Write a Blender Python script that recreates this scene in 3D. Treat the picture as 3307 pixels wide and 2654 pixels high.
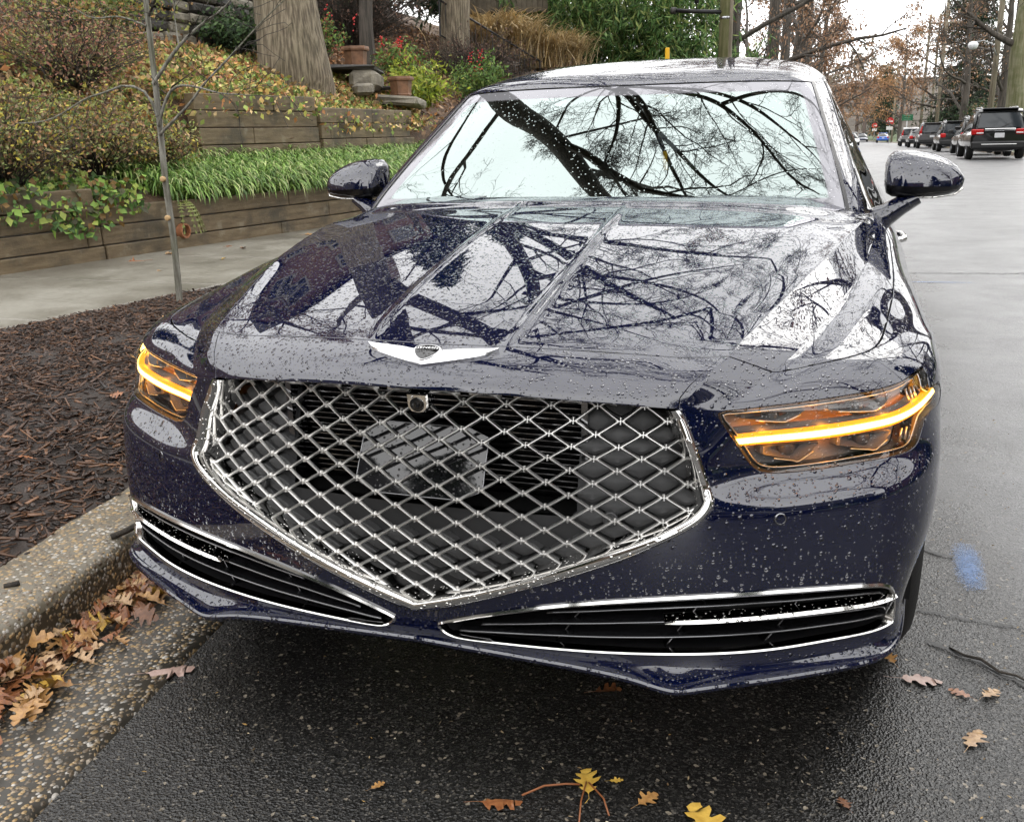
import bpy, math, random
import numpy as np
from mathutils import Vector, Matrix, geometry as mgeo
R = math.radians
rng = np.random.default_rng(7)
random.seed(7)
sc = bpy.context.scene
COL = sc.collection
for _o in list(bpy.data.objects):
    bpy.data.objects.remove(_o)

# ------------------------------------------------------------------ camera
def look_matrix(pos, yaw, pit, rol):
    f = Vector((math.sin(yaw) * math.cos(pit), math.cos(yaw) * math.cos(pit), -math.sin(pit)))
    r = f.cross(Vector((0, 0, 1))).normalized()
    u = r.cross(f)
    r2 = r * math.cos(rol) + u * math.sin(rol)
    u2 = -r * math.sin(rol) + u * math.cos(rol)
    m = Matrix((r2, u2, -f)).transposed().to_4x4()
    m.translation = Vector(pos)
    return m
cam_d = bpy.data.cameras.new('camera')
cam = bpy.data.objects.new('camera', cam_d)
COL.objects.link(cam)
cam.matrix_world = look_matrix((.755, -1.5353, 1.2460), R(-19.2757), R(16.1637), R(-1.40))
cam_d.lens = 33.51
cam_d.sensor_width = 36
cam_d.sensor_fit = 'HORIZONTAL'
cam_d.clip_start = .05
cam_d.clip_end = 3000
sc.camera = cam

# ------------------------------------------------------------------ sky and sun (overcast winter day)
w = bpy.data.worlds.new('World')
sc.world = w
w.use_nodes = True
nt = w.node_tree
nt.nodes.clear()
sky = nt.nodes.new('ShaderNodeTexSky')
sky.sky_type = 'NISHITA'
sky.sun_disc = False
sky.sun_elevation = R(38)
sky.sun_rotation = R(200)
sky.air_density = 1.0
sky.dust_density = 4.0
sky.ozone_density = 1.0
hs = nt.nodes.new('ShaderNodeHueSaturation')
hs.inputs['Saturation'].default_value = .12
# overcast deck: nearly even, a little brighter overhead, soft mottling
tc = nt.nodes.new('ShaderNodeTexCoord')
nz = nt.nodes.new('ShaderNodeTexNoise')
nz.inputs['Scale'].default_value = 1.6
nz.inputs['Detail'].default_value = 4
mr = nt.nodes.new('ShaderNodeMapRange')
mr.inputs['From Min'].default_value = .3
mr.inputs['From Max'].default_value = .7
mr.inputs['To Min'].default_value = .86
mr.inputs['To Max'].default_value = 1.1
cl = nt.nodes.new('ShaderNodeMix')
cl.data_type = 'RGBA'
cl.inputs['Factor'].default_value = .88
cl.inputs['B'].default_value = (27.0, 26.9, 26.8, 1)
ml = nt.nodes.new('ShaderNodeVectorMath')
ml.operation = 'SCALE'
bg = nt.nodes.new('ShaderNodeBackground')
bg.inputs['Strength'].default_value = .10
wo = nt.nodes.new('ShaderNodeOutputWorld')
L = nt.links.new
L(sky.outputs[0], hs.inputs['Color'])
L(hs.outputs[0], cl.inputs['A'])
L(tc.outputs['Generated'], nz.inputs['Vector'])
L(nz.outputs['Fac'], mr.inputs['Value'])
L(cl.outputs['Result'], ml.inputs[0])
L(mr.outputs[0], ml.inputs['Scale'])
L(ml.outputs[0], bg.inputs['Color'])
L(bg.outputs[0], wo.inputs['Surface'])
sd = bpy.data.lights.new('sun', 'SUN')
sd.energy = .6
sd.angle = R(25)
sd.color = (1, .97, .92)
so = bpy.data.objects.new('sun', sd)
COL.objects.link(so)
so.rotation_euler = (R(52), 0, R(160))

vs = sc.view_settings
vs.view_transform = 'Standard'
vs.look = 'None'
vs.exposure = 0.20
vs.gamma = 1
vs.use_curve_mapping = False
sc.render.engine = 'CYCLES'
cy = sc.cycles
cy.max_bounces = 5
cy.diffuse_bounces = 2
cy.glossy_bounces = 4
cy.transmission_bounces = 4
cy.transparent_max_bounces = 10
cy.caustics_reflective = False
cy.caustics_refractive = False
cy.sample_clamp_indirect = 6
cy.use_light_tree = False
cy.use_denoising = True
try:
    cy.denoiser = 'OPENIMAGEDENOISE'
    cy.denoising_prefilter = 'ACCURATE'
except Exception:
    pass

# ------------------------------------------------------------------ helpers
def tag(o, label=None, cat=None, group=None, kind=None):
    if label: o['label'] = label
    if cat: o['category'] = cat
    if group: o['group'] = group
    if kind: o['kind'] = kind
    return o

def empty(name, loc=(0, 0, 0), label=None, cat=None, group=None, rz=0):
    o = bpy.data.objects.new(name, None)
    o.location = loc
    o.rotation_euler = (0, 0, rz)
    o.empty_display_size = .1
    COL.objects.link(o)
    return tag(o, label, cat, group)

def link(name, me, mat=None, parent=None):
    o = bpy.data.objects.new(name, me)
    if mat is not None and not me.materials:
        me.materials.append(mat)
    COL.objects.link(o)
    if parent is not None:
        o.parent = parent
    return o

def mesh(name, v, f, mat=None, parent=None, smooth=False, normals=None, col=None, auto=None):
    me = bpy.data.meshes.new(name)
    v = np.asarray(v, dtype=np.float32).reshape(-1, 3)
    if isinstance(f, np.ndarray):
        n, k = f.shape
        me.vertices.add(len(v))
        me.vertices.foreach_set('co', v.ravel())
        me.loops.add(n * k)
        me.loops.foreach_set('vertex_index', f.astype(np.int32).ravel())
        me.polygons.add(n)
        me.polygons.foreach_set('loop_start', np.arange(0, n * k, k, dtype=np.int32))
        me.update(calc_edges=True)
    else:
        me.from_pydata(v.tolist(), [], [tuple(int(i) for i in q) for q in f])
    me.validate()
    if smooth:
        me.polygons.foreach_set('use_smooth', np.ones(len(me.polygons), dtype=bool))
    if auto is not None:
        try:
            me.set_sharp_from_angle(angle=R(auto))
        except Exception:
            pass
    if normals is not None and len(normals) == len(me.vertices):
        me.normals_split_custom_set_from_vertices(np.asarray(normals, float).tolist())
    if col is not None:
        a = me.color_attributes.new('tint', 'FLOAT_COLOR', 'POINT')
        c = np.ones((len(v), 4), np.float32)
        c[:, :3] = col
        a.data.foreach_set('color', c.ravel())
    return link(name, me, mat, parent)

class MB:
    """collects shapes into one mesh"""
    def __init__(s):
        s.v = []; s.f = []; s.n = 0
    def add(s, v, f):
        s.v.append(np.asarray(v, float).reshape(-1, 3))
        s.f += [tuple(i + s.n for i in q) for q in f]
        s.n += len(s.v[-1])
        return s
    def box(s, c, d, m=None):
        x, y, z = [i / 2 for i in d]
        v = np.array([(-x, -y, -z), (x, -y, -z), (x, y, -z), (-x, y, -z), (-x, -y, z), (x, -y, z), (x, y, z), (-x, y, z)])
        if m is not None:
            v = v @ np.array(m).T
        return s.add(v + np.array(c), [(0, 3, 2, 1), (4, 5, 6, 7), (0, 1, 5, 4), (1, 2, 6, 5), (2, 3, 7, 6), (3, 0, 4, 7)])
    def bbox(s, cen, d, b=.01, m=None):
        """box with chamfered edges"""
        x, y, z = [i / 2 for i in d]
        b = min(b, x * .9, y * .9, z * .9)
        v = []
        for sx in (-1, 1):
            for sy in (-1, 1):
                for sz in (-1, 1):
                    v += [(sx * x, sy * (y - b), sz * (z - b)), (sx * (x - b), sy * y, sz * (z - b)), (sx * (x - b), sy * (y - b), sz * z)]
        v = np.array(v)
        I = lambda a, bb, c, k: ((a * 2 + bb) * 2 + c) * 3 + k
        f = []
        for a in (0, 1):
            q = [I(a, 0, 0, 0), I(a, 1, 0, 0), I(a, 1, 1, 0), I(a, 0, 1, 0)]; f.append(q if a else q[::-1])
            q = [I(0, a, 0, 1), I(1, a, 0, 1), I(1, a, 1, 1), I(0, a, 1, 1)]; f.append(q[::-1] if a else q)
            q = [I(0, 0, a, 2), I(1, 0, a, 2), I(1, 1, a, 2), I(0, 1, a, 2)]; f.append(q if a else q[::-1])
        for a in (0, 1):
            for c in (0, 1):
                f.append([I(a, c, 0, 0), I(a, c, 1, 0), I(a, c, 1, 1), I(a, c, 0, 1)])
                f.append([I(a, 0, c, 0), I(a, 1, c, 0), I(a, 1, c, 2), I(a, 0, c, 2)])
                f.append([I(0, a, c, 1), I(1, a, c, 1), I(1, a, c, 2), I(0, a, c, 2)])
                for e in (0, 1):
                    f.append([I(a, c, e, 0), I(a, c, e, 1), I(a, c, e, 2)])
        if m is not None:
            v = v @ np.array(m).T
        return s.add(v + np.array(cen), f)
    def tube(s, pts, r, n=6, cap=True, squash=1.0):
        v, f = tube(pts, r, n, cap, squash)
        return s.add(v, f)
    def lathe(s, prof, n=16, c=(0, 0, 0), m=None, close=False):
        prof = np.array(prof, float)
        a = np.linspace(0, 2 * np.pi, n, endpoint=False)
        v = np.stack([np.outer(prof[:, 0], np.cos(a)), np.outer(prof[:, 0], np.sin(a)), np.repeat(prof[:, 1:2], n, 1)], -1).reshape(-1, 3)
        f = []
        k = len(prof)
        for i in range(k if close else k - 1):
            for j in range(n):
                f.append((i * n + j, i * n + (j + 1) % n, ((i + 1) % k) * n + (j + 1) % n, ((i + 1) % k) * n + j))
        if m is not None:
            v = v @ np.array(m).T
        return s.add(v + np.array(c), f)
    def build(s, name, mat, parent=None, smooth=False, auto=None, **k):
        return mesh(name, np.concatenate(s.v), s.f, mat, parent, smooth or auto is not None, auto=auto, **k)

def frames(P):
    t = np.gradient(P, axis=0)
    t /= np.linalg.norm(t, axis=1, keepdims=True) + 1e-12
    ref = np.array([0, 0, 1.]) if abs(t[0, 2]) < .8 else np.array([1., 0, 0])
    a = np.zeros_like(t); q = np.cross(t[0], ref)
    for i in range(len(t)):
        q = q - t[i] * (q @ t[i]); q = q / (np.linalg.norm(q) + 1e-12); a[i] = q
    b = np.cross(t, a)
    return t, a, b

def tube(pts, r, n=6, cap=True, squash=1.0):
    P = np.asarray(pts, float)
    r = np.broadcast_to(np.asarray(r, float), (len(P),))
    t, a, b = frames(P)
    th = np.linspace(0, 2 * np.pi, n, endpoint=False)
    v = P[:, None] + r[:, None, None] * (np.cos(th)[None, :, None] * a[:, None] + squash * np.sin(th)[None, :, None] * b[:, None])
    m = len(P)
    f = [(i * n + j, i * n + (j + 1) % n, (i + 1) * n + (j + 1) % n, (i + 1) * n + j) for i in range(m - 1) for j in range(n)]
    if cap:
        f.append(tuple(range(n))[::-1]); f.append(tuple((m - 1) * n + j for j in range(n)))
    return v.reshape(-1, 3), f

def resample(P, n, closed=False):
    P = np.asarray(P, float)
    if closed: P = np.vstack([P, P[:1]])
    d = np.r_[0, np.cumsum(np.linalg.norm(np.diff(P, axis=0), axis=1))]
    t = np.linspace(0, d[-1], n + 1 if closed else n)
    Q = np.stack([np.interp(t, d, P[:, i]) for i in range(P.shape[1])], 1)
    return Q[:-1] if closed else Q

def smooth_poly(P, it=1, closed=False):
    """Chaikin corner cutting, keeps ends"""
    P = np.asarray(P, float)
    for _ in range(it):
        Q = np.vstack([P, P[:1]]) if closed else P
        a = .75 * Q[:-1] + .25 * Q[1:]; b = .25 * Q[:-1] + .75 * Q[1:]
        N = np.stack([a, b], 1).reshape(-1, P.shape[1])
        P = N if closed else np.vstack([P[:1], N, P[-1:]])
    return P

def inside(pts, poly):
    pts = np.asarray(pts, float); poly = np.asarray(poly, float)
    a = poly; b = np.roll(poly, -1, 0)
    k = a[:, 1] != b[:, 1]
    a, b = a[k], b[k]
    m = (b[:, 0] - a[:, 0]) / (b[:, 1] - a[:, 1])
    r = np.zeros(len(pts), bool)
    st = max(1, int(2e6 / max(1, len(a))))
    for i in range(0, len(pts), st):
        x = pts[i:i + st, 0:1]; y = pts[i:i + st, 1:2]
        c = (a[None, :, 1] > y) != (b[None, :, 1] > y)
        r[i:i + st] = ((c & (x < m * (y - a[None, :, 1]) + a[None, :, 0])).sum(1) % 2) == 1
    return r
# ------------------------------------------------------------------ materials
class NT:
    def __init__(s, name):
        s.m = bpy.data.materials.new(name); s.m.use_nodes = True
        s.t = s.m.node_tree; s.t.nodes.clear()
        s.out = s.n('OutputMaterial'); s.p = None
    def n(s, typ, **kw):
        x = s.t.nodes.new('ShaderNode' + typ)
        for k, v in kw.items():
            if k.startswith('_'): setattr(x, k[1:], v)
            else: s.set(x, k.replace('__', ' '), v)
        return x
    def set(s, x, k, v):
        i = x.inputs[k]
        if hasattr(v, 'is_linked') or isinstance(v, bpy.types.NodeSocket): s.t.links.new(v, i)
        else: i.default_value = v
    def pbsdf(s, **kw):
        s.p = s.n('BsdfPrincipled'); 
        for k, v in kw.items(): s.set(s.p, k.replace('__', ' '), v)
        s.t.links.new(s.p.outputs[0], s.out.inputs[0]); return s.p
    def coord(s, kind='Object'):
        return s.n('TexCoord').outputs[kind]
    def noise(s, vec, scale, detail=3, rough=.55, out='Fac'):
        return s.n('TexNoise', Vector=vec, Scale=scale, Detail=detail, Roughness=rough).outputs[out]
    def ramp(s, fac, stops):
        x = s.n('ValToRGB', Fac=fac); e = x.color_ramp.elements
        while len(e) < len(stops): e.new(.5)
        for el, (p, c) in zip(e, stops):
            el.position = p; el.color = (*c, 1) if len(c) == 3 else c
        return x.outputs[0]
    def mix(s, fac, a, b, mode='MIX'):
        x = s.n('Mix', _data_type='RGBA', _blend_type=mode)
        for k, v in (('Factor', fac), ('A', a), ('B', b)):
            i = [q for q in x.inputs if q.name == k and q.type == ('VALUE' if k == 'Factor' else 'RGBA')][0]
            if isinstance(v, bpy.types.NodeSocket): s.t.links.new(v, i)
            else: i.default_value = v if k == 'Factor' else ((*v, 1) if len(v) == 3 else v)
        return [q for q in x.outputs if q.type == 'RGBA'][0]
    def math(s, op, a, b=0., c=0., clamp=False):
        x = s.n('Math', _operation=op, _use_clamp=clamp)
        for i, v in enumerate((a, b, c)):
            if isinstance(v, bpy.types.NodeSocket): s.t.links.new(v, x.inputs[i])
            else: x.inputs[i].default_value = v
        return x.outputs[0]
    def maprange(s, v, a, b, c, d, smooth=False):
        x = s.n('MapRange', Value=v); x.interpolation_type = 'SMOOTHSTEP' if smooth else 'LINEAR'
        for k, q in (('From Min', a), ('From Max', b), ('To Min', c), ('To Max', d)): s.set(x, k, q)
        return x.outputs[0]
    def bump(s, h, dist=.01, strength=1., normal=None):
        x = s.n('Bump', Height=h, Distance=dist, Strength=strength)
        if normal is not None: s.t.links.new(normal, x.inputs['Normal'])
        return x.outputs[0]
    def drops(s, vec, scale=95., amount=.75, seed=0.):
        """rain beads: domes of random size in Voronoi cells"""
        v = s.n('VectorMath', _operation='ADD'); s.t.links.new(vec, v.inputs[0]); v.inputs[1].default_value = (seed, seed * .7, seed * 1.3)
        vo = s.n('TexVoronoi', Vector=v.outputs[0], Scale=scale, Randomness=1.0)
        rnd = s.n('SeparateColor', Color=vo.outputs['Color'])
        rad = s.math('MULTIPLY_ADD', rnd.outputs[0], .34, .10)
        keep = s.math('LESS_THAN', rnd.outputs[1], amount)
        rad = s.math('MULTIPLY', rad, keep)
        q = s.math('DIVIDE', vo.outputs['Distance'], s.math('ADD', rad, .0005))
        q = s.math('MINIMUM', q, 1.0)
        h = s.math('SQRT', s.math('MAXIMUM', s.math('SUBTRACT', 1.0, s.math('MULTIPLY', q, q)), 0.0))
        return s.math('MULTIPLY', h, rad)
    def wet(s, vec, scale=95., amount=.75, dist=None, extra=True):
        h = s.drops(vec, scale, amount)
        n1 = s.bump(h, dist or 1.1 / scale, 1.0)
        if extra:
            h2 = s.drops(vec, scale * 2.1, s.math('MULTIPLY', amount, .62), 3.7)
            n1 = s.bump(h2, (dist or 1.1 / scale) / 2.1, 1.0, n1)
        return n1

MAT = {}
def simple(name, col, rough=.5, metal=0., var=0., scale=8., bump=0., bscale=60., **kw):
    t = NT(name); c = t.coord()
    base = (*col, 1)
    if var:
        f = t.noise(c, scale, 5, .6)
        base = t.ramp(f, [(.25, tuple(x * (1 - var) for x in col)), (.75, tuple(min(1, x * (1 + var)) for x in col))])
    t.pbsdf(Base__Color=base, Roughness=rough, Metallic=metal, **kw)
    if bump:
        t.set(t.p, 'Normal', t.bump(t.noise(c, bscale, 4), bump, .8))
    MAT[name] = t.m
    return t.m

def m_paint():
    t = NT('navy_paint'); c = t.coord()
    gn = t.n('SeparateXYZ', Vector=t.n('NewGeometry').outputs['Normal']).outputs[2]
    am = t.maprange(gn, .15, .6, .34, .80)
    nrm = t.wet(c, 98., am)
    fl = t.n('TexVoronoi', Vector=c, Scale=2600.)
    sp = t.n('SeparateColor', Color=fl.outputs['Color']).outputs[0]
    base = t.mix(sp, (.0014, .0024, .013), (.0028, .0048, .028))
    t.pbsdf(Base__Color=base, Metallic=0., Specular__IOR__Level=0., Roughness=.5, Coat__Weight=1.0, Coat__Roughness=.012, Coat__IOR=1.95, Normal=nrm, Coat__Normal=nrm)
    MAT['paint'] = t.m
m_paint()
def m_chrome(name, col, rough, wet=True, sc_=120.):
    t = NT(name); c = t.coord()
    t.pbsdf(Base__Color=(*col, 1), Metallic=1., Roughness=rough)
    if wet: t.set(t.p, 'Normal', t.wet(c, sc_, .7, extra=False))
    MAT[name] = t.m
m_chrome('chrome', (.80, .79, .77), .07)
m_chrome('lattice_chrome', (.86, .85, .83), .34, False, 190.)
m_chrome('dark_chrome', (.25, .25, .26), .15, False)
m_chrome('bright_chrome', (.9, .9, .9), .05, False)
m_chrome('satin_chrome', (.92, .92, .93), .30, False)
m_chrome('chrome_dry', (.80, .79, .77), .10, False)
simple('black_plastic', (.013, .013, .014), .42)
simple('grey_plastic', (.060, .060, .061), .5, bump=.001, bscale=400)
simple('backing_grey', (.026, .026, .027), .5)
simple('black_void', (.003, .003, .003), .9)
simple('rubber', (.012, .012, .012), .75, bump=.002, bscale=120)
simple('rim_metal', (.45, .46, .48), .25, 1.)
simple('interior', (.02, .02, .022), .6)
simple('trim_black', (.008, .008, .009), .25)
def m_gloss_black():
    t = NT('gloss_black'); c = t.coord()
    t.pbsdf(Base__Color=(.006, .006, .007, 1), Roughness=.04, Specular__IOR__Level=.8, Normal=t.wet(c, 140., .5, extra=False))
    MAT['gloss_black'] = t.m
m_gloss_black()
def m_bar():
    t = NT('amber_light')
    t.pbsdf(Base__Color=(1, .5, .1, 1), Roughness=.4, Emission__Color=(1., .30, .008, 1), Emission__Strength=1.7)
    MAT['amber'] = t.m
    t = NT('amber_core')
    t.pbsdf(Base__Color=(1, .6, .2, 1), Roughness=.4, Emission__Color=(1., .60, .14, 1), Emission__Strength=8.0)
    MAT['amber_core'] = t.m
m_bar()
def thin_glass(name, tint, refl, rtint, wet=95., rough=.0, ior=1.5, amount=.5):
    """thin sheet: mirror layer over see-through glass"""
    t = NT(name); c = t.coord()
    nrm = t.wet(c, wet, amount, extra=False) if wet else None
    fr = t.n('Fresnel', IOR=ior)
    g = t.n('BsdfGlossy', Color=(*rtint, 1), Roughness=rough)
    if nrm is not None:
        t.t.links.new(nrm, fr.inputs['Normal']); t.t.links.new(nrm, g.inputs['Normal'])
    tr = t.n('BsdfTransparent', Color=(*tint, 1))
    fac = t.math('MULTIPLY_ADD', fr.outputs[0], 1 - refl, refl, True)
    mx = t.n('MixShader'); t.t.links.new(fac, mx.inputs[0]); t.t.links.new(tr.outputs[0], mx.inputs[1]); t.t.links.new(g.outputs[0], mx.inputs[2])
    t.t.links.new(mx.outputs[0], t.out.inputs[0])
    MAT[name] = t.m
thin_glass('lens_glass', (.93, .93, .93), .03, (1, 1, 1), 130., amount=.75)
thin_glass('car_window', (.10, .12, .12), .10, (1, 1, 1), None)
def m_windshield():
    """heat-reflecting laminated glass: mint mirror coat inside, plain glass with a printed grey edge band outside"""
    t = NT('windshield_glass'); c = t.coord()
    uv = t.n('UVMap').outputs[0]
    s = t.n('SeparateXYZ', Vector=uv)
    ax = t.math('ABSOLUTE', t.math('SUBTRACT', s.outputs[0], .5))
    mx_ = t.maprange(ax, .405, .43, 1, 0, True)
    my = t.math('MULTIPLY', t.maprange(s.outputs[1], .195, .215, 0, 1, True), t.maprange(s.outputs[1], .90, .93, 1, 0, True))
    # rounded corners
    cx = t.math('MAXIMUM', t.math('SUBTRACT', ax, .37), 0.); cyy = t.math('MAXIMUM', t.math('SUBTRACT', s.outputs[1], .84), 0.)
    rr = t.maprange(t.math('SQRT', t.math('ADD', t.math('MULTIPLY', cx, cx), t.math('MULTIPLY', t.math('MULTIPLY', cyy, cyy), .4))), .042, .052, 1, 0, True)
    k = t.math('MULTIPLY', t.math('MULTIPLY', mx_, my), rr)
    nrm = t.bump(t.drops(c, 150., .16), .0035, .7)
    fr = t.n('Fresnel', IOR=1.5, Normal=nrm)
    gcol = t.mix(k, (.92, .91, .97), (.85, .98, .955))
    g = t.n('BsdfGlossy', Color=gcol, Roughness=0., Normal=nrm)
    tr = t.n('BsdfTransparent', Color=(.30, .36, .35, 1))
    dk = t.n('BsdfDiffuse', Color=(.16, .16, .17, 1))
    ed = t.maprange(k, 0, 1, 1, 0)
    inner = t.n('MixShader'); t.t.links.new(ed, inner.inputs[0]); t.t.links.new(tr.outputs[0], inner.inputs[1]); t.t.links.new(dk.outputs[0], inner.inputs[2])
    fac = t.math('ADD', fr.outputs[0], t.maprange(k, 0, 1, .12, .33), clamp=True)
    mx = t.n('MixShader'); t.t.links.new(fac, mx.inputs[0]); t.t.links.new(inner.outputs[0], mx.inputs[1]); t.t.links.new(g.outputs[0], mx.inputs[2])
    t.t.links.new(mx.outputs[0], t.out.inputs[0])
    MAT['windshield'] = t.m
m_windshield()
# ------------------------------------------------------------------ sedan: master surfaces (metres; X across, Y back from the nose, Z up)
ROWS=[
 # under tuck
 [(0,.10,.225),(.3,.12,.215),(.52,.15,.19),(.7,.21,.20),(.83,.29,.20),(.90,.37,.2),(.93,.48,.2),(.945,.64,.2)],
 # lip bottom front edge
 [(0,.026,.262),(.2,.033,.257),(.4,.055,.243),(.52,.075,.228),(.62,.105,.240),(.75,.16,.246),(.835,.212,.25),(.88,.25,.25),(.918,.305,.248),(.943,.39,.232),(.955,.5,.232),(.96,.64,.232)],
 # lip crest
 [(0,.018,.285),(.2,.026,.282),(.4,.05,.277),(.56,.085,.272),(.68,.128,.275),(.78,.178,.285),(.84,.215,.29),(.885,.251,.293),(.92,.304,.295),(.944,.385,.295),(.956,.48,.295),(.961,.64,.295)],
 [(0,.016,.33),(.2,.024,.33),(.4,.05,.33),(.56,.09,.33),(.68,.133,.33),(.78,.182,.33),(.84,.218,.33),(.885,.254,.33),(.92,.305,.33),(.944,.385,.33),(.956,.48,.33),(.961,.64,.33)],
 [(0,.008,.40),(.2,.016,.40),(.4,.044,.40),(.56,.086,.40),(.68,.131,.40),(.78,.181,.40),(.84,.217,.40),(.885,.253,.40),(.92,.305,.40),(.944,.385,.40),(.956,.48,.40),(.961,.64,.40)],
 [(0,.006,.48),(.2,.014,.48),(.4,.044,.48),(.56,.088,.48),(.68,.134,.48),(.78,.184,.48),(.84,.22,.48),(.885,.256,.48),(.92,.308,.48),(.944,.387,.48),(.956,.48,.48),(.961,.65,.48)],
 [(0,.012,.555),(.2,.02,.555),(.4,.052,.555),(.56,.096,.555),(.68,.144,.555),(.78,.195,.56),(.84,.231,.565),(.887,.268,.57),(.92,.318,.575),(.944,.395,.58),(.956,.49,.58),(.961,.66,.58)],
 [(0,.018,.60),(.2,.026,.60),(.4,.06,.60),(.56,.106,.595),(.68,.156,.595),(.78,.208,.60),(.84,.244,.605),(.888,.282,.61),(.921,.332,.615),(.944,.41,.62),(.956,.505,.62),(.960,.67,.62)],
 [(0,.025,.64),(.2,.034,.64),(.4,.068,.64),(.53,.107,.63),(.65,.182,.63),(.76,.238,.635),(.83,.277,.64),(.885,.315,.645),(.918,.362,.65),(.942,.435,.655),(.954,.525,.66),(.959,.68,.66)],
 [(0,.036,.69),(.2,.045,.69),(.4,.078,.69),(.52,.112,.685),(.62,.172,.685),(.74,.237,.685),(.82,.282,.69),(.878,.322,.69),(.914,.37,.69),(.939,.445,.695),(.952,.535,.70),(.957,.69,.70)],
 [(0,.055,.755),(.2,.064,.753),(.4,.095,.748),(.51,.125,.743),(.60,.166,.735),(.71,.227,.735),(.80,.278,.735),(.866,.32,.735),(.907,.37,.735),(.934,.445,.735),(.950,.54,.735),(.955,.70,.735)],
 [(0,.060,.787),(.2,.07,.785),(.4,.10,.777),(.505,.13,.77),(.59,.172,.765),(.70,.237,.765),(.79,.29,.768),(.857,.335,.77),(.90,.39,.77),(.930,.465,.768),(.947,.56,.765),(.953,.715,.76)],
 [(0,.082,.812),(.2,.092,.811),(.4,.125,.803),(.50,.152,.795),(.59,.193,.788),(.70,.258,.79),(.79,.312,.793),(.852,.36,.795),(.893,.415,.795),(.925,.49,.79),(.943,.59,.783),(.951,.73,.773)],
 [(0,.135,.838),(.2,.145,.837),(.4,.175,.829),(.52,.205,.818),(.62,.25,.810),(.72,.31,.812),(.80,.365,.817),(.853,.41,.818),(.89,.465,.816),(.92,.54,.808),(.94,.64,.798),(.950,.76,.783)],
 [(0,.23,.866),(.25,.24,.864),(.45,.265,.853),(.6,.31,.838),(.72,.37,.833),(.80,.43,.835),(.855,.485,.834),(.89,.54,.830),(.92,.61,.820),(.94,.70,.805),(.95,.80,.788)],
 [(0,.40,.905),(.25,.405,.903),(.48,.425,.890),(.64,.47,.873),(.75,.53,.865),(.82,.59,.862),(.865,.64,.855),(.896,.69,.845),(.922,.76,.828),(.94,.83,.808),(.95,.90,.788)],
 [(0,.66,.957),(.25,.662,.955),(.5,.675,.943),(.66,.71,.926),(.76,.76,.912),(.83,.82,.90),(.870,.87,.888),(.898,.92,.872),(.922,.98,.85),(.94,1.04,.825),(.95,1.09,.795)],
 [(0,.95,1.007),(.25,.952,1.005),(.5,.965,.994),(.66,.99,.978),(.77,1.04,.958),(.83,1.09,.94),(.870,1.14,.922),(.896,1.18,.902),(.918,1.23,.876),(.936,1.27,.845),(.947,1.31,.805)],
 [(0,1.2,1.043),(.25,1.202,1.042),(.5,1.22,1.034),(.66,1.25,1.021),(.77,1.29,1.002),(.83,1.33,.98),(.868,1.37,.958),(.894,1.41,.934),(.916,1.45,.902),(.934,1.49,.866),(.945,1.52,.82)],
 [(0,1.32,1.055),(.25,1.325,1.054),(.5,1.345,1.048),(.66,1.385,1.038),(.77,1.43,1.020),(.828,1.48,1.0),(.866,1.52,.976),(.893,1.56,.95),(.915,1.6,.916),(.933,1.64,.878),(.944,1.67,.83)],
 [(0,1.40,1.058),(.25,1.405,1.058),(.5,1.43,1.053),(.66,1.475,1.044),(.77,1.53,1.026),(.827,1.58,1.006),(.865,1.63,.982),(.892,1.67,.956),(.914,1.71,.92),(.932,1.75,.88),(.943,1.78,.83)],
]
M=22
def _cr(P,n):
    P=np.array(P,float);P0=2*P[0]-P[1];P0[0]=-P[1][0];P0[1:]=P[1][1:]
    Q=np.vstack([P0,P,2*P[-1]-P[-2]])
    d=np.r_[0,np.cumsum(np.linalg.norm(np.diff(P,axis=0),axis=1))]
    # cubic hermite, chord
    t=np.linspace(0,1,401)*d[-1];k=np.clip(np.searchsorted(d,t,side='right')-1,0,len(P)-2)
    dd=np.r_[d[0]-(d[1]-d[0]),d,d[-1]+(d[-1]-d[-2])]
    m=(Q[2:]-Q[:-2])/(dd[2:]-dd[:-2])[:,None]
    h=(d[k+1]-d[k])[:,None];s=((t-d[k])/(d[k+1]-d[k]))[:,None]
    C=P[k]*(2*s**3-3*s**2+1)+m[k]*h*(s**3-2*s**2+s)+P[k+1]*(-2*s**3+3*s**2)+m[k+1]*h*(s**3-s**2)
    L=np.r_[0,np.cumsum(np.linalg.norm(np.diff(C,axis=0),axis=1))]
    f=np.linspace(0,L[-1],n)
    return np.stack([np.interp(f,L,C[:,i]) for i in range(3)],1)
T=np.stack([_cr(r,M) for r in ROWS])
_k=np.clip((T[...,0]-.87)/.085,0,1.);_z=np.clip((T[...,2]-.36)/.15,0,1)*np.clip((1.15-T[...,1])/.4,0,1)
T[...,0]+=.016*_k*_k*_z-.026*_k*np.clip((.47-T[...,2])/.14,0,1)
_r=np.clip((T[...,1]-1.0)/.4,0,1);T[...,2]-=.010*_r
NR=len(ROWS)
def _pad(C):
    L=C[:,1:2]*np.array([-1,1,1]);R=2*C[:,-1:]-C[:,-2:-1]
    C=np.concatenate([L,C,R],1)
    return np.concatenate([2*C[:1]-C[1:2],C,2*C[-1:]-C[-2:-1]],0)
def _fit(T,it):
    C=T.copy()
    for _ in range(it):
        P=_pad(C)
        a=(P[:-2]+4*P[1:-1]+P[2:])/6
        a=(a[:,:-2]+4*a[:,1:-1]+a[:,2:])/6
        C=C+(T-a)
    return C
CP=_pad(_fit(T,2))
def _b(t): return np.stack([(1-t)**3,3*t**3-6*t**2+4,-3*t**3+3*t**2+3*t+1,t**3],-1)/6
def _db(t): return np.stack([-(1-t)**2*3,9*t*t-12*t,-9*t*t+6*t+3,3*t*t],-1)/6
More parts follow.
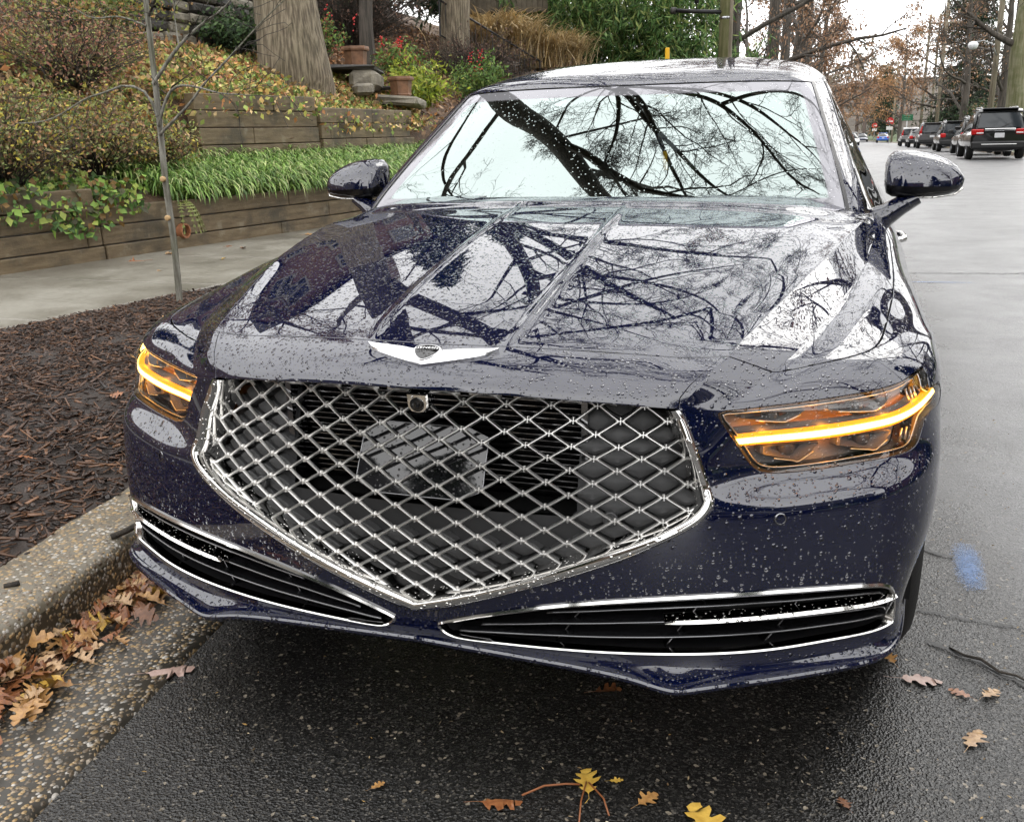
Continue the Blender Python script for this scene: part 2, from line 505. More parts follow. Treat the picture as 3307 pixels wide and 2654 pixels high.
def surf(u,v):
    """u in [-1,1] (sign = side), v in [0,NR-1] -> pos, normal (outward)"""
    u=np.asarray(u,float);v=np.asarray(v,float);sg=np.where(u<0,-1.,1.)
    x=np.clip(np.abs(u),0,1)*(M-1);y=np.clip(v,0,NR-1)
    i=np.clip(x.astype(int),0,M-2);j=np.clip(y.astype(int),0,NR-2);a=x-i;b=y-j
    bu,bv,du,dv=_b(a),_b(b),_db(a),_db(b)
    p=0;pu=0;pv=0
    for r in range(4):
        for c in range(4):
            q=CP[j+r,i+c]
            p=p+q*(bv[...,r]*bu[...,c])[...,None];pu=pu+q*(bv[...,r]*du[...,c])[...,None];pv=pv+q*(dv[...,r]*bu[...,c])[...,None]
    n=np.cross(pu,pv);n/=np.linalg.norm(n,axis=-1,keepdims=True)
    p=p.copy();p[...,0]*=sg;n[...,0]*=sg
    return p,n

GROWS=[
 [(0,1.298,.985),(.4,1.32,.985),(.65,1.365,.98),(.765,1.40,.98),(.80,1.46,.98),(.825,1.52,.97),(.85,1.60,.95)],
 [(0,1.38,1.045),(.4,1.40,1.045),(.65,1.435,1.043),(.748,1.455,1.043),(.79,1.51,1.043),(.815,1.58,1.03),(.86,1.70,.96)],
 [(0,1.575,1.18),(.37,1.595,1.18),(.60,1.635,1.18),(.703,1.665,1.18),(.745,1.71,1.175),(.765,1.77,1.15),(.87,1.9,.965)],
 [(0,1.74,1.29),(.35,1.76,1.29),(.565,1.80,1.287),(.66,1.83,1.284),(.70,1.87,1.28),(.725,1.94,1.25),(.88,2.1,.97)],
 [(0,1.92,1.403),(.32,1.94,1.403),(.525,1.98,1.40),(.617,2.01,1.394),(.655,2.05,1.385),(.69,2.12,1.34),(.885,2.3,.975)],
 [(0,2.05,1.45),(.3,2.06,1.45),(.505,2.09,1.44),(.593,2.12,1.425),(.638,2.16,1.40),(.68,2.24,1.35),(.885,2.45,.975)],
 [(0,2.4,1.512),(.3,2.4,1.507),(.5,2.42,1.488),(.583,2.44,1.468),(.632,2.47,1.435),(.68,2.52,1.36),(.885,2.7,.975)],
 [(0,2.8,1.53),(.3,2.8,1.525),(.5,2.8,1.503),(.58,2.8,1.48),(.63,2.82,1.44),(.68,2.85,1.36),(.885,2.95,.975)],
 [(0,3.3,1.51),(.3,3.3,1.505),(.5,3.3,1.485),(.57,3.3,1.46),(.62,3.32,1.42),(.67,3.34,1.35),(.885,3.4,.98)],
 [(0,3.75,1.43),(.3,3.75,1.425),(.48,3.75,1.405),(.55,3.75,1.38),(.60,3.76,1.34),(.65,3.77,1.28),(.875,3.8,.985)],
 [(0,4.35,1.13),(.3,4.35,1.13),(.5,4.33,1.12),(.58,4.3,1.11),(.65,4.28,1.10),(.72,4.26,1.07),(.85,4.25,.99)],
]
class Net:
    def __init__(s,rows,it=2):
        T=np.array(rows,float);C=T.copy()
        for _ in range(it):
            P=s.pad(C);a=(P[:-2]+4*P[1:-1]+P[2:])/6;a=(a[:,:-2]+4*a[:,1:-1]+a[:,2:])/6;C=C+(T-a)
        s.C=s.pad(C);s.nr,s.nc=T.shape[:2]
    def pad(s,C):
        C=np.concatenate([C[:,1:2]*np.array([-1,1,1]),C,2*C[:,-1:]-C[:,-2:-1]],1)
        return np.concatenate([2*C[:1]-C[1:2],C,2*C[-1:]-C[-2:-1]],0)
    def __call__(s,u,v):
        u=np.asarray(u,float);v=np.asarray(v,float);sg=np.where(u<0,-1.,1.)
        x=np.clip(np.abs(u),0,s.nc-1);y=np.clip(v,0,s.nr-1)
        i=np.clip(x.astype(int),0,s.nc-2);j=np.clip(y.astype(int),0,s.nr-2)
        bu,bv,du,dv=_b(x-i),_b(y-j),_db(x-i),_db(y-j);p=pu=pv=0
        for r in range(4):
            for c in range(4):
                q=s.C[j+r,i+c];p=p+q*(bv[...,r]*bu[...,c])[...,None];pu=pu+q*(bv[...,r]*du[...,c])[...,None];pv=pv+q*(dv[...,r]*bu[...,c])[...,None]
        n=np.cross(pu,pv);n/=np.linalg.norm(n,axis=-1,keepdims=True)
        p=p.copy();p[...,0]*=sg;n[...,0]*=sg;return p,n
G=Net(GROWS)
# feature lines in (u, v) of the front surface, one side
FT = dict(
HL=[(0.432, 10.55), (0.4835, 10.70), (0.5365, 10.779), (0.5908, 10.856), (0.6452, 10.979), (0.691, 11.12), (0.7239, 11.27), (0.7554, 11.565), (0.7883, 11.837), (0.7926, 11.237), (0.7911, 10.407), (0.8455, 10.365), (0.877, 9.521), (0.8441, 9.264), (0.774, 9.392), (0.7611, 8.721), (0.7511, 8.277), (0.7325, 8.106), (0.7053, 8.09), (0.6481, 8.07), (0.5951, 8.034), (0.5422, 8.02), (0.5165, 8.063), (0.4979, 8.206), (0.485, 8.477), (0.4692, 8.978), (0.4478, 9.621), (0.4349, 10.05)],
BT=[(0.4564, 9.407), (0.5122, 9.43), (0.5794, 9.492), (0.6438, 9.574), (0.6953, 9.721), (0.7368, 9.921), (0.7825, 10.18), (0.8226, 10.30)],
BB=[(0.4721, 9.021), (0.5293, 9.025), (0.5937, 9.035), (0.6466, 9.069), (0.6981, 9.19), (0.7339, 9.40), (0.7868, 9.678), (0.8398, 9.79)],
GO=[(0.3791, 10.565), (0.3948, 9.62), (0.412, 8.806), (0.4245, 7.95), (0.4278, 7.277), (0.4249, 6.762), (0.4163, 6.319), (0.402, 5.976), (0.3748, 5.68), (0.3419, 5.40), (0.3104, 5.147), (0.2361, 4.66), (0.1574, 4.16), (0.0959, 3.76), (0.0558, 3.503), (0.0, 3.20)],
GI=[(0.3648, 10.465), (0.3805, 9.58), (0.3995, 8.763), (0.4115, 7.90), (0.4134, 7.191), (0.4092, 6.762), (0.3977, 6.347), (0.3805, 6.06), (0.3577, 5.80), (0.3233, 5.52), (0.2732, 5.189), (0.1974, 4.675), (0.1173, 4.16), (0.0572, 3.80), (0.0, 3.48)],
IT=[(0.03, 2.802), (0.0544, 3.05), (0.1144, 3.46), (0.2132, 3.90), (0.3119, 4.146), (0.3877, 4.25), (0.5007, 4.335), (0.5994, 4.317), (0.6638, 4.26), (0.6896, 4.174), (0.7082, 3.946), (0.7196, 3.56), (0.7253, 2.716)],
IB=[(0.7253, 2.716), (0.7024, 2.72), (0.6266, 2.66), (0.5451, 2.56), (0.4664, 2.487), (0.3891, 2.416), (0.3119, 2.355), (0.2346, 2.302), (0.133, 2.26), (0.0687, 2.22), (0.0472, 2.35), (0.03, 2.802)],
SH=[(0.0, 13.44), (0.1144, 13.46), (0.2718, 13.45), (0.3562, 13.46), (0.4363, 13.41), (0.4835, 13.27), (0.5136, 13.07), (0.5393, 13.04), (0.598, 13.13), (0.6466, 13.25), (0.6838, 13.481), (0.7139, 14.01), (0.7482, 14.825), (0.7783, 15.597), (0.806, 16.397), (0.818, 17.0), (.822, 17.8), (.80, 18.5)],
NS=[(0.4363, 13.41), (0.4092, 12.638), (0.3906, 11.95), (0.3791, 11.38), (0.3777, 10.6)],
NL=[(0.0, 10.93), (0.093, 10.90), (0.1617, 10.85), (0.2289, 10.79), (0.2947, 10.72), (0.3591, 10.62), (0.3777, 10.6)],
CC=[(0.108, 12.9), (0.1116, 13.452), (0.123, 14.182), (0.1316, 15.011), (0.1359, 15.726), (0.1402, 16.497), (0.1416, 17.455), (0.1402, 18.242), (.14, 20)],
OC=[(0.372, 10.0), (0.3848, 11.051), (0.4249, 12.766), (0.4692, 14.081), (0.515, 14.954), (0.5794, 15.897), (0.6438, 16.726), (0.6967, 17.498), (0.7225, 18.113), (.76, 20)],
O2=[(0.43, 10.0), (0.4549, 11.051), (0.495, 12.495), (0.5422, 13.71), (0.598, 14.725), (0.6567, 15.611), (0.7282, 16.683), (.76, 17.6), (.79, 20)],
FS=[(.665, 13.36), (.69, 12.65), (.71, 11.95), (.7239, 11.27)],
FG=[(0.3677, 3.50), (0.4278, 3.535), (0.5036, 3.617), (0.6037, 3.69), (0.7195, 3.70)],
)
FT = {k: np.array(v) for k, v in FT.items()}
def _at(c, v):
    return np.interp(v, c[:, 1], c[:, 0])
def _ss(x, a, b):
    t = np.clip((x - a) / (b - a), 0, 1)
    return t * t * (3 - 2 * t)
def relief(u, v):
    """pressed creases of hood and nose, metres along the normal"""
    a = np.abs(u)
    wd = 1.22
    x = (a - _at(FT['CC'], v)) * wd
    d = .0036 * np.exp(-(x / .010) ** 2) * _ss(v, 13.3, 14.2) * (1 - _ss(v, 17.8, 18.4))
    d += .004 * (1 / (1 + np.exp(np.clip(x / .006, -40, 40)))) * _ss(v, 13.45, 15.) * (1 - _ss(v, 17.5, 18.4))
    x = (a - _at(FT['OC'], v)) * wd
    w_ = np.maximum((_at(FT['O2'], v) - _at(FT['OC'], v)) * wd, .03)
    k = _ss(v, 10.9, 12.2) * (1 - _ss(v, 17.3, 18.6))
    ins = .0165 * np.clip(1 + x / .13, 0, 1) ** 2
    out = .0165 - .0235 * np.clip(x / w_, 0, 1)
    tail = -.007 * (1 - _ss(x, w_, w_ + .10))
    p = np.where(x < 0, ins, np.where(x < w_, out, tail))
    d += p * k
    d += .012 * _ss(v, 17.85, 18.35) * (1 - _ss(a, .55, .72))
    # scooped side of bumper between grille and lamp
    return d
def SURF(u, v, off=0.):
    u = np.asarray(u, float); v = np.asarray(v, float)
    p, n = surf(u, v)
    p0 = p + n * relief(u, v)[..., None]
    e, g = 8e-4, 1.2e-2
    def q(a, b):
        s = np.where(np.abs(a) > 1, np.sign(a), a)
        pp, nn = surf(s, np.clip(b, 0, NR - 1))
        return pp + nn * relief(s, np.clip(b, 0, NR - 1))[..., None]
    du = q(u + e, v) - q(u - e, v); dv = q(u, v + g) - q(u, v - g)
    m = np.cross(du, dv); m /= np.linalg.norm(m, axis=-1, keepdims=True) + 1e-12
    return p0 + m * np.asarray(off)[..., None] if np.ndim(off) else p0 + m * off, m

CAR = empty('sedan', (0, 0, 0), 'wet navy blue luxury sedan with diamond mesh grille parked at the kerb', 'car')

def mirror_loop(half):
    """half outline from u=0 side ... ; returns closed loop across both sides"""
    h = np.asarray(half, float)
    m = h[::-1] * [-1, 1]
    if abs(h[0, 0]) < 1e-9: m = m[:-1]
    return np.vstack([h, m])

def dens(P, step=.006, closed=True):
    P = np.asarray(P, float)
    Q = P * [1.2, .06]
    if closed: Q = np.vstack([Q, Q[:1]])
    L = np.linalg.norm(np.diff(Q, axis=0), axis=1).sum()
    n = max(8, int(L / step))
    return resample(P * [1.2, .06], n, closed) / [1.2, .06]

def panel(name, loops, test, mat, urange, vrange, du=.011, dv=.13, gap=.0018, fold=.012, off=0., parent=CAR, fine=None, crease=False):
    """cut one panel out of the front surface. loops: closed (u,v) outlines; test(uv)->bool keeps faces"""
    pts = []; edges = []
    for lp in loops:
        k = len(pts); n = len(lp)
        pts += [Vector((float(a) * 1.2, float(b) * .06)) for a, b in lp]
        edges += [(k + i, k + (i + 1) % n) for i in range(n)]
    us = np.arange(urange[0], urange[1] + 1e-6, du); vs_ = np.arange(vrange[0], vrange[1] + 1e-6, dv)
    if fine is not None:
        vs_ = np.unique(np.concatenate([vs_, fine]))
    U, V = np.meshgrid(us, vs_)
    U = U + (np.arange(len(vs_))[:, None] % 2) * du * .5
    g = np.stack([U.ravel(), V.ravel()], 1)
    if crease:
        ex = []
        for ln_ in ('OC', 'O2', 'CC'):
            vv = np.arange(max(vrange[0], FT[ln_][0, 1]), min(vrange[1], 19.1), .045); uc = _at(FT[ln_], vv)
            for d_ in (-.0062, -.0024, 0., .0024, .0062):
                for sg_ in (1, -1): ex.append(np.stack([(uc + d_) * sg_, vv], 1))
        g = np.vstack([g] + ex)
    g = g[(g[:, 0] <= urange[1]) & (g[:, 0] >= urange[0]) & test(g)]
    B = np.concatenate([np.asarray(l) for l in loops]) * [1.2, .06]
    keep = np.ones(len(g), bool)
    Gs = g * [1.2, .06]
    for i in range(0, len(Gs), 2000):
        dd = ((Gs[i:i + 2000, None] - B[None]) ** 2).sum(-1).min(1)
        keep[i:i + 2000] = dd > .0042 ** 2
    pts += [Vector((float(a), float(b))) for a, b in Gs[keep]]
    vo, eo, fo, _, _, _ = mgeo.delaunay_2d_cdt(pts, edges, [], 0, 1e-7)
    uv = np.array([(p.x / 1.2, p.y / .06) for p in vo])
    F = np.array([f for f in fo if len(f) == 3], int)
    c = uv[F].mean(1)
    F = F[test(c)]
    used = np.unique(F); mp = -np.ones(len(uv), int); mp[used] = np.arange(len(used))
    uv = uv[used]; F = mp[F]
    a = uv[F]
    ar = (a[:, 1, 0] - a[:, 0, 0]) * (a[:, 2, 1] - a[:, 0, 1]) - (a[:, 1, 1] - a[:, 0, 1]) * (a[:, 2, 0] - a[:, 0, 0])
    F[ar < 0] = F[ar < 0][:, ::-1]
    P, N = SURF(uv[:, 0], uv[:, 1], off)
    # boundary edges
    ed = {}
    for t in F:
        for i in range(3):
            e = (t[i], t[(i + 1) % 3]); ed[e] = 1
    be = [e for e in ed if (e[1], e[0]) not in ed]
    nxt = {}
    T = np.zeros_like(P)
    for i, j in be:
        d = P[j] - P[i]; d /= np.linalg.norm(d) + 1e-12
        T[i] += d; T[j] += d
    b = np.array(sorted({i for e in be for i in e}), int)
    t = T[b]; t /= np.linalg.norm(t, axis=1, keepdims=True) + 1e-12
    inn = np.cross(N[b], t)
    P[b] += inn * gap
    # rounded edge then flange
    r1 = P[b] - N[b] * .0022 - inn * .0010
    r2 = P[b] - N[b] * fold - inn * .0010
    k0 = len(P); kb = {int(x): i for i, x in enumerate(b)}; nb = len(b)
    V_ = np.vstack([P, r1, r2])
    NN = np.vstack([N, -inn, -inn])
    f = [tuple(x) for x in F]
    for i, j in be:
        a_, b_ = kb[int(i)], kb[int(j)]
        f.append((j, i, k0 + a_, k0 + b_)); f.append((k0 + b_, k0 + a_, k0 + nb + a_, k0 + nb + b_))
    return mesh(name, V_, f, mat, parent, True, normals=NN)

HOODV = 19.15
sh = smooth_poly(FT['SH'], 1)
hood_half = np.vstack([sh, [(.77, 18.9), (.70, HOODV), (.5, HOODV)]])
hood_half = np.vstack([hood_half, [(.0, HOODV)]])
HOOD = np.vstack([hood_half, hood_half[1:-1][::-1] * [-1, 1]])
nose_half = np.vstack([FT['SH'][:5], FT['NS'][1:-1], FT['NL'][::-1]])
NOSE = np.vstack([nose_half, nose_half[1:-1][::-1] * [-1, 1]])
gr_half = np.vstack([FT['GO'][::-1], [FT['NS'][-1]], FT['NL'][::-1][1:]])
gr_half = np.vstack([smooth_poly(FT['GO'][::-1], 1), [FT['NS'][-1]], FT['NL'][::-1][1:]])
GRIL = np.vstack([gr_half, gr_half[1:-1][::-1] * [-1, 1]])
HLP = smooth_poly(FT['HL'], 1, True)
INP = np.vstack([FT['IT'], FT['IB'][1:-1]])
INP = smooth_poly(INP, 1, True)
mir = lambda P: np.asarray(P)[::-1] * [-1, 1]
# fender: outside the bumper/fender seam, behind the lamp
FEN = np.vstack([FT['FS'], FT['HL'][7:12], [(.877, 9.521), (1., 9.35), (1., 20.), (.80, 20.), (.80, 18.5)], FT['SH'][::-1][1:8], [(.665, 13.36)]])
_sh_in = FT['SH'][(FT['SH'][:, 1] > 13.5) & (FT['SH'][:, 0] > .67)][::-1]
FEN = np.vstack([FT['FS'], FT['HL'][7:13], [(1., 9.35), (1., 20.), (.0, 20.), (.0, HOODV)], hood_half[::-1][1:5], _sh_in[1:]])
dHOOD, dNOSE, dGR, dHL, dIN = dens(HOOD), dens(NOSE), dens(GRIL), dens(HLP, .004), dens(INP, .004)
dFE = dens(FEN)

bk = np.arange(17.6, 18.8, .06)
panel('hood', [dHOOD], lambda g: inside(g, dHOOD), MAT['paint'], (-.84, .84), (13, 19.2), .008, .09, gap=.0030, fold=.02, crease=True)
panel('nose_panel', [dNOSE], lambda g: inside(g, dNOSE), MAT['paint'], (-.45, .45), (10.5, 13.5), .010, .09, gap=.0012)
# wheel arch line on the bumper side
ARC_C, ARC_R = (.855, .36), .43
def arch_u(v):
    u = np.linspace(.6, 1, 801); p = surf(u, np.full(801, v))[0]
    k = np.where((p[:, 1] - ARC_C[0]) ** 2 + (p[:, 2] - ARC_C[1]) ** 2 < ARC_R ** 2)[0]
    return u[k[0]] if len(k) else 1.02
_av = np.linspace(.3, 9.3, 60); _au = np.array([arch_u(v) for v in _av])
_k = _au < 1.0
ARCH = np.vstack([np.stack([_au[_k], _av[_k]], 1), [(1.05, _av[_k][-1] + .2), (1.05, .2), (_au[_k][0], .2)]])
dARC = dens(ARCH, .008)
VB = 1.95
def bumper_test(g):
    a = np.stack([np.abs(g[:, 0]), g[:, 1]], 1)
    r = (a[:, 0] < .9999) & (g[:, 1] > VB) & (g[:, 1] < 13.6)
    for lp in (dHOOD, dNOSE, dGR): r &= ~inside(g, lp)
    for lp in (dHL, dIN, dFE, dARC): r &= ~inside(a, lp)
    return r
bl = dens(np.array([(-1, VB), (1, VB), (1, 9.35), (1, 13.6), (-1, 13.6), (-1, 9.35)]), .012)
panel('front_bumper', [bl, dHOOD, dNOSE, dGR, dHL, mir(dHL), dIN, mir(dIN), dFE, mir(dFE), dARC, mir(dARC)], bumper_test, MAT['paint'], (-1, 1), (VB, 13.5), .010, .11, gap=.0012, fold=.016, crease=True)
# front lip: ledge that juts out below the intakes, drops at a corner each side
LE = np.array([(0, -.012, .293), (.2, -.006, .285), (.34, .006, .274), (.43, .014, .263), (.485, .017, .250), (.520, .019, .2455), (.555, .033, .250), (.65, .073, .259), (.75, .123, .2655), (.83, .173, .268), (.875, .213, .268), (.905, .268, .267), (.922, .36, .266), (.930, .50, .266)])
LE = smooth_poly(LE, 3)
uu = np.linspace(-.80, .80, 181)
T2 = SURF(uu, np.full(181, VB + .05), -.002)[0]
ax_ = np.abs(T2[:, 0])
# edge point for each column: same lateral fraction
fr_ = np.interp(ax_, [0, .52, .93], [0, .52, .945])
ed_ = np.stack([np.interp(fr_, LE[:, 0], LE[:, i]) for i in range(3)], 1) + [0, 0, .007]
for _ in range(2): ed_[1:-1, 1] = (ed_[:-2, 1] + 2 * ed_[1:-1, 1] + ed_[2:, 1]) / 4
ed_[:, 0] *= np.sign(T2[:, 0] + 1e-9)
n2 = SURF(uu, np.full(181, VB + .05))[1]
out_ = n2.copy(); out_[:, 2] = 0; out_ /= np.linalg.norm(out_, axis=1, keepdims=True)
lipr = [T2 - n2 * .01, T2]
for k in (.25, .55, .85): lipr.append(T2 * (1 - k) + ed_ * k - np.array([0, 0, .005 * math.sin(math.pi * k)]))
lipr += [ed_, ed_ + out_ * .003 - [0, 0, .004], ed_ + out_ * .002 - [0, 0, .010], ed_ - out_ * .012 - [0, 0, .022]]
LIPR = lipr
for s in (1, -1):
    lp = dFE if s > 0 else mir(dFE)
    ex = dHOOD
    t_ = (lambda g, lp=lp: inside(g, lp) & ~inside(g, dHOOD) & (np.abs(g[:, 0]) < .9999) & (np.abs(g[:, 0]) > .3))
    o = panel('fender', [lp, dHOOD], t_, MAT['paint'], (.3, 1) if s > 0 else (-1, -.3), (9.2, 20), .010, .11)

def ribbon(pts, width, off, mat, name, parent=CAR):
    P, N = SURF(pts[:, 0], pts[:, 1], off)
    t = np.gradient(P, axis=0); t /= np.linalg.norm(t, axis=1, keepdims=True)
    a = np.cross(N, t)
    n = len(P)
    v = np.vstack([P - a * width, P + a * width])
    return mesh(name, v, [(i, i + 1, n + i + 1, n + i) for i in range(n - 1)], mat, parent)
for s in (1, -1):
    m = np.array([s, 1])
    ribbon(resample(FT['SH'], 160) * m, .012, -.014, MAT['black_void'], 'seam_gap')
    ribbon(resample(FT['NS'], 60) * m, .010, -.011, MAT['black_void'], 'seam_gap')
    ribbon(resample(FT['FS'], 40) * m, .010, -.012, MAT['black_void'], 'seam_gap')
    ribbon(resample(np.array([(.86, 9.5), (1., 9.35)]), 12) * m, .010, -.012, MAT['black_void'], 'seam_gap')

# ---- inverse map (X,Z) -> (u,v) on the front face
_uu, _vv = np.meshgrid(np.linspace(0, .62, 260), np.linspace(1, 11.4, 420))
_pp = surf(_uu, _vv)[0]
def inv_xz(X, Z):
    X = np.atleast_1d(np.asarray(X, float)); Z = np.atleast_1d(np.asarray(Z, float))
    ax = np.abs(X); u = ax / 1.32; v = np.interp(Z, [.26, .33, .40, .48, .555, .60, .64, .69, .755, .787], [1, 3, 4, 5, 6, 7, 8, 9, 10, 11])
    for _ in range(8):
        p = surf(u, v)[0]
        pu = (surf(u + 1e-3, v)[0] - p) / 1e-3; pv = (surf(u, v + 1e-2)[0] - p) / 1e-2
        ex, ez = ax - p[:, 0], Z - p[:, 2]
        det = pu[:, 0] * pv[:, 2] - pv[:, 0] * pu[:, 2]
        u = np.clip(u + (ex * pv[:, 2] - ez * pv[:, 0]) / det, 0, .7); v = np.clip(v + (ez * pu[:, 0] - ex * pu[:, 2]) / det, .2, 12)
    return np.where(X < 0, -u, u), v
_fx = np.linspace(0, .64, 129); _fz = np.linspace(.29, .81, 105)
_gx, _gz = np.meshgrid(_fx, _fz)
_gu, _gv = inv_xz(_gx.ravel(), _gz.ravel())
_fp, _fn = surf(_gu, _gv)
_FT = np.concatenate([_fp, _fn], 1).reshape(105, 129, 6)
def face(X, Z, off=0.):
    X = np.atleast_1d(np.asarray(X, float)); Z = np.atleast_1d(np.asarray(Z, float))
    a = np.clip(np.abs(X) / .005, 0, 127.999); b = np.clip((Z - .29) / .005, 0, 103.999)
    i = a.astype(int); j = b.astype(int); a = (a - i)[:, None]; b = (b - j)[:, None]
    q = _FT[j, i] * (1 - a) * (1 - b) + _FT[j, i + 1] * a * (1 - b) + _FT[j + 1, i] * (1 - a) * b + _FT[j + 1, i + 1] * a * b
    sg = np.where(X < 0, -1., 1.)
    p = q[:, :3].copy(); n = q[:, 3:].copy(); n /= np.linalg.norm(n, axis=1, keepdims=True)
    p[:, 0] *= sg; n[:, 0] *= sg
    return p + n * np.asarray(off)[..., None] if np.ndim(off) else p + n * off, n

# ---- grille
GRL = bpy.data.objects.new('grille', None); COL.objects.link(GRL); GRL.parent = CAR
def strip(rows, name, mat, parent, closed=False, smooth=True, auto=40):
    n = len(rows[0]); v = np.vstack(rows); f = []
    for k in range(len(rows) - 1):
        for i in range(n if closed else n - 1):
            j = (i + 1) % n
            f.append((k * n + i, k * n + j, (k + 1) * n + j, (k + 1) * n + i))
    return mesh(name, v, f, mat, parent, smooth, auto=auto)
strip(LIPR, 'front_lip', MAT['paint'], CAR, auto=28)
ch_ = LIPR[-1]
strip([ch_ + [0, 0, .004], ch_ + [0, .05, -.012], ch_ * [.96, 1, 1] + [0, .22, -.02]], 'chin_spoiler', MAT['black_plastic'], CAR)
go = smooth_poly(FT['GO'], 2); gi = smooth_poly(FT['GI'], 2)
go = resample(go * [1.2, .06], 130) / [1.2, .06]; gi = resample(gi * [1.2, .06], 130) / [1.2, .06]
go = np.vstack([go, go[:-1][::-1] * [-1, 1]]); gi = np.vstack([gi, gi[:-1][::-1] * [-1, 1]])
mid = go * .55 + gi * .45
rows = [SURF(go[:, 0], go[:, 1], -.012)[0], SURF(go[:, 0], go[:, 1], .0025)[0], SURF(*(go * .8 + gi * .2).T, .0070)[0], SURF(*mid.T, .0085)[0], SURF(*(go * .12 + gi * .88).T, .0055)[0], SURF(gi[:, 0], gi[:, 1], .001)[0], SURF(*(gi * 1.0 - (go - gi) * .15).T, -.016)[0], SURF(*(gi - (go - gi) * .2).T, -.060)[0]]
strip(rows[::-1], 'frame', MAT['chrome'], GRL)
gip = surf(gi[:, 0], gi[:, 1])[0]
GXZ = np.vstack([gip[:, [0, 2]], [(-.47, .80), (.47, .80)][::1]]) 
GXZ = np.vstack([gip[:, [0, 2]][::1]])            # runs right top -> tip -> left top
GXZ = np.vstack([GXZ, [(-.30, .800), (0, .805), (.30, .800)]])
# lattice
PX, PZ = .0875, .0462
Z0 = .717
def lo_(z): return np.interp(np.asarray(z, float), [.34, .46, .60, .78], [-.012, -.018, -.030, -.043])
nodes = {}
for i in range(-16, 17):
    for k in range(-20, 6):
        if (i + k) % 2 == 0:
            nodes[(i, k)] = (i * PX / 2, Z0 + k * PZ / 2)
lat = MB()
def bar(a, b, wd=.0032, dp=.0040, base=0.):
    ns = 7
    t = np.linspace(0, 1, ns)[:, None]
    q = np.array(a) * (1 - t) + np.array(b) * t
    ins = inside(q, GXZ)
    if not ins.any(): return
    if not ins.all():
        tt = np.linspace(0, 1, 61)[:, None]; qq = np.array(a) * (1 - tt) + np.array(b) * tt
        k = np.where(inside(qq, GXZ))[0]
        if len(k) < 8: return
        lo, hi = max(k[0] - 4, 0), min(k[-1] + 4, 60)
        q = qq[np.linspace(lo, hi, ns).astype(int)]
    P, N = face(q[:, 0], q[:, 1], lo_(q[:, 1]) + base)
    tg = np.gradient(P, axis=0); tg /= np.linalg.norm(tg, axis=1, keepdims=True)
    s = np.cross(N, tg); s /= np.linalg.norm(s, axis=1, keepdims=True)
    prof = [(-wd, -dp), (-wd, -dp * .35), (-wd * .2, dp * .8), (wd * .2, dp * .8), (wd, -dp * .35), (wd, -dp)]
    v = np.stack([P + s * x + N * z for x, z in prof], 1).reshape(-1, 3)
    m = len(prof)
    lat.add(v, [(i * m + j, (i + 1) * m + j, (i + 1) * m + (j + 1) % m, i * m + (j + 1) % m) for i in range(ns - 1) for j in range(m)])
for (i, k), p in nodes.items():
    for di in (1, -1):
        q = nodes.get((i + di, k + 1))
        if q is not None:
            # leave a short level stretch at each knot
            a = np.array(p) + [di * .0030, 0]; b = np.array(q) - [di * .0030, 0]
            bar(a, b)
    if inside(np.array([p]), GXZ)[0]:
        bar((p[0] - .0075, p[1]), (p[0] + .0075, p[1]), .0036, .0046, .0002)
        bar((p[0], p[1] - .0055), (p[0], p[1] + .0055), .0022, .0046, .0008)
lat.build('lattice', MAT['lattice_chrome'], GRL, smooth=True, auto=50)
# dark backing with raised pads, radiator opening in the upper middle
bx = np.linspace(-.60, .60, 61); bz = np.linspace(.30, .80, 41)
BX, BZ = np.meshgrid(bx, bz)
op = lambda x, z: (np.abs(x) < .315) & (z > .545) & (z < .79)
P, N = face(BX.ravel(), np.clip(BZ.ravel(), .31, .785), lo_(BZ.ravel()) - .042)
bf = []
for j in range(40):
    for i in range(60):
        cx_, cz_ = (bx[i] + bx[i + 1]) / 2, (bz[j] + bz[j + 1]) / 2
        if not op(cx_, cz_):
            bf.append((j * 61 + i, j * 61 + i + 1, (j + 1) * 61 + i + 1, (j + 1) * 61 + i))
mesh('backing', P, bf, MAT['backing_grey'], GRL, True)
pad_me = None
pads = MB()
for (i, k), p in nodes.items():
    c = np.array(p) + [0, PZ / 2]          # cell centre above each knot
    if op(c[0], c[1]) or c[1] > .775: continue
    if not inside(np.array([c]), GXZ)[0]: continue
    if abs(c[0]) < .33 and .50 < c[1]: continue
    if abs(c[0]) < .10 and c[1] < .40: continue
    rr = []
    for sx, sz, o in ((.038, .0195, -.054), (.033, .0165, -.038), (.021, .0105, -.034)):
        q = []
        for ang in range(12):
            a_ = ang * np.pi / 6
            rad = 1 / (abs(np.cos(a_)) ** 1.25 + abs(np.sin(a_)) ** 1.25) ** (1 / 1.25)
            q.append((c[0] + sx * np.cos(a_) * rad, c[1] + sz * np.sin(a_) * rad))
        q = np.array(q)
        rr.append(face(q[:, 0], q[:, 1], lo_(q[:, 1]) + o + .013)[0])
    cc = face([c[0]], [c[1]], lo_([c[1]]) - .0205)[0]
    v = np.vstack(rr + [cc]); f = []
    for a_ in range(2):
        for j in range(12):
            f.append((a_ * 12 + j, a_ * 12 + (j + 1) % 12, (a_ + 1) * 12 + (j + 1) % 12, (a_ + 1) * 12 + j))
    for j in range(12): f.append((24 + j, 24 + (j + 1) % 12, 36))
    o = mesh('pad', v, f, MAT['grey_plastic'], GRL, True, auto=35)
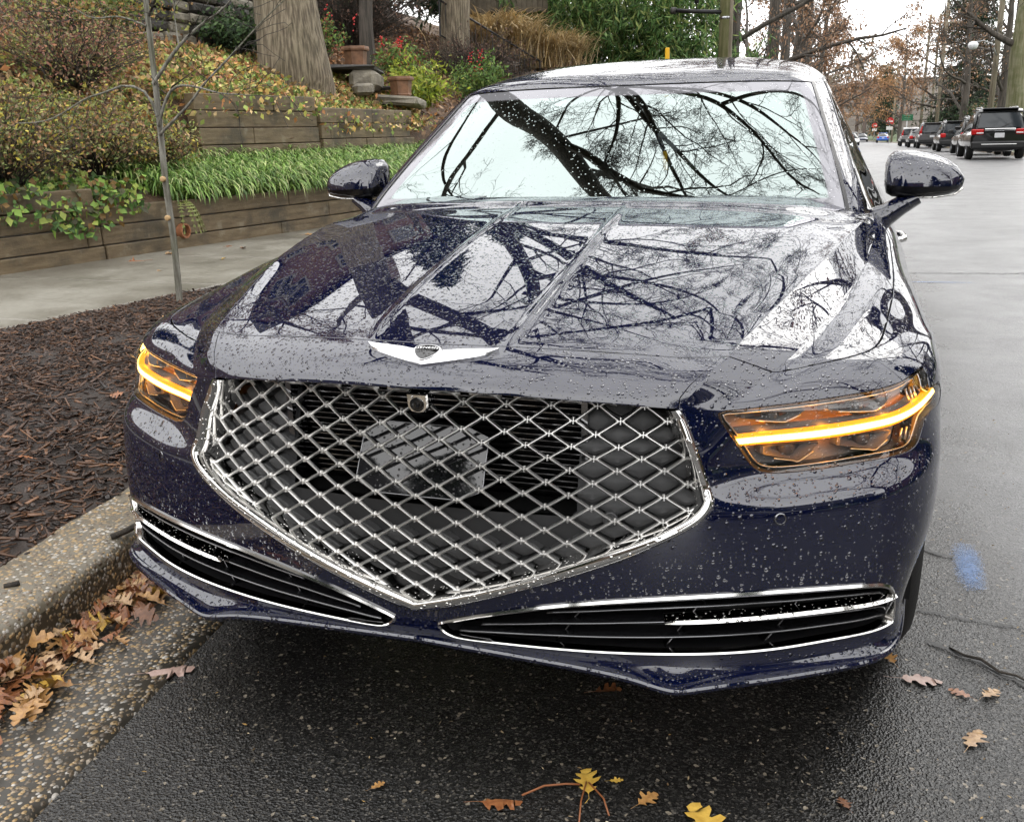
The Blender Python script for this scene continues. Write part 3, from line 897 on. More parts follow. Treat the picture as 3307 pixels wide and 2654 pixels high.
# radiator: slats in the opening
mesh('radiator', [(-.36, .20, .50), (.36, .20, .50), (.36, .22, .82), (-.36, .22, .82)], [(0, 1, 2, 3)], MAT['black_void'], GRL)
sl = MB()
for z in np.arange(.555, .785, .0115):
    sl.box((0, .165, z), (.62, .012, .0022))
sl.box((-.318, .15, .66), (.012, .05, .26)); sl.box((.318, .15, .66), (.012, .05, .26))
sl.build('radiator_slats', MAT['dark_chrome'], GRL)['kind'] = 'stuff'
# radar cover behind the bars
rp = np.array([(-.137, .703), (-.09, .720), (.09, .720), (.137, .703), (.137, .598), (.09, .578), (-.09, .578), (-.137, .598)])[::-1]
rq = resample(rp, 64, True)
tl_ = lambda z: lo_(z) - .0050 - (np.asarray(z) - .598) * .22
P, N = face(rq[:, 0], rq[:, 1], tl_(rq[:, 1])); P2, _ = face(rq[:, 0], rq[:, 1], tl_(rq[:, 1]) - .012)
C, _ = face([.0], [.650], tl_([.650]))
n = len(rq)
rings = [P]
for s in (.8, .6, .4, .2):
    q = np.array([.0, .650]) + (rq - [.0, .650]) * s
    rings.append(face(q[:, 0], q[:, 1], tl_(q[:, 1]))[0])
v = np.vstack([P2] + rings + [C]); f = []
for k in range(len(rings)):
    for i in range(n): f.append((k * n + i, (k + 1) * n + i, (k + 1) * n + (i + 1) % n, k * n + (i + 1) % n)[::-1])
for i in range(n): f.append((len(rings) * n + i, len(rings) * n + (i + 1) % n, (len(rings) + 1) * n))
mesh('radar_cover', v, f, MAT['gloss_black'], GRL, True, auto=40)
ru = MB(); ru.tube(np.vstack([P, P[:2]]), .0012, 5, False); ru.build('radar_edge', MAT['dark_chrome'], GRL, True)
# front camera
def loc_frame(p, n):
    n = n / np.linalg.norm(n); x = np.array([1., 0, 0]); x = x - n * (x @ n); x /= np.linalg.norm(x)
    return np.stack([x, np.cross(n, x), n], 1)
cp, cn = face([0.0], [.759], -.024); M_ = loc_frame(cp[0], np.array([0, -1, -.12]))
cm = MB()
ou = [(-.022, .020), (.022, .020), (.022, -.008), (.015, -.018), (0, -.021), (-.015, -.018), (-.022, -.008)]
k = len(ou)
v = np.array([(x, y, z) for z, s in ((-.03, 1), (.004, 1), (.008, .88)) for x, y in [(a * s, b * s) for a, b in ou]])
f = [tuple(range(2 * k, 3 * k))] + [(a * k + i, a * k + (i + 1) % k, (a + 1) * k + (i + 1) % k, (a + 1) * k + i) for a in range(2) for i in range(k)]
cm.add(v @ M_.T + cp[0], f)
cam_o = cm.build('camera_housing', MAT['chrome'], GRL, True, auto=30)
cm = MB(); cm.lathe([(.0145, .0078), (.0145, .0095), (.011, .0088), (.006, .0088), (.0055, .0105), (.0001, .0115)], 20, cp[0] - M_[:, 1] * .002, M_); cm.build('camera_lens', MAT['gloss_black'], cam_o, True, auto=40)
for sx in (-1, 1):
    sp, sn = face([sx * .385], [.556], -.047); M_ = loc_frame(sp[0], sn[0]); cm = MB()
    cm.lathe([(.014, -.02), (.014, .010), (.012, .012), (.010, .0105), (.0001, .0105)], 20, sp[0], M_); cm.build('parking_sensor', MAT['grey_plastic'], GRL, True, auto=40)
    u_, v_ = .5179 * sx, 6.133
    sp, sn = SURF(np.array([u_]), np.array([v_])); M_ = loc_frame(sp[0], sn[0]); cm = MB()
    cm.lathe([(.0085, .0012), (.0100, .0018), (.0115, .0004)], 24, sp[0], M_); cm.build('sensor_ring', MAT['dark_chrome'], CAR, True)
# tabs where the lattice meets the top edge
# ---- winged badge on the nose
EM = bpy.data.objects.new('badge', None); COL.objects.link(EM); EM.parent = CAR
def on_nose(x, y, off):
    """x across, y up along the nose from its badge point"""
    x = np.asarray(x, float); y = np.asarray(y, float)
    u = x / 1.235
    v0 = 12.62
    # metres per v near the badge
    a = surf(np.array([0.]), np.array([12.3]))[0][0]; b = surf(np.array([0.]), np.array([13.2]))[0][0]
    k = .9 / np.linalg.norm(b - a)
    return SURF(u, v0 + y * k, off)[0]
def plate(outline, name, mat, top, base, parent, n=90, bevel=.92):
    c = np.mean(outline, 0)
    q = resample(np.array(outline), n, True)
    q2 = c + (q - c) * bevel
    rows = [on_nose(q[:, 0], q[:, 1], base), on_nose(q[:, 0], q[:, 1], top * .55 + base * .45), on_nose(q2[:, 0], q2[:, 1], top)]
    cc = on_nose([c[0]], [c[1]], top)
    v = np.vstack(rows + [cc]); f = []
    for a in range(2):
        for i in range(n): f.append((a * n + i, a * n + (i + 1) % n, (a + 1) * n + (i + 1) % n, (a + 1) * n + i))
    for i in range(n): f.append((2 * n + i, 2 * n + (i + 1) % n, 3 * n))
    return mesh(name, v, f, mat, parent, True, auto=30)
for s in (1, -1):
    wing = [(.026 * s, .030), (.035 * s, .034), (.06 * s, .039), (.134 * s, .042), (.131 * s, .037), (.118 * s, .026), (.10 * s, .018), (.06 * s, .004), (.001 * s, -.016), (.001 * s, .0), (.018 * s, .010)]
    wing = wing if s > 0 else wing[::-1]
    # split wing into strips so the outline stays exact
    top = np.array([(.0, .022), (.022, .024), (.030, .033), (.06, .0385), (.10, .041), (.134, .042)]); bot = np.array([(.0, -.016), (.03, -.006), (.06, .004), (.10, .018), (.118, .026), (.134, .041)])
    xs = np.linspace(0, .134, 40); ty = np.interp(xs, top[:, 0], top[:, 1]); by = np.interp(xs, bot[:, 0], bot[:, 1])
    rows = []
    for tt, o in ((0, -.002), (.0, .004), (.12, .0075), (.5, .0082), (.52, .0070), (.9, .0075), (1., .005), (1., -.002)):
        rows.append(on_nose(xs * s, by + (ty - by) * tt, o))
    strip(rows if s > 0 else rows[::-1], 'wing', MAT['satin_chrome'], EM, auto=25)
shd = np.array([(0, .041), (.014, .0385), (.024, .034), (.0290, .029), (.0265, .018), (.020, .006), (.012, -.003), (0, -.010), (-.012, -.003), (-.020, .006), (-.0265, .018), (-.0290, .029), (-.024, .034), (-.014, .0385)])
plate(smooth_poly(shd, 1, True)[::-1] * [1, 1], 'shield_rim', MAT['satin_chrome'], .0105, 0, EM, bevel=.95)
plate((smooth_poly(shd, 1, True)[::-1] - [0, .021]) * .86 + [0, .021], 'shield', MAT['gloss_black'], .0114, .008, EM, bevel=.98)
tcu = bpy.data.curves.new('lettering', 'FONT'); tcu.body = 'GENESIS'; tcu.size = .0128; tcu.align_x = 'CENTER'; tcu.align_y = 'CENTER'; tcu.extrude = .0006; tcu.space_character = 1.08
to = bpy.data.objects.new('lettering', tcu); COL.objects.link(to)
to.data.materials.append(MAT['bright_chrome'])
pc = on_nose([0.], [.0255], .0136)[0]; px_ = on_nose([.01], [.0275], .0122)[0] - pc; py_ = on_nose([0.], [.033], .0122)[0] - pc
px_ /= np.linalg.norm(px_); py_ -= px_ * (py_ @ px_); py_ /= np.linalg.norm(py_); pz_ = np.cross(px_, py_)
mm = Matrix(np.stack([px_, py_, pz_], 1).tolist()).to_4x4(); mm.translation = Vector(pc.tolist()); to.matrix_world = mm @ Matrix.Scale(.92, 4, (1, 0, 0))
bpy.context.view_layer.update()
tm_ = bpy.data.meshes.new_from_object(to.evaluated_get(bpy.context.evaluated_depsgraph_get()))
t2 = bpy.data.objects.new('badge_lettering', tm_); COL.objects.link(t2); t2.matrix_world = to.matrix_world.copy(); t2.parent = EM
if not tm_.materials: tm_.materials.append(MAT['bright_chrome'])
t2['kind'] = 'stuff'
bpy.data.objects.remove(to)

# ---- headlights
def inset_(q, d):
    m = np.asarray(q) * [1.2, .06]
    t = np.roll(m, -2, 0) - np.roll(m, 2, 0); t /= np.linalg.norm(t, axis=1, keepdims=True) + 1e-12
    n = np.stack([-t[:, 1], t[:, 0]], 1)
    ar = ((m[:, 0] * np.roll(m[:, 1], -1)) - (np.roll(m[:, 0], -1) * m[:, 1])).sum()
    return (m + n * d * (1 if ar > 0 else -1)) / [1.2, .06]
def lamp(s):
    H = bpy.data.objects.new('headlight', None); COL.objects.link(H); H.parent = CAR
    q = resample(HLP * [1.2, .06], 200, True) / [1.2, .06]
    sg = np.array([s, 1])
    c = np.array([.62, 9.35])
    def ring(sc_, off): 
        z = inset_(q, (1 - sc_) * .16) if sc_ >= .9 else c + (q - c) * sc_
        return SURF(*(z * sg).T, off)[0]
    fl = (lambda r: r) if s > 0 else (lambda r: r[::-1])
    strip(fl([ring(1.0, -.0015), ring(.975, -.004), ring(.955, -.012)]), 'gasket', MAT['black_plastic'], H, True)
    strip(fl([ring(.955, -.012), ring(.935, -.010), ring(.925, -.016), ring(.90, -.05)]), 'rim', MAT['dark_chrome'], H, True, auto=30)
    # back of housing
    n = 200
    rr = [ring(k, -.05 - .03 * (1 - k)) for k in (.90, .7, .5, .3, .1)]
    v = np.vstack(rr + [SURF(np.array([c[0] * s]), np.array([c[1]]), -.075)[0]]); f = []
    for k in range(4):
        for i in range(n): f.append((k * n + i, k * n + (i + 1) % n, (k + 1) * n + (i + 1) % n, (k + 1) * n + i))
    for i in range(n): f.append((4 * n + i, 4 * n + (i + 1) % n, 5 * n))
    mesh('housing', v, f if s > 0 else [t[::-1] for t in f], MAT['lamp_inner'], H, True)
    # light bar: bright tube of light running through the lamp
    bt = resample(smooth_poly(FT['BT'], 2) * [1.2, .06], 60) / [1.2, .06]; bb = resample(smooth_poly(FT['BB'], 2) * [1.2, .06], 60) / [1.2, .06]
    m1 = bt * .8 + bb * .2; m2 = bt * .2 + bb * .8
    rws = [SURF(*(bt * sg).T, -.03)[0], SURF(*(bt * sg).T, -.012)[0], SURF(*(m1 * sg).T, -.008)[0], SURF(*(m2 * sg).T, -.008)[0], SURF(*(bb * sg).T, -.012)[0], SURF(*(bb * sg).T, -.03)[0]]
    lbar = strip(fl(rws[::-1]), 'light_bar', MAT['amber'], H, auto=60)  # orange edges stand in for bloom glow around the bright core
    c1_ = bt * .74 + bb * .26; c2_ = bt * .26 + bb * .74
    strip(fl([SURF(*(c2_ * sg).T, -.009)[0], SURF(*(c2_ * sg).T, -.0065)[0], SURF(*(c1_ * sg).T, -.0065)[0], SURF(*(c1_ * sg).T, -.009)[0]]), 'light_core', MAT['amber_core'], lbar, auto=60)
    # the lamp's own amber light inside the housing
    for k_ in (8, 22, 38, 50):
        for up_k, e_ in ((.9, bt), (-.9, bb)):
            z_ = e_[k_].copy(); z_[1] += up_k * .22
            ld = bpy.data.lights.new('indicator_glow', 'POINT'); ld.energy = .016; ld.color = (1., .36, .03); ld.shadow_soft_size = .006
            lo_ = bpy.data.objects.new('indicator_glow', ld); COL.objects.link(lo_); lo_.location = SURF(np.array([z_[0] * s]), np.array([z_[1]]), -.022)[0][0]; lo_.parent = H
    # shelves above and below the bar
    for edge, d in ((bt, .18), (bb, -.18)):
        e2 = edge.copy(); e2[:, 1] += d
        strip([SURF(*(edge * sg).T, -.022)[0], SURF(*(e2 * sg).T, -.045)[0]], 'bar_bezel', MAT['lamp_inner'], H)
    # four projector modules with bright lower edges
    for (u0, u1, v0, v1, up) in ((.475, .575, 9.75, 10.45, 1), (.60, .715, 9.95, 10.75, 1), (.51, .60, 8.30, 8.85, 0), (.625, .72, 8.35, 8.95, 0)):
        vc = (v0 + v1) / 2
        o_ = np.array([(u0, v1), (u1 - .02, v1 + .06), (u1, v1), (u1 - .012, vc), (u1 - .035, v0), (u0 + .05, v0 + .05), (u0, v0 + .3)])
        k = resample(o_ * [1.2, .06], 40, True) / [1.2, .06]
        cc = k.mean(0)
        R_ = [SURF(*((cc + (k - cc) * a) * sg).T, o)[0] for a, o in ((1.0, -.060), (1.0, -.030), (.93, -.026), (.80, -.034), (.5, -.046))]
        md = strip(fl(R_[::-1]), 'projector', MAT['lamp_inner'], H, True, auto=25)
        kk = k[(np.abs(k[:, 1] - v0) < (v1 - v0) * .62)]
        e = SURF(*(np.array([(u0 + .02, v0 + .16), (u0 + .05, v0 + .05), (u1 - .035, v0), (u1 - .012, vc)]) * sg).T, -.025)[0]
        ed = MB(); ed.tube(resample(e, 12), .0014, 5); ed.build('edge_trim', MAT['satin_chrome'], md, True)
        lz = SURF(np.array([cc[0] * s]), np.array([cc[1]]), -.044)[0][0]; nn = SURF(np.array([cc[0] * s]), np.array([cc[1]]))[1][0]
        lb = MB(); lb.lathe([(.017, -.004), (.016, .004), (.011, .010), (.005, .0125), (.0001, .013)], 16, lz, loc_frame(lz, nn)); lb.build('projector_lens', MAT['lamp_lens'], md, True)
    # bright line inside the outline
    ln = MB(); w_ = ring(.925, -.012); ln.tube(np.vstack([w_, w_[:2]]), .0014, 5, False); ln.build('outline_trim', MAT['satin_chrome'], H, True)
    # outer reflector fins
    for a in (.745, .757, .769):
        for z in (np.array([(a, 10.9), (a + .004, 10.2)]), np.array([(a - .012, 9.0), (a - .016, 8.5)])):
            fn = MB(); fn.tube(SURF(*(z * sg).T, -.02)[0], .0025, 5); fn.build('reflector_fin', MAT['satin_chrome'], H, True)
    # clear cover, cut to the outline
    lp = dens(c + (HLP - c) * .985, .005)
    l2 = lp if s > 0 else mir(lp)
    cv = panel('lens', [l2], lambda g: inside(g, l2), MAT['lens_glass'], (.4, .9) if s > 0 else (-.9, -.4), (7.9, 12), .012, .15, gap=0, fold=.003, off=-.001, parent=H)
    return H
t = NT('lamp_lens'); t.pbsdf(Base__Color=(.16, .15, .15, 1), Roughness=.12); MAT['lamp_lens'] = t.m
t = NT('lamp_inner'); t.pbsdf(Base__Color=(.36, .345, .34, 1), Metallic=.15, Roughness=.42); MAT['lamp_inner'] = t.m
for s in (1, -1): lamp(s)

# ---- lower intakes
def inset(q, d):
    m = np.asarray(q) * [1.2, .06]
    t = np.roll(m, -1, 0) - np.roll(m, 1, 0); t /= np.linalg.norm(t, axis=1, keepdims=True) + 1e-12
    n = np.stack([-t[:, 1], t[:, 0]], 1)
    ar = ((m[:, 0] * np.roll(m[:, 1], -1)) - (np.roll(m[:, 0], -1) * m[:, 1])).sum()
    return (m + n * d * (1 if ar > 0 else -1)) / [1.2, .06]
def intake(s):
    I_ = bpy.data.objects.new('lower_intake', None); COL.objects.link(I_); I_.parent = CAR
    sg = np.array([s, 1])
    q = resample(INP * [1.2, .06], 180, True) / [1.2, .06]
    c = np.array([.42, 3.2])
    P = SURF(*(q * sg).T, .0005)[0]
    fl = (lambda r: r) if s > 0 else (lambda r: r[::-1])
    q1 = c + (q - c) * .985
    rim = [SURF(*(inset(q, -.001) * sg).T, -.006)[0], SURF(*(inset(q, -.001) * sg).T, .0035)[0], SURF(*(inset(q, .0025) * sg).T, .0062)[0], SURF(*(inset(q, .0055) * sg).T, .004)[0], SURF(*(inset(q, .0065) * sg).T, -.018)[0]]
    strip(fl(rim), 'rim', MAT['chrome_dry'], I_, True)
    n = len(q)
    wall = [SURF(*((c + (q - c) * k) * sg).T, o)[0] for k, o in ((.978, -.012), (.96, -.05), (.93, -.09), (.5, -.10), (.1, -.10))]
    strip(fl(wall), 'cavity', MAT['black_plastic'], I_, True)
    ut = FT['IT']; ub = FT['IB'][::-1]
    def line(t, u0, u1, off, k=50):
        u = np.linspace(u0, u1, k)
        tv = np.interp(u, ut[:, 0], ut[:, 1]); bv = np.interp(u, ub[:, 0], ub[:, 1])
        return np.stack([u, bv + (tv - bv) * t], 1), off
    for t_, u0, u1 in ((.78, .20, .70), (.55, .10, .40), (.28, .065, .715), (.50, .40, .715)):
        L_, _ = line(t_, u0, u1, 0)
        a = SURF(*(L_ * sg).T, -.012)[0]; b = SURF(*(L_ * sg).T, -.055)[0]; th = np.array([0, 0, .0028])
        strip(fl([b - th, a - th, a + th, b + th]), 'slat', MAT['trim_black'], I_, auto=30)
        ed = MB(); ed.tube(a + [0, -.0005, 0], .0016, 5); ed.build('slat_edge', MAT['dark_chrome'], I_, True)
    for u0 in (.24, .40, .545):
        z = np.array([(u0 - .03, np.interp(u0 - .03, ub[:, 0], ub[:, 1]) + .04), (u0, 3.3), (u0 + .035, np.interp(u0 + .035, ut[:, 0], ut[:, 1]) - .06)])
        a = SURF(*(resample(z, 12) * sg).T, -.030)[0]; b = SURF(*(resample(z, 12) * sg).T, -.06)[0]; th = np.array([.002, 0, 0])
        strip([b - th, a - th, a + th, b + th], 'rib', MAT['trim_black'], I_, auto=30)
        ed = MB(); ed.tube(a, .0014, 5); ed.build('rib_edge', MAT['dark_chrome'], I_, True)
    # bright blade
    fg = resample(smooth_poly(FT['FG'], 2) * [1.2, .06], 40) / [1.2, .06]
    h = np.interp(np.linspace(0, 1, 40), [0, .05, .12, .75, 1], [.02, .085, .10, .09, .075])
    lo = fg.copy(); lo[:, 1] -= h * 1.3; hi = fg.copy(); hi[:, 1] += h * .5
    cr = fg.copy(); cr[:, 1] -= h * .25
    R_ = [SURF(*(lo * sg).T, -.028)[0], SURF(*(lo * sg).T, -.004)[0], SURF(*(cr * sg).T, .006)[0], SURF(*(hi * sg).T, .001)[0], SURF(*(hi * sg).T, -.03)[0]]
    strip(fl(R_[::-1]), 'blade', MAT['chrome'], I_, auto=30)
for s in (1, -1): intake(s)

# ---- cabin
def gpatch(name, u0, u1, v0, v1, nu, nv, mat, parent=CAR, off=0., uvs=False, thick=0):
    U, V = np.meshgrid(np.linspace(u0, u1, nu), np.linspace(v0, v1, nv))
    p, n = G(U.ravel(), V.ravel())
    # outward normal: up
    sgn = np.where((n[:, 2] < 0) & (np.abs(U.ravel()) < 4.8), -1, 1)[:, None]
    n = n * sgn
    p = p + n * off
    f = [(j * nu + i, j * nu + i + 1, (j + 1) * nu + i + 1, (j + 1) * nu + i) for j in range(nv - 1) for i in range(nu - 1)]
    o = mesh(name, p, f, mat, parent, True, normals=n)
    if uvs:
        me = o.data; l = me.uv_layers.new(name='UVMap')
        x = ((U - u0) / (u1 - u0)).ravel(); y = ((V - v0) / (v1 - v0)).ravel()
        for lp in me.loops: l.data[lp.index].uv = (x[lp.vertex_index], y[lp.vertex_index])
    return o
gpatch('windshield', -2.94, 2.94, .25, 3.96, 60, 40, MAT['windshield'], uvs=True)
gpatch('roof', -4.3, 4.3, 4.03, 9.0, 70, 50, MAT['paint'])
gpatch('rear_window', -4.2, 4.2, 9.03, 10, 30, 10, MAT['car_window'])
gpatch('windshield_header', -3.1, 3.1, 3.955, 4.04, 40, 3, MAT['trim_black'], off=-.004)
for s in (1, -1):
    a, b = (3.08, 4.32) if s > 0 else (-4.32, -3.08)
    gpatch('a_pillar', a, b, .0, 4.03, 14, 40, MAT['paint'])
    a, b = (2.93, 3.09) if s > 0 else (-3.09, -2.93)
    gpatch('windshield_trim', a, b, .1, 4.03, 4, 40, MAT['trim_black'], off=.003)
    a, b = (4.30, 4.50) if s > 0 else (-4.50, -4.30)
    gpatch('window_trim', a, b, .6, 9.0, 4, 50, MAT['trim_black'], off=.002)
    a, b = (4.48, 5.98) if s > 0 else (-5.98, -4.48)
    gpatch('side_window', a, b, .6, 9.0, 8, 50, MAT['car_window'])
# body side: doors and rear quarter down to the sill
SIDE = [[(.86, 1.45, .93), (.925, 1.46, .85), (.948, 1.46, .72), (.955, 1.46, .55), (.950, 1.46, .38), (.925, 1.46, .26)],
        [(.875, 1.75, .96), (.93, 1.75, .86), (.950, 1.75, .72), (.955, 1.75, .55), (.950, 1.75, .38), (.925, 1.75, .25)],
        [(.885, 2.3, .972), (.935, 2.3, .87), (.952, 2.3, .73), (.957, 2.3, .55), (.950, 2.3, .38), (.925, 2.3, .24)],
        [(.885, 3.0, .974), (.938, 3.0, .88), (.954, 3.0, .74), (.957, 3.0, .55), (.950, 3.0, .38), (.925, 3.0, .24)],
        [(.882, 3.7, .98), (.94, 3.7, .89), (.956, 3.7, .75), (.958, 3.7, .58), (.950, 3.7, .42), (.925, 3.7, .26)],
        [(.85, 4.3, .995), (.93, 4.3, .90), (.955, 4.3, .78), (.958, 4.3, .62), (.950, 4.3, .48), (.930, 4.3, .34)],
        [(.80, 4.85, 1.0), (.89, 4.85, .91), (.93, 4.85, .79), (.935, 4.85, .62), (.92, 4.85, .46), (.88, 4.85, .34)],
        [(.70, 5.12, .99), (.78, 5.13, .90), (.82, 5.15, .78), (.83, 5.15, .62), (.82, 5.13, .46), (.78, 5.08, .34)]]
class Side(Net):
    def pad(s, C):
        C = np.concatenate([2 * C[:, :1] - C[:, 1:2], C, 2 * C[:, -1:] - C[:, -2:-1]], 1)
        return np.concatenate([2 * C[:1] - C[1:2], C, 2 * C[-1:] - C[-2:-1]], 0)
SN = Side(SIDE)
for s in (1, -1):
    for nm, v0, v1 in (('front_door', .02, 2.97), ('rear_door', 3.0, 4.1), ('rear_quarter', 4.13, 7.0)):
        U, V = np.meshgrid(np.linspace(0, 5, 24), np.linspace(v0, v1, 26))
        p, n = SN(U.ravel(), V.ravel())
        if nm == 'front_door': p = p
        w_ = np.array([s, 1, 1]); n = n * np.sign(n[:, :1]) * 1.0
        f = [(j * 24 + i, j * 24 + i + 1, (j + 1) * 24 + i + 1, (j + 1) * 24 + i) for j in range(25) for i in range(23)]
        d = mesh(nm, p * w_, f, MAT['paint'], CAR, True, normals=n * w_)
        if nm != 'rear_quarter':
            hb = MB(); y = 2.75 if nm == 'front_door' else 3.85
            hb.tube([(s * .955, y - .11, .80), (s * .985, y - .08, .802), (s * .988, y, .805), (s * .985, y + .08, .806), (s * .955, y + .11, .806)], .012, 8); hb.build('handle', MAT['chrome'], d, True)
zz_ = np.linspace(.27, .83, 22)
y0_ = ARC_C[0] + np.sqrt(np.maximum(ARC_R ** 2 - (zz_ - ARC_C[1]) ** 2, 0)); xs_ = np.interp(zz_, [.26, .38, .55, .72, .85], [.925, .950, .957, .952, .932])
for s in (1, -1):
    V_ = []; 
    for x_, y_, z_ in zip(xs_, y0_, zz_):
        for k in np.linspace(0, 1, 8): V_.append((s * (x_ - .004), y_ + (1.458 - y_) * k, z_))
    f = [(j * 8 + i, j * 8 + i + 1, (j + 1) * 8 + i + 1, (j + 1) * 8 + i) for j in range(21) for i in range(7)]
    mesh('fender_side', V_, [q if s > 0 else q[::-1] for q in f], MAT['paint'], CAR, True)
bd = MB()
bd.add([(-.80, 4.30, 1.02), (.80, 4.30, 1.02), (.78, 4.9, 1.04), (-.78, 4.9, 1.04), (-.70, 5.12, .99), (.70, 5.12, .99), (-.80, 5.14, .6), (.80, 5.14, .6), (-.78, 5.06, .34), (.78, 5.06, .34)], [(0, 1, 2, 3), (3, 2, 5, 4), (4, 5, 7, 6), (6, 7, 9, 8)])
bd.build('trunk_lid', MAT['paint'], CAR)
ub = MB(); ub.box((0, 2.9, .36), (1.5, 4.2, .26)); ub.box((0, .78, .55), (1.30, .9, .40)); ub.box((0, .42, .235), (1.45, .5, .03)); ub.box((0, 4.7, .6), (1.5, .7, .5))
ub.build('underbody', MAT['black_void'], CAR)
# cabin interior
it = MB(); it.bbox((0, 1.72, .90), (1.46, .55, .16), .05); it.build('dashboard', MAT['interior'], CAR)
for sx in (-.38, .38):
    it = MB(); it.bbox((sx, 2.55, .62), (.52, .55, .16), .05); it.bbox((sx, 2.86, .95), (.50, .16, .62), .06, [(1, 0, 0), (0, .97, .24), (0, -.24, .97)]); it.bbox((sx, 2.95, 1.30), (.26, .10, .17), .04); it.build('seat', MAT['interior'], CAR)
it = MB(); a = np.linspace(0, 2 * np.pi, 33); it.tube(np.stack([.38 + .185 * np.cos(a), 2.05 + .06 * np.sin(a), 1.0 + .165 * np.sin(a)], 1), .016, 8, False); it.box((.38, 2.04, 1.0), (.34, .04, .06)); it.build('steering_wheel', MAT['interior'], CAR, True)
it = MB(); it.bbox((0, 2.02, 1.315), (.25, .03, .075), .02); it.box((0, 1.97, 1.36), (.03, .03, .06)); it.build('rear_view_mirror', MAT['trim_black'], CAR)

# ---- door mirrors
def door_mirror(s):
    Mo = bpy.data.objects.new('door_mirror', None); COL.objects.link(Mo); Mo.parent = CAR
    xs = np.array([.862, .868, .885, .92, .96, 1.0, 1.04, 1.066, 1.082, 1.089])
    top = np.array([1.130, 1.152, 1.168, 1.171, 1.168, 1.160, 1.143, 1.124, 1.103, 1.088])
    bot = np.array([1.068, 1.044, 1.034, 1.030, 1.030, 1.032, 1.037, 1.045, 1.058, 1.076])
    dep = np.array([.05, .085, .10, .11, .115, .113, .105, .09, .065, .03])
    n = 28
    up = []; 
    for x, t_, b_, d in zip(xs, top, bot, dep):
        zc = (t_ + b_) / 2; hz = (t_ - b_) / 2
        r = []
        for k in range(n):
            a = 2 * np.pi * k / n
            ca, sa = np.cos(a), np.sin(a)
            e = 2.6
            rr = 1 / (abs(ca) ** e + abs(sa) ** e) ** (1 / e)
            y = 1.72 - d * ca * rr if ca > 0 else 1.72 - d * .55 * ca * rr
            zz = zc + hz * sa * rr; r.append((x * s, y + (x - .86) * .12 + (zz - 1.06) * .38, zz))
        up.append(r)
    v = np.array(up).reshape(-1, 3); m = len(xs)
    f = []
    for i in range(m - 1):
        for j in range(n):
            q = (i * n + j, i * n + (j + 1) % n, (i + 1) * n + (j + 1) % n, (i + 1) * n + j)
            f.append(q if s < 0 else q[::-1])
    f.append(tuple(range(n)) if s > 0 else tuple(range(n))[::-1]); f.append(tuple((m - 1) * n + j for j in range(n))[::-1] if s > 0 else tuple((m - 1) * n + j for j in range(n)))
    zf = lambda q: np.mean([v[i][2] for i in q]); 
    cut = lambda q: (zf(q) - np.interp(abs(np.mean([v[i][0] for i in q])), xs, bot)) / np.interp(abs(np.mean([v[i][0] for i in q])), xs, top - bot)
    for nm, keep, mt in (('cap', [q for q in f if cut(q) >= .26], 'paint'), ('lower_shell', [q for q in f if cut(q) < .26], 'trim_black')):
        mesh(nm, v, keep, MAT[mt], Mo, True)
    g = MB(); g.box((s * .965, 1.775, 1.10), (.15, .006, .075)); g.build('mirror_glass', MAT['bright_chrome'], Mo)
    ch = MB(); ch.tube([(s * .925, 1.655, 1.033), (s * 1.0, 1.65, 1.034), (s * 1.06, 1.668, 1.042), (s * 1.083, 1.70, 1.058)], .0035, 6); ch.build('chrome_line', MAT['chrome'], Mo, True)
    # arm
    st = [((.825, 1.64, .960), .040, .06), ((.872, 1.66, .980), .034, .055), ((.915, 1.68, 1.010), .027, .05), ((.96, 1.70, 1.034), .020, .05)]
    P = []
    for c_, hz, hy in st:
        for k in range(10):
            a = 2 * np.pi * k / 10; P.append((s * (c_[0] + .012 * np.sin(a) * -1), c_[1] - hy * np.cos(a), c_[2] + hz * np.sin(a)))
    f = [(i * 10 + j, i * 10 + (j + 1) % 10, (i + 1) * 10 + (j + 1) % 10, (i + 1) * 10 + j) for i in range(3) for j in range(10)]
    mesh('arm', P, [q if s < 0 else q[::-1] for q in f], MAT['paint'], Mo, True)
for s in (1, -1): door_mirror(s)

# ---- wheels
def wheel(x, y, r, w_, parent, rimr=.66, spokes=10, tm='rubber', rm='rim_metal', name='wheel'):
    s = 1 if x > 0 else -1
    Wh = bpy.data.objects.new(name, None); COL.objects.link(Wh); Wh.parent = parent
    M_ = np.array([(0, 0, s), (0, 1, 0), (-s, 0, 0)]).T.T
    M_ = np.array([[0, 0, s], [0, 1, 0], [1, 0, 0]], float)
    c = (x, y, r)
    h = w_ / 2; q = r * rimr
    t_ = MB(); t_.lathe([(q, -h * .8), (q + .02, -h), (r * .88, -h * 1.06), (r * .965, -h * .9), (r * .995, -h * .6), (r, 0), (r * .995, h * .6), (r * .965, h * .9), (r * .88, h * 1.06), (q + .02, h), (q, h * .8)], 40, c, M_)
    t_.build('tyre', MAT[tm], Wh, True)
    m_ = MB(); m_.lathe([(q, h * .85), (q - .012, h * .82), (q - .02, h * .4), (q - .03, -h * .8)], 32, c, M_)
    for k in range(spokes):
        a = 2 * np.pi * k / spokes
        p0 = np.array([.035 * math.cos(a), .035 * math.sin(a), h * .5]); p1 = np.array([(q - .012) * math.cos(a), (q - .012) * math.sin(a), h * .72])
        m_.tube(np.array([p0, p1]) @ M_.T + np.array(c), [.022, .016], 5)
    m_.lathe([(.07, h * .35), (.07, h * .5), (.05, h * .58), (.0001, h * .6)], 16, c, M_)
    m_.lathe([(q * .8, -h * .1), (.0001, -h * .1)], 24, c, M_)
    m_.build('rim', MAT[rm], Wh, True, auto=40)
    return Wh
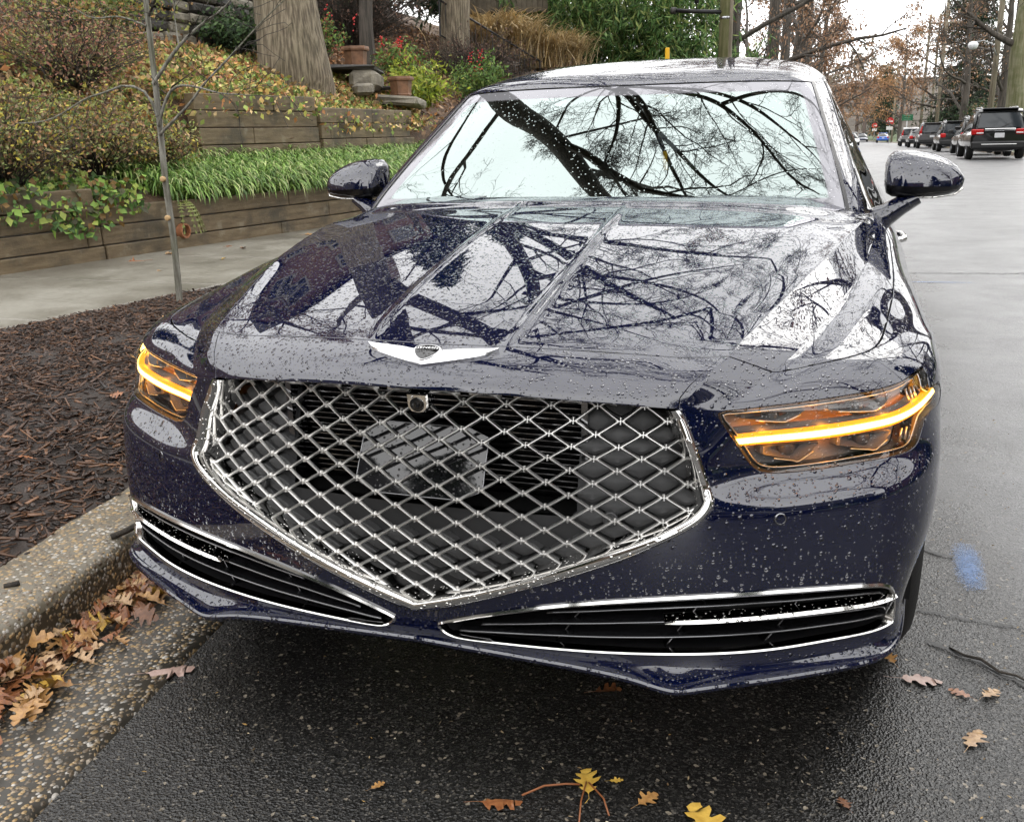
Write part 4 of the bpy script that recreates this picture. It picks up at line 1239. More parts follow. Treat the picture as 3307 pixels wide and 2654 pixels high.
for sx in (-1, 1):
    wheel(sx * .835, .855, .36, .245, CAR); wheel(sx * .835, 4.08, .36, .245, CAR)
# dark wheel houses
wh = MB()
for sx in (-1, 1):
    for y in (.855, 4.08):
        a = np.linspace(-.15, np.pi + .15, 18); pr = [(y + .43 * math.cos(t), .36 + .43 * math.sin(t)) for t in a]
        v = [(sx * .935, p, z) for p, z in pr] + [(sx * .62, p, z) for p, z in pr]; n = len(pr)
        wh.add(v, [(i, i + 1, n + i + 1, n + i) for i in range(n - 1)] + [tuple(n + i for i in range(n))])
wh.build('wheel_house', MAT['black_void'], CAR)
# ------------------------------------------------------------------ ground, road, kerb, pavement
def rz(Y):
    return -.0105 * np.clip(np.asarray(Y, float) - 36, 0, 130)
def kx(Y):
    Y = np.asarray(Y, float)
    return -1.10 - .145 * np.where(Y < .9, Y, .9 + 1.1 * (1 - np.exp(-(np.maximum(Y, .9) - .9) / 1.1)) * 0.55)
def wx(Y):
    Y = np.asarray(Y, float)
    return -6.32 + .154 * (np.clip(Y, -30, 11) - 5)
def terr(off, Y):
    off = np.asarray(off, float)
    return np.interp(off, [0, .04, 1.2, 1.45, 2.6, 4, 8, 14, 30, 60], [.60, .64, 1.0, 1.45, 2.15, 2.72, 4.5, 6.6, 10, 13])
def gz(X, Y):
    """height of the left bank at a point"""
    return float(terr(wx(Y) - X, Y)) if X < wx(Y) else .15

def m_asphalt():
    t = NT('wet_asphalt'); c = t.coord()
    big = t.noise(c, .55, 4, .6); mid = t.noise(c, 6., 4, .6)
    vo = t.n('TexVoronoi', Vector=c, Scale=215., Randomness=1.)
    vd = t.n('TexVoronoi', Vector=c, Scale=135., Randomness=1.)
    stone = t.n('SeparateColor', Color=vo.outputs['Color']).outputs[0]
    st2 = t.n('SeparateColor', Color=vd.outputs['Color']).outputs[1]
    base = t.ramp(stone, [(0., (.006, .0058, .0055)), (.6, (.0145, .0140, .0132)), (.93, (.036, .034, .031)), (1., (.10, .09, .075))])
    base = t.mix(t.maprange(st2, .987, .991, 0, 1), base, (.20, .17, .13))
    # paler, drier carriageway towards the middle of the road
    s = t.n('SeparateXYZ', Vector=c)
    xx = t.math('ADD', s.outputs[0], t.math('MULTIPLY', t.math('SUBTRACT', big, .5), 1.2))
    dry = t.math('MULTIPLY', t.maprange(xx, .95, 1.5, 0, 1, True), t.maprange(s.outputs[1], .3, 2.2, .25, 1, True))
    base = t.mix(dry, base, t.mix(t.maprange(t.math('ADD', t.math('MULTIPLY', t.noise(c, 1.3, 6, .7), .6), t.math('MULTIPLY', t.noise(c, 70., 3), .4)), .35, .65, 0, 1), (.07, .07, .072), (.20, .20, .203)))
    wetm = t.maprange(big, .35, .65, .13, .30)
    rough = t.mix(dry, t.n('CombineColor', Red=wetm, Green=wetm, Blue=wetm).outputs[0], t.mix(t.noise(c, 2.3, 6, .7), (.16, .16, .16), (.56, .56, .56)))
    h = t.math('ADD', t.math('MULTIPLY', vo.outputs['Distance'], .55), t.math('MULTIPLY', t.noise(c, 130., 3), .8))
    h = t.math('ADD', h, t.math('MULTIPLY', vd.outputs['Distance'], .5))
    t.pbsdf(Base__Color=base, Roughness=rough, Normal=t.bump(h, .0032, .85))
    MAT['asphalt'] = t.m
m_asphalt()
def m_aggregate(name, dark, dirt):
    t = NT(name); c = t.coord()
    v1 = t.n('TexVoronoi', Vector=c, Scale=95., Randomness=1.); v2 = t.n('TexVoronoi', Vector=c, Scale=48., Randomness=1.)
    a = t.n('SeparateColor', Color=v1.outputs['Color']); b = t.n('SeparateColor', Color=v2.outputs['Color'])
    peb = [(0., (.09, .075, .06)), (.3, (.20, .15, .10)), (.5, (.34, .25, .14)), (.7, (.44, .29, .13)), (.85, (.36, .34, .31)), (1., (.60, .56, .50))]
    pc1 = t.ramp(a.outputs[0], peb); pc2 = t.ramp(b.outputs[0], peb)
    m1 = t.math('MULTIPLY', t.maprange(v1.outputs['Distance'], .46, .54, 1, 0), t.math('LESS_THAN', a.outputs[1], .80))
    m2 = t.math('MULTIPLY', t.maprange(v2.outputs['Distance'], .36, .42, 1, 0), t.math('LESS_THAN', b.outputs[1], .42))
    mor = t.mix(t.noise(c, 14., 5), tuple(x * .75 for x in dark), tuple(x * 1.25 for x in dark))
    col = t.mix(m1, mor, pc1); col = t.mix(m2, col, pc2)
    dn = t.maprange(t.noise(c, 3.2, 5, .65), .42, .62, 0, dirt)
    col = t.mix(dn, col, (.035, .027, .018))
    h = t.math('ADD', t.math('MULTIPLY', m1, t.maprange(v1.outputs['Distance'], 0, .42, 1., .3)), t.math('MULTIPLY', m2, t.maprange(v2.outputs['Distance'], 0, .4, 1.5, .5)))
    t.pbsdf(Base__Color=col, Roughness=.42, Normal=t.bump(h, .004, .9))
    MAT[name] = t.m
m_aggregate('gutter_aggregate', (.045, .04, .032), .42)
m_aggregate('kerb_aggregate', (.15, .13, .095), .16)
m_aggregate('kerb_face', (.05, .042, .028), .5)
def m_concrete():
    t = NT('pavement_concrete'); c = t.coord()
    f1 = t.noise(c, .9, 6, .68); f2 = t.noise(c, 30., 4)
    col = t.ramp(f1, [(.36, (.070, .062, .046)), (.5, (.175, .16, .128)), (.62, (.26, .245, .205))])
    col = t.mix(.35, col, t.ramp(f2, [(.3, (.12, .11, .09)), (.7, (.27, .255, .225))]))
    t.pbsdf(Base__Color=col, Roughness=t.maprange(f1, .3, .7, .28, .55), Normal=t.bump(f2, .003, .5))
    MAT['concrete'] = t.m
m_concrete()
simple('mulch_soil', (.020, .012, .008), .7, var=.5, scale=30., bump=.02, bscale=50)
simple('dark_soil', (.035, .024, .015), .9, var=.5, scale=6.)
simple('bank_litter', (.085, .05, .028), .85, var=.6, scale=9., bump=.03, bscale=22)
simple('verge_grass', (.05, .075, .02), .9, var=.5, scale=5.)
simple('far_ground', (.07, .055, .04), .95, var=.3, scale=.2)

g = mesh('ground', [(-900, -200, -2.0), (900, -200, -2.0), (900, 1600, -2.6), (-900, 1600, -2.6)], [(0, 1, 2, 3)], MAT['far_ground']); tag(g, kind='structure')
# road sheet
def sheet(name, xl, xr, Ys, z, mat, nx=2):
    v = []; f = []
    for Y in Ys:
        a, b = float(xl(Y)), float(xr(Y))
        for k in range(nx): v.append((a + (b - a) * k / (nx - 1), Y, float(rz(Y)) + z))
    for j in range(len(Ys) - 1):
        for k in range(nx - 1): f.append((j * nx + k, j * nx + k + 1, (j + 1) * nx + k + 1, (j + 1) * nx + k))
    o = mesh(name, v, f, mat); tag(o, kind='structure'); return o
YR = np.r_[np.arange(-70, -14, 4), np.arange(-14, 4, .25), np.arange(4, 40, 2), np.arange(40, 420, 8)]
bend = lambda Y: -np.clip(np.asarray(Y, float) - 110, 0, 400) ** 2 * .0006
sheet('road', lambda Y: kx(Y) + .40 + bend(Y), lambda Y: 7.1 + bend(Y), YR, 0., MAT['asphalt'], 6)
# gutter pan, slightly dished, ragged edge on the asphalt side
v = []; f = []
YG = np.r_[np.arange(-4, 4, .05), np.arange(4, 60, 2)]
for Y in YG:
    k = float(kx(Y)); rag = .008 * math.sin(Y * 23.1) + .007 * math.sin(Y * 61.7 + 1)
    for t_, z in ((-.03, -.012), (0.10, -.008), (.25, -.003), (.385 + rag, .004), (.395 + rag, -.02)):
        v.append((k + t_, Y, z + float(rz(Y))))
for j in range(len(YG) - 1):
    for i in range(4): f.append((j * 5 + i, j * 5 + i + 1, (j + 1) * 5 + i + 1, (j + 1) * 5 + i))
o = mesh('gutter', v, f, MAT['gutter_aggregate'], None, True); tag(o, kind='structure')
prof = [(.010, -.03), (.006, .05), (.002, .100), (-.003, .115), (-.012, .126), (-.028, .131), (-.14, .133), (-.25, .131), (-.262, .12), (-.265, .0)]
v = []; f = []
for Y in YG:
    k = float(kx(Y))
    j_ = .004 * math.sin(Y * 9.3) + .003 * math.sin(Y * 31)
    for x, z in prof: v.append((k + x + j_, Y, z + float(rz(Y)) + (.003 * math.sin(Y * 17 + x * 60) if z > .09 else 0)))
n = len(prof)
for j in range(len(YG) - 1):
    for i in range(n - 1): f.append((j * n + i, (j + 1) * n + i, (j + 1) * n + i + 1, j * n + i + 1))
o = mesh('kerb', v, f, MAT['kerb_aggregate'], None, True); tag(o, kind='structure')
o.data.materials.append(MAT['kerb_face'])
o.data.polygons.foreach_set('material_index', np.tile(np.array([1, 1] + [0] * (n - 3), np.int32), len(YG) - 1))  # kerb face gets a darker aggregate than its top
# mulch bed
X_, Y_ = np.meshgrid(np.linspace(0, 1, 70), np.linspace(-4, 14, 180))
xa = kx(Y_) - .255; xb = wx(Y_) + 2.42 + .05 * np.sin(Y_ * 5) + .03 * np.sin(Y_ * 13)
XX = xa + (xb - xa) * X_
ZZ = .118 + .055 * np.sin(np.pi * X_) + .02 * np.sin(XX * 7 + Y_ * 5) * np.sin(Y_ * 6.3) * np.sin(np.pi * X_) + .02 * X_
f = [(j * 70 + i, (j + 1) * 70 + i, (j + 1) * 70 + i + 1, j * 70 + i + 1) for j in range(179) for i in range(69)]
o = mesh('planting_bed', np.stack([XX, Y_, ZZ], -1).reshape(-1, 3), f, MAT['mulch_soil'], None, True); tag(o, kind='structure')
t = NT('mulch_chip'); at_ = t.n('Attribute', _attribute_name='tint'); t.pbsdf(Base__Color=at_.outputs['Color'], Roughness=.38); MAT['chip'] = t.m
N_ = 29000
y = rng.uniform(-.9, 8.5, N_); y[:24000] = rng.uniform(-.6, 4.5, 24000); u = rng.uniform(0.0, 1., N_)
xa = kx(y) - .25; xb = wx(y) + 2.44; x = xa + (xb - xa) * u
z = .118 + .055 * np.sin(np.pi * u) + .02 * u + .022 * rng.random(N_)
Lc = rng.uniform(.007, .031, N_) * (1 + (rng.random(N_) < .12)); wc = rng.uniform(.002, .0075, N_); hc = rng.uniform(.0008, .0028, N_)
az = rng.uniform(0, 2 * np.pi, N_); pt = rng.normal(0, .28, N_); rl = rng.normal(0, .5, N_)
d = np.stack([np.cos(az) * np.cos(pt), np.sin(az) * np.cos(pt), np.sin(pt)], 1); s_ = np.stack([-np.sin(az) * np.cos(rl), np.cos(az) * np.cos(rl), np.sin(rl)], 1); n_ = np.cross(d, s_)
P = np.stack([x, y, z], 1)
cn = [(-1, -1, -1), (1, -.6, -1), (1, .7, -1), (-1, 1, -1), (-1, -1, 1), (1, -.6, 1), (1, .7, 1), (-1, 1, 1)]
V = np.stack([P + d * (a * Lc)[:, None] + s_ * (b * wc)[:, None] + n_ * (c_ * hc)[:, None] for a, b, c_ in cn], 1).reshape(-1, 3)
q = np.array([(0, 3, 2, 1), (4, 5, 6, 7), (0, 1, 5, 4), (1, 2, 6, 5), (2, 3, 7, 6), (3, 0, 4, 7)])
F = (np.arange(N_)[:, None, None] * 8 + q[None]).reshape(-1, 4)
pal = np.array([(.036, .016, .008), (.066, .029, .013), (.105, .047, .020), (.018, .009, .006), (.17, .08, .036), (.045, .022, .011)])
cc = pal[rng.choice(6, N_, p=[.28, .26, .16, .18, .05, .07])] * rng.uniform(.7, 1.3, (N_, 1))
o = mesh('bark_mulch', V, F, MAT['chip'], None, False, col=np.repeat(cc, 8, 0)); tag(o, 'dark brown wet bark mulch covering the planting bed', 'mulch', kind='stuff')
# pavement slabs
SWK = bpy.data.objects.new('sidewalk', None); COL.objects.link(SWK); tag(SWK, kind='structure')
for k, y0 in enumerate(np.arange(-3.2, 24, 1.62)):
    y1 = y0 + 1.612
    b_ = MB()
    pts = [(float(wx(y0)) + .0, y0), (float(wx(y0)) + 2.40, y0), (float(wx(y1)) + 2.40, y1), (float(wx(y1)) + .0, y1)]
    e = .012
    top = [(pts[0][0], y0 + e), (pts[1][0] - e, y0 + e), (pts[2][0] - e, y1 - e), (pts[3][0], y1 - e)]
    v = [(a, b, .02) for a, b in pts] + [(a, b, .142) for a, b in pts] + [(a, b, .151) for a, b in top]
    b_.add(v, [(8, 9, 10, 11)] + [(i, (i + 1) % 4, 4 + (i + 1) % 4, 4 + i) for i in range(4)] + [(4 + i, 4 + (i + 1) % 4, 8 + (i + 1) % 4, 8 + i) for i in range(4)])
    b_.build('slab', MAT['concrete'], SWK)
# left bank
yy = np.r_[np.arange(-70, -12, 4), np.arange(-12, 40, .5), np.arange(40, 130, 4)]; oo = np.r_[np.arange(0, 4, .2), np.arange(4, 14, .6), np.arange(14, 62, 4)]
Yb, Ob = np.meshgrid(yy, oo, indexing='ij')
Zb = terr(Ob, Yb) + .06 * np.sin(Yb * 2.1 + Ob * 3) * np.clip(Ob, 0, 1) + .25 * np.sin(Yb * .35 + Ob * .5) * np.clip((Ob - 3) / 4, 0, 1)
Xb = wx(Yb) - .10 - Ob
n = len(oo)
f = [(j * n + i, j * n + i + 1, (j + 1) * n + i + 1, (j + 1) * n + i) for j in range(len(yy) - 1) for i in range(n - 1)]
o = mesh('hillside', np.stack([Xb, Yb, Zb], -1).reshape(-1, 3), f, MAT['bank_litter'], None, True); tag(o, kind='structure')
# verge and far bank beyond the sidewalk on the left, right hand verge
v = []; f = []
for k, Y in enumerate(YR[YR > 13]):
    b_ = float(bend(Y)); z = float(rz(Y))
    v += [(-30 + b_, Y, z + .5), (float(wx(Y)) + b_ + 2.3, Y, z + .13), (float(kx(Y)) - .26 + b_, Y, z + .12)]
m_ = len(v) // 3
f = [(j * 3 + i, j * 3 + i + 1, (j + 1) * 3 + i + 1, (j + 1) * 3 + i) for j in range(m_ - 1) for i in range(2)]
o = mesh('verge', v, f, MAT['dark_soil'], None, True); tag(o, kind='structure')
v = []; f = []
for Y in YR:
    b_ = float(bend(Y)); z = float(rz(Y))
    v += [(7.09 + b_, Y, z - .02), (7.10 + b_, Y, z + .13), (7.28 + b_, Y, z + .135), (7.30 + b_, Y, z + .12), (9.2 + b_, Y, z + .16), (14 + b_, Y, z + .6), (40 + b_, Y, z + 2.2), (90 + b_, Y, z + 2.0)]
m_ = len(YR)
f = [(j * 8 + i, j * 8 + i + 1, (j + 1) * 8 + i + 1, (j + 1) * 8 + i) for j in range(m_ - 1) for i in range(3, 7)]
o = mesh('verge', v, f, MAT['verge_grass'], None, True); tag(o, kind='structure')
f = [(j * 8 + i, j * 8 + i + 1, (j + 1) * 8 + i + 1, (j + 1) * 8 + i) for j in range(m_ - 1) for i in range(3)]
o = mesh('kerb', v, f, MAT['kerb_aggregate'], None, False); tag(o, kind='structure')
# cracks and paint marks on the road: thin raised ribbons of filler / paint
def ground_ribbon(pts, w0, mat, z=.004, name='x', jag=.004):
    P = resample(np.array(pts, float), max(6, int(40 * np.linalg.norm(np.array(pts[-1]) - np.array(pts[0])))))
    P = P + rng.normal(0, jag, P.shape)
    t_ = np.gradient(P, axis=0); t_ /= np.linalg.norm(t_, axis=1, keepdims=True); a = np.stack([-t_[:, 1], t_[:, 0]], 1)
    w_ = w0 * (0.6 + .8 * rng.random(len(P)))[:, None]
    v = np.vstack([np.c_[P - a * w_, np.full(len(P), z)], np.c_[P + a * w_, np.full(len(P), z)]]); n = len(P)
    return mesh(name, v, [(i, i + 1, n + i + 1, n + i) for i in range(n - 1)], mat)
simple('crack_tar', (.008, .008, .008), .5)
t = NT('blue_spray'); c = t.coord(); nn = t.math('ADD', t.noise(c, 40., 4), t.math('MULTIPLY', t.noise(c, 160., 2), .6))
at_ = t.n('Attribute', _attribute_name='tint'); cov = t.n('SeparateColor', Color=at_.outputs['Color']).outputs[0]
pb = t.n('BsdfPrincipled', Base__Color=(.12, .24, .50, 1), Roughness=.5); tr = t.n('BsdfTransparent'); mx = t.n('MixShader')
fac = t.math('MULTIPLY', t.maprange(t.math('ADD', t.math('MULTIPLY', nn, .6), t.math('MULTIPLY', cov, .75)), .70, 1.2, 0, .55), 1.0)
t.t.links.new(fac, mx.inputs[0]); t.t.links.new(tr.outputs[0], mx.inputs[1]); t.t.links.new(pb.outputs[0], mx.inputs[2]); t.t.links.new(mx.outputs[0], t.out.inputs[0]); MAT['blue_spray'] = t.m
def spray(name, c0, ax, hw, hl, label):
    U, V = np.meshgrid(np.linspace(-1, 1, 9), np.linspace(-1, 1, 13)); ax = np.array(ax) / np.linalg.norm(ax); s_ = np.array([ax[1], -ax[0]])
    P = np.array(c0) + (V * hl)[..., None] * ax + (U * hw)[..., None] * s_
    k = np.clip(1 - np.abs(U) ** 1.6, 0, 1) * np.clip(1 - np.abs(V) ** 2.4, 0, 1)
    f = [(j * 9 + i, j * 9 + i + 1, (j + 1) * 9 + i + 1, (j + 1) * 9 + i) for j in range(12) for i in range(8)]
    o = mesh(name, np.c_[P.reshape(-1, 2), np.full(117, .0045)], f, MAT['blue_spray'], None, col=np.repeat(k.ravel()[:, None], 3, 1)); tag(o, label, 'paint mark')
spray('paint_mark', (1.165, 1.30), (.02, 1), .055, .20, 'short faded blue spray-paint dash on the asphalt beside the car')
spray('paint_mark', (1.50, 6.95), (1, .05), .03, .35, 'faint thin blue spray-paint line far along the road')
for pts, lab in (([(1.02, .81), (1.10, .765), (1.17, .70), (1.24, .655), (1.40, .60)], 'dark open crack in the asphalt beside the front wheel'),
                 ([(1.02, 1.42), (1.08, 1.37), (1.13, 1.35)], 'short dark crack by the car corner above the blue mark')):
    o = ground_ribbon(pts, .007, MAT['crack_tar'], .0045, 'road_crack'); tag(o, lab, 'crack')
o = ground_ribbon([(1.0, .985), (1.3, .93), (1.8, .84)], .004, MAT['crack_tar'], .0042, 'road_crack', .006); tag(o, 'thin straight seam across the asphalt next to the front tyre', 'crack')
o = ground_ribbon([(1.25, 7.45), (2.0, 7.55), (4.5, 7.8), (7, 8.0)], .007, MAT['crack_tar'], .0042, 'road_crack', .02); tag(o, 'long seam crossing the road beyond the door mirror', 'crack')
# ------------------------------------------------------------------ plant helpers
def tint_mat(name, rough=.5, trans=.0, spec=.4):
    t = NT(name); a = t.n('Attribute', _attribute_name='tint').outputs['Color']
    if trans:
        d = t.n('BsdfPrincipled', Base__Color=a, Roughness=rough); tl = t.n('BsdfTranslucent', Color=a); m = t.n('MixShader', Fac=trans)
        t.t.links.new(d.outputs[0], m.inputs[1]); t.t.links.new(tl.outputs[0], m.inputs[2]); t.t.links.new(m.outputs[0], t.out.inputs[0])
    else:
        t.pbsdf(Base__Color=a, Roughness=rough)
    MAT[name] = t.m
tint_mat('leaf', .68, .22); tint_mat('blade', .5, .2); tint_mat('dry_leaf', .62, .12)
def m_bark(name, c1, c2, c3, scale=1., moss=0., bump=.03):
    t = NT(name); c = t.coord()
    mp = t.n('Mapping', Vector=c); mp.inputs['Scale'].default_value = (22 * scale, 22 * scale, 2.4 * scale)
    n1 = t.noise(mp.outputs[0], 1.0, 9, .72); n2 = t.noise(c, 3., 4)
    mp2 = t.n('Mapping', Vector=c); mp2.inputs['Scale'].default_value = (13 * scale, 13 * scale, 1.0 * scale)
    wv = t.n('TexVoronoi', Vector=mp2.outputs[0], Scale=1.4)
    ridge = t.math('ADD', t.math('MULTIPLY', wv.outputs['Distance'], .55), t.math('MULTIPLY', n1, 1.1))
    col = t.ramp(ridge, [(.35, c1), (.75, c2), (1., c3)])
    if moss: col = t.mix(t.maprange(n2, .45, .62, 0, moss), col, (.07, .085, .02))
    t.pbsdf(Base__Color=col, Roughness=.8, Normal=t.bump(ridge, bump, .9))
    MAT[name] = t.m
m_bark('oak_bark', (.040, .030, .020), (.165, .130, .088), (.36, .30, .21), 1.5, .12, .07)
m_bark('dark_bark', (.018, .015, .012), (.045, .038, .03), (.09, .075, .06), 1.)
m_bark('mossy_bark', (.05, .05, .02), (.13, .125, .06), (.20, .19, .12), .7, .5)
m_bark('grey_bark', (.06, .055, .042), (.15, .14, .115), (.29, .28, .24), 3., .35, .01)
m_bark('pole_wood', (.09, .075, .05), (.17, .145, .10), (.25, .215, .16), .8, .0, .01)
m_bark('mossy_pole', (.045, .045, .018), (.10, .10, .035), (.17, .16, .08), .8, .35, .015)

def batch_tube(P, r, n):
    """P (K,m,3), r (K,m) -> verts, quad faces"""
    K, m, _ = P.shape
    t = np.gradient(P, axis=1); t /= np.linalg.norm(t, axis=2, keepdims=True) + 1e-9
    ref = np.where(np.abs(t[:, :1, 2:3]) > .85, np.array([1., 0, 0]), np.array([0, 0, 1.]))
    a = np.cross(t, np.broadcast_to(ref, t.shape)); a /= np.linalg.norm(a, axis=2, keepdims=True) + 1e-9
    b = np.cross(t, a)
    th = np.linspace(0, 2 * np.pi, n, endpoint=False)
    V = P[:, :, None] + r[:, :, None, None] * (np.cos(th)[:, None] * a[:, :, None] + np.sin(th)[:, None] * b[:, :, None])
    i, j = np.meshgrid(np.arange(m - 1), np.arange(n), indexing='ij'); j2 = (j + 1) % n
    q = np.stack([i * n + j, i * n + j2, (i + 1) * n + j2, (i + 1) * n + j], -1).reshape(-1, 4)
    F = (np.arange(K)[:, None, None] * (m * n) + q[None]).reshape(-1, 4)
    return V.reshape(-1, 3), F

def unit(v): return v / (np.linalg.norm(v, axis=-1, keepdims=True) + 1e-9)
def spawn(rg, P, r, n, t0, t1, ang, ratio, m, wob, up, rr=.55, lmin=.25, taper=.75):
    """children for every parent polyline: P (K,m0,3), r (K,m0)"""
    K, m0, _ = P.shape
    Lp = np.linalg.norm(np.diff(P, axis=1), axis=2).sum(1)
    t = (np.linspace(t0, t1, n)[None] + rg.uniform(-.5, .5, (K, n)) * (t1 - t0) / n).clip(.02, .995)
    x = t * (m0 - 1); i = np.minimum(x.astype(int), m0 - 2); f = (x - i)[..., None]; k = np.arange(K)[:, None]
    p = P[k, i] * (1 - f) + P[k, i + 1] * f; d = unit(P[k, i + 1] - P[k, i]); rad = r[k, i] * (1 - f[..., 0]) + r[k, i + 1] * f[..., 0]
    rnd = unit(rg.normal(0, 1, d.shape)); side = unit(np.cross(d, rnd))
    an = np.radians(rg.uniform(ang[0], ang[1], t.shape))[..., None]
    d0 = unit(d * np.cos(an) + side * np.sin(an) + np.array([0, 0, up]))
    L = np.maximum(Lp[:, None] * ratio * rg.uniform(.65, 1.25, t.shape) * (1.15 - .6 * t), lmin)
    p, d0, L, rad = p.reshape(-1, 3), d0.reshape(-1, 3), L.ravel(), rad.ravel() * rr
    Q = [p]; d_ = d0
    for s in range(m - 1):
        d_ = unit(d_ + rg.normal(0, wob, d_.shape) + np.array([0, 0, up * .25]))
        Q.append(Q[-1] + d_ * (L / (m - 1))[:, None])
    Q = np.stack(Q, 1); R_ = rad[:, None] * np.linspace(1, 1 - taper, m)[None]
    return Q, np.maximum(R_, .0022)

def make_tree(name, label, limbs, bark, levels, seed=1, leaves=None, group=None, rmin=.004, fine_mat=None, cat='tree', flare=True, limb_mat=None):
    """limbs: list of (points, radii); the first is the trunk"""
    rg = np.random.default_rng(seed)
    T_ = empty(name, tuple(limbs[0][0][0]), label, cat, group)
    base = np.array(limbs[0][0][0], float)
    tr = MB(); lb = MB(); PP = []; RR = []
    for k, (pts, rad) in enumerate(limbs):
        n = 70 if k == 0 else 16
        sp = smooth_poly(np.array(pts, float), 2); t_ = np.linspace(0, 1, n)
        q = resample(sp, n); d = np.r_[0, np.cumsum(np.linalg.norm(np.diff(np.array(pts, float), axis=0), axis=1))]; rr = np.interp(t_ * d[-1], d, rad)
        w_ = rg.normal(0, 1, (8, 3)); w_ = np.stack([np.interp(np.linspace(0, 7, n), np.arange(8), w_[:, i]) for i in range(3)], 1) * rr[:, None] * .14; w_[0] = 0; q = q + w_
        if k == 0 and flare: rr = rr * (1 + .30 * np.exp(-t_ * d[-1] / .5))
        PP.append(q); RR.append(rr)
        v, f = tube(q, rr, 20 if rad[0] > .25 else 10, False)
        if k == 0:
            a_ = np.arctan2(v[:, 1] - np.repeat(q[:, 1], len(v) // n), v[:, 0] - np.repeat(q[:, 0], len(v) // n))
            cr = 1 + .03 * np.sin(a_ * 5 + 1) * np.repeat(np.exp(-t_ * d[-1] / 1.2), len(v) // n)
            c_ = np.repeat(q, len(v) // n, 0); v = c_ + (v - c_) * cr[:, None]
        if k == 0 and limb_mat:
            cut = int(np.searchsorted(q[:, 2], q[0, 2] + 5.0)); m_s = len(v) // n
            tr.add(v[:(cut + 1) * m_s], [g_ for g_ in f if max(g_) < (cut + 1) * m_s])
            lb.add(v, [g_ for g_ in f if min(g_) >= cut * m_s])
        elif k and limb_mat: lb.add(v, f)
        else: tr.add(v, f)
    tk = tr.build('trunk', MAT[bark], T_, True); tk.location = -base
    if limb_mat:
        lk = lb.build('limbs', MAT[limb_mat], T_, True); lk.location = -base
    m0 = 14
    P = np.stack([resample(q, m0) for q in PP]); Rr = np.stack([np.interp(np.linspace(0, 1, m0), np.linspace(0, 1, len(r_)), r_) for r_ in RR])
    vs_, fs_, off = [], [], 0
    tips = []
    first = True
    for (n, t0, t1, ang, ratio, m, wob, up, rr, sides) in levels:
        if first:
            Pa, Ra = P, Rr; first = False
            if len(limbs) > 1 and levels[0][1] > .3:
                pass
        Pa, Ra = spawn(rg, Pa, Ra, n, t0, t1, ang, ratio, m, wob, up, rr)
        Ra = np.maximum(Ra, rmin)
        v, f = batch_tube(Pa, Ra, sides)
        vs_.append(v); fs_.append(f + off); off += len(v); tips.append(Pa)
    o = mesh('crown', np.concatenate(vs_), np.concatenate(fs_), MAT[fine_mat or 'dark_bark'], T_, True); o.location = -base
    if leaves:
        n, size, pal, droop, frac = leaves
        tp = np.concatenate([q.reshape(-1, 3) for q in tips[-2:]])
        c = tp[rg.choice(len(tp), n)] + rg.normal(0, size * 1.2, (n, 3))
        lo = leaf_mesh(c, size, pal, rg, droop); lo_o = mesh('foliage', *lo[:2], MAT['dry_leaf'], T_, False, col=lo[2]); lo_o.location = -base
    return T_

def leaf_mesh(c, size, pal, rg, droop=.3, aspect=.5, norm=None, fold=.25):
    """folded diamond leaves (2 quads each)"""
    n = len(c); pal = np.array(pal)
    d = rg.normal(0, 1, (n, 3)); d[:, 2] -= droop * 2; d = unit(d)
    u = unit(rg.normal(0, 1, (n, 3)) + (np.array([0, 0, 1.]) if norm is None else norm * 1.6)); s = unit(np.cross(d, u)); u = np.cross(s, d)
    L = (size * rg.uniform(.35, 1.4, n))[:, None]; w_ = L * aspect * .5
    a = c; b = c + d * L; m = c + d * L * .45
    V = np.stack([a, m + s * w_ + u * w_ * fold, b, m - s * w_ + u * w_ * fold], 1).reshape(-1, 3)
    i = np.arange(n)[:, None] * 4
    F = np.concatenate([i + np.array([[0, 1, 2]]), i + np.array([[0, 2, 3]])])
    col = pal[rg.choice(len(pal), n)] * rg.uniform(.65, 1.3, (n, 1))
    return V, F, np.repeat(col, 4, 0)

def blades(base, L, w_, rg, pal, lean, segs=5, droop=1.0, az=None):
    """arching strap leaves"""
    n = len(base); az = rg.uniform(0, 2 * np.pi, n) if az is None else az
    h = np.stack([np.cos(az), np.sin(az), np.zeros(n)], 1); s = np.stack([-np.sin(az), np.cos(az), np.zeros(n)], 1)
    L = L * rg.uniform(.65, 1.2, n); ln = lean * rg.uniform(.5, 1.4, n)
    V = []
    for k in range(segs + 1):
        t = k / segs
        ang = np.pi / 2 - ln * .5 - droop * t * t * rg.uniform(.9, 1.1, n) * 1.4 - ln * t
        if k == 0: p = base.copy()
        else: p = p + (h * np.cos(ang)[:, None] + np.array([0, 0, 1.]) * np.sin(ang)[:, None]) * (L / segs)[:, None]
        wk = w_ * (1 - .15 * t if k < segs else .08)
        V += [p - s * wk, p + s * wk]
    V = np.stack(V, 1).reshape(-1, 3)
    i = np.arange(n)[:, None] * (2 * segs + 2)
    F = np.concatenate([i + np.array([[2 * k, 2 * k + 1, 2 * k + 3, 2 * k + 2]]) for k in range(segs)])
    pal = np.array(pal); col = pal[rg.choice(len(pal), n)] * rg.uniform(.7, 1.3, (n, 1))
    return V, F, np.repeat(col, 2 * segs + 2, 0)

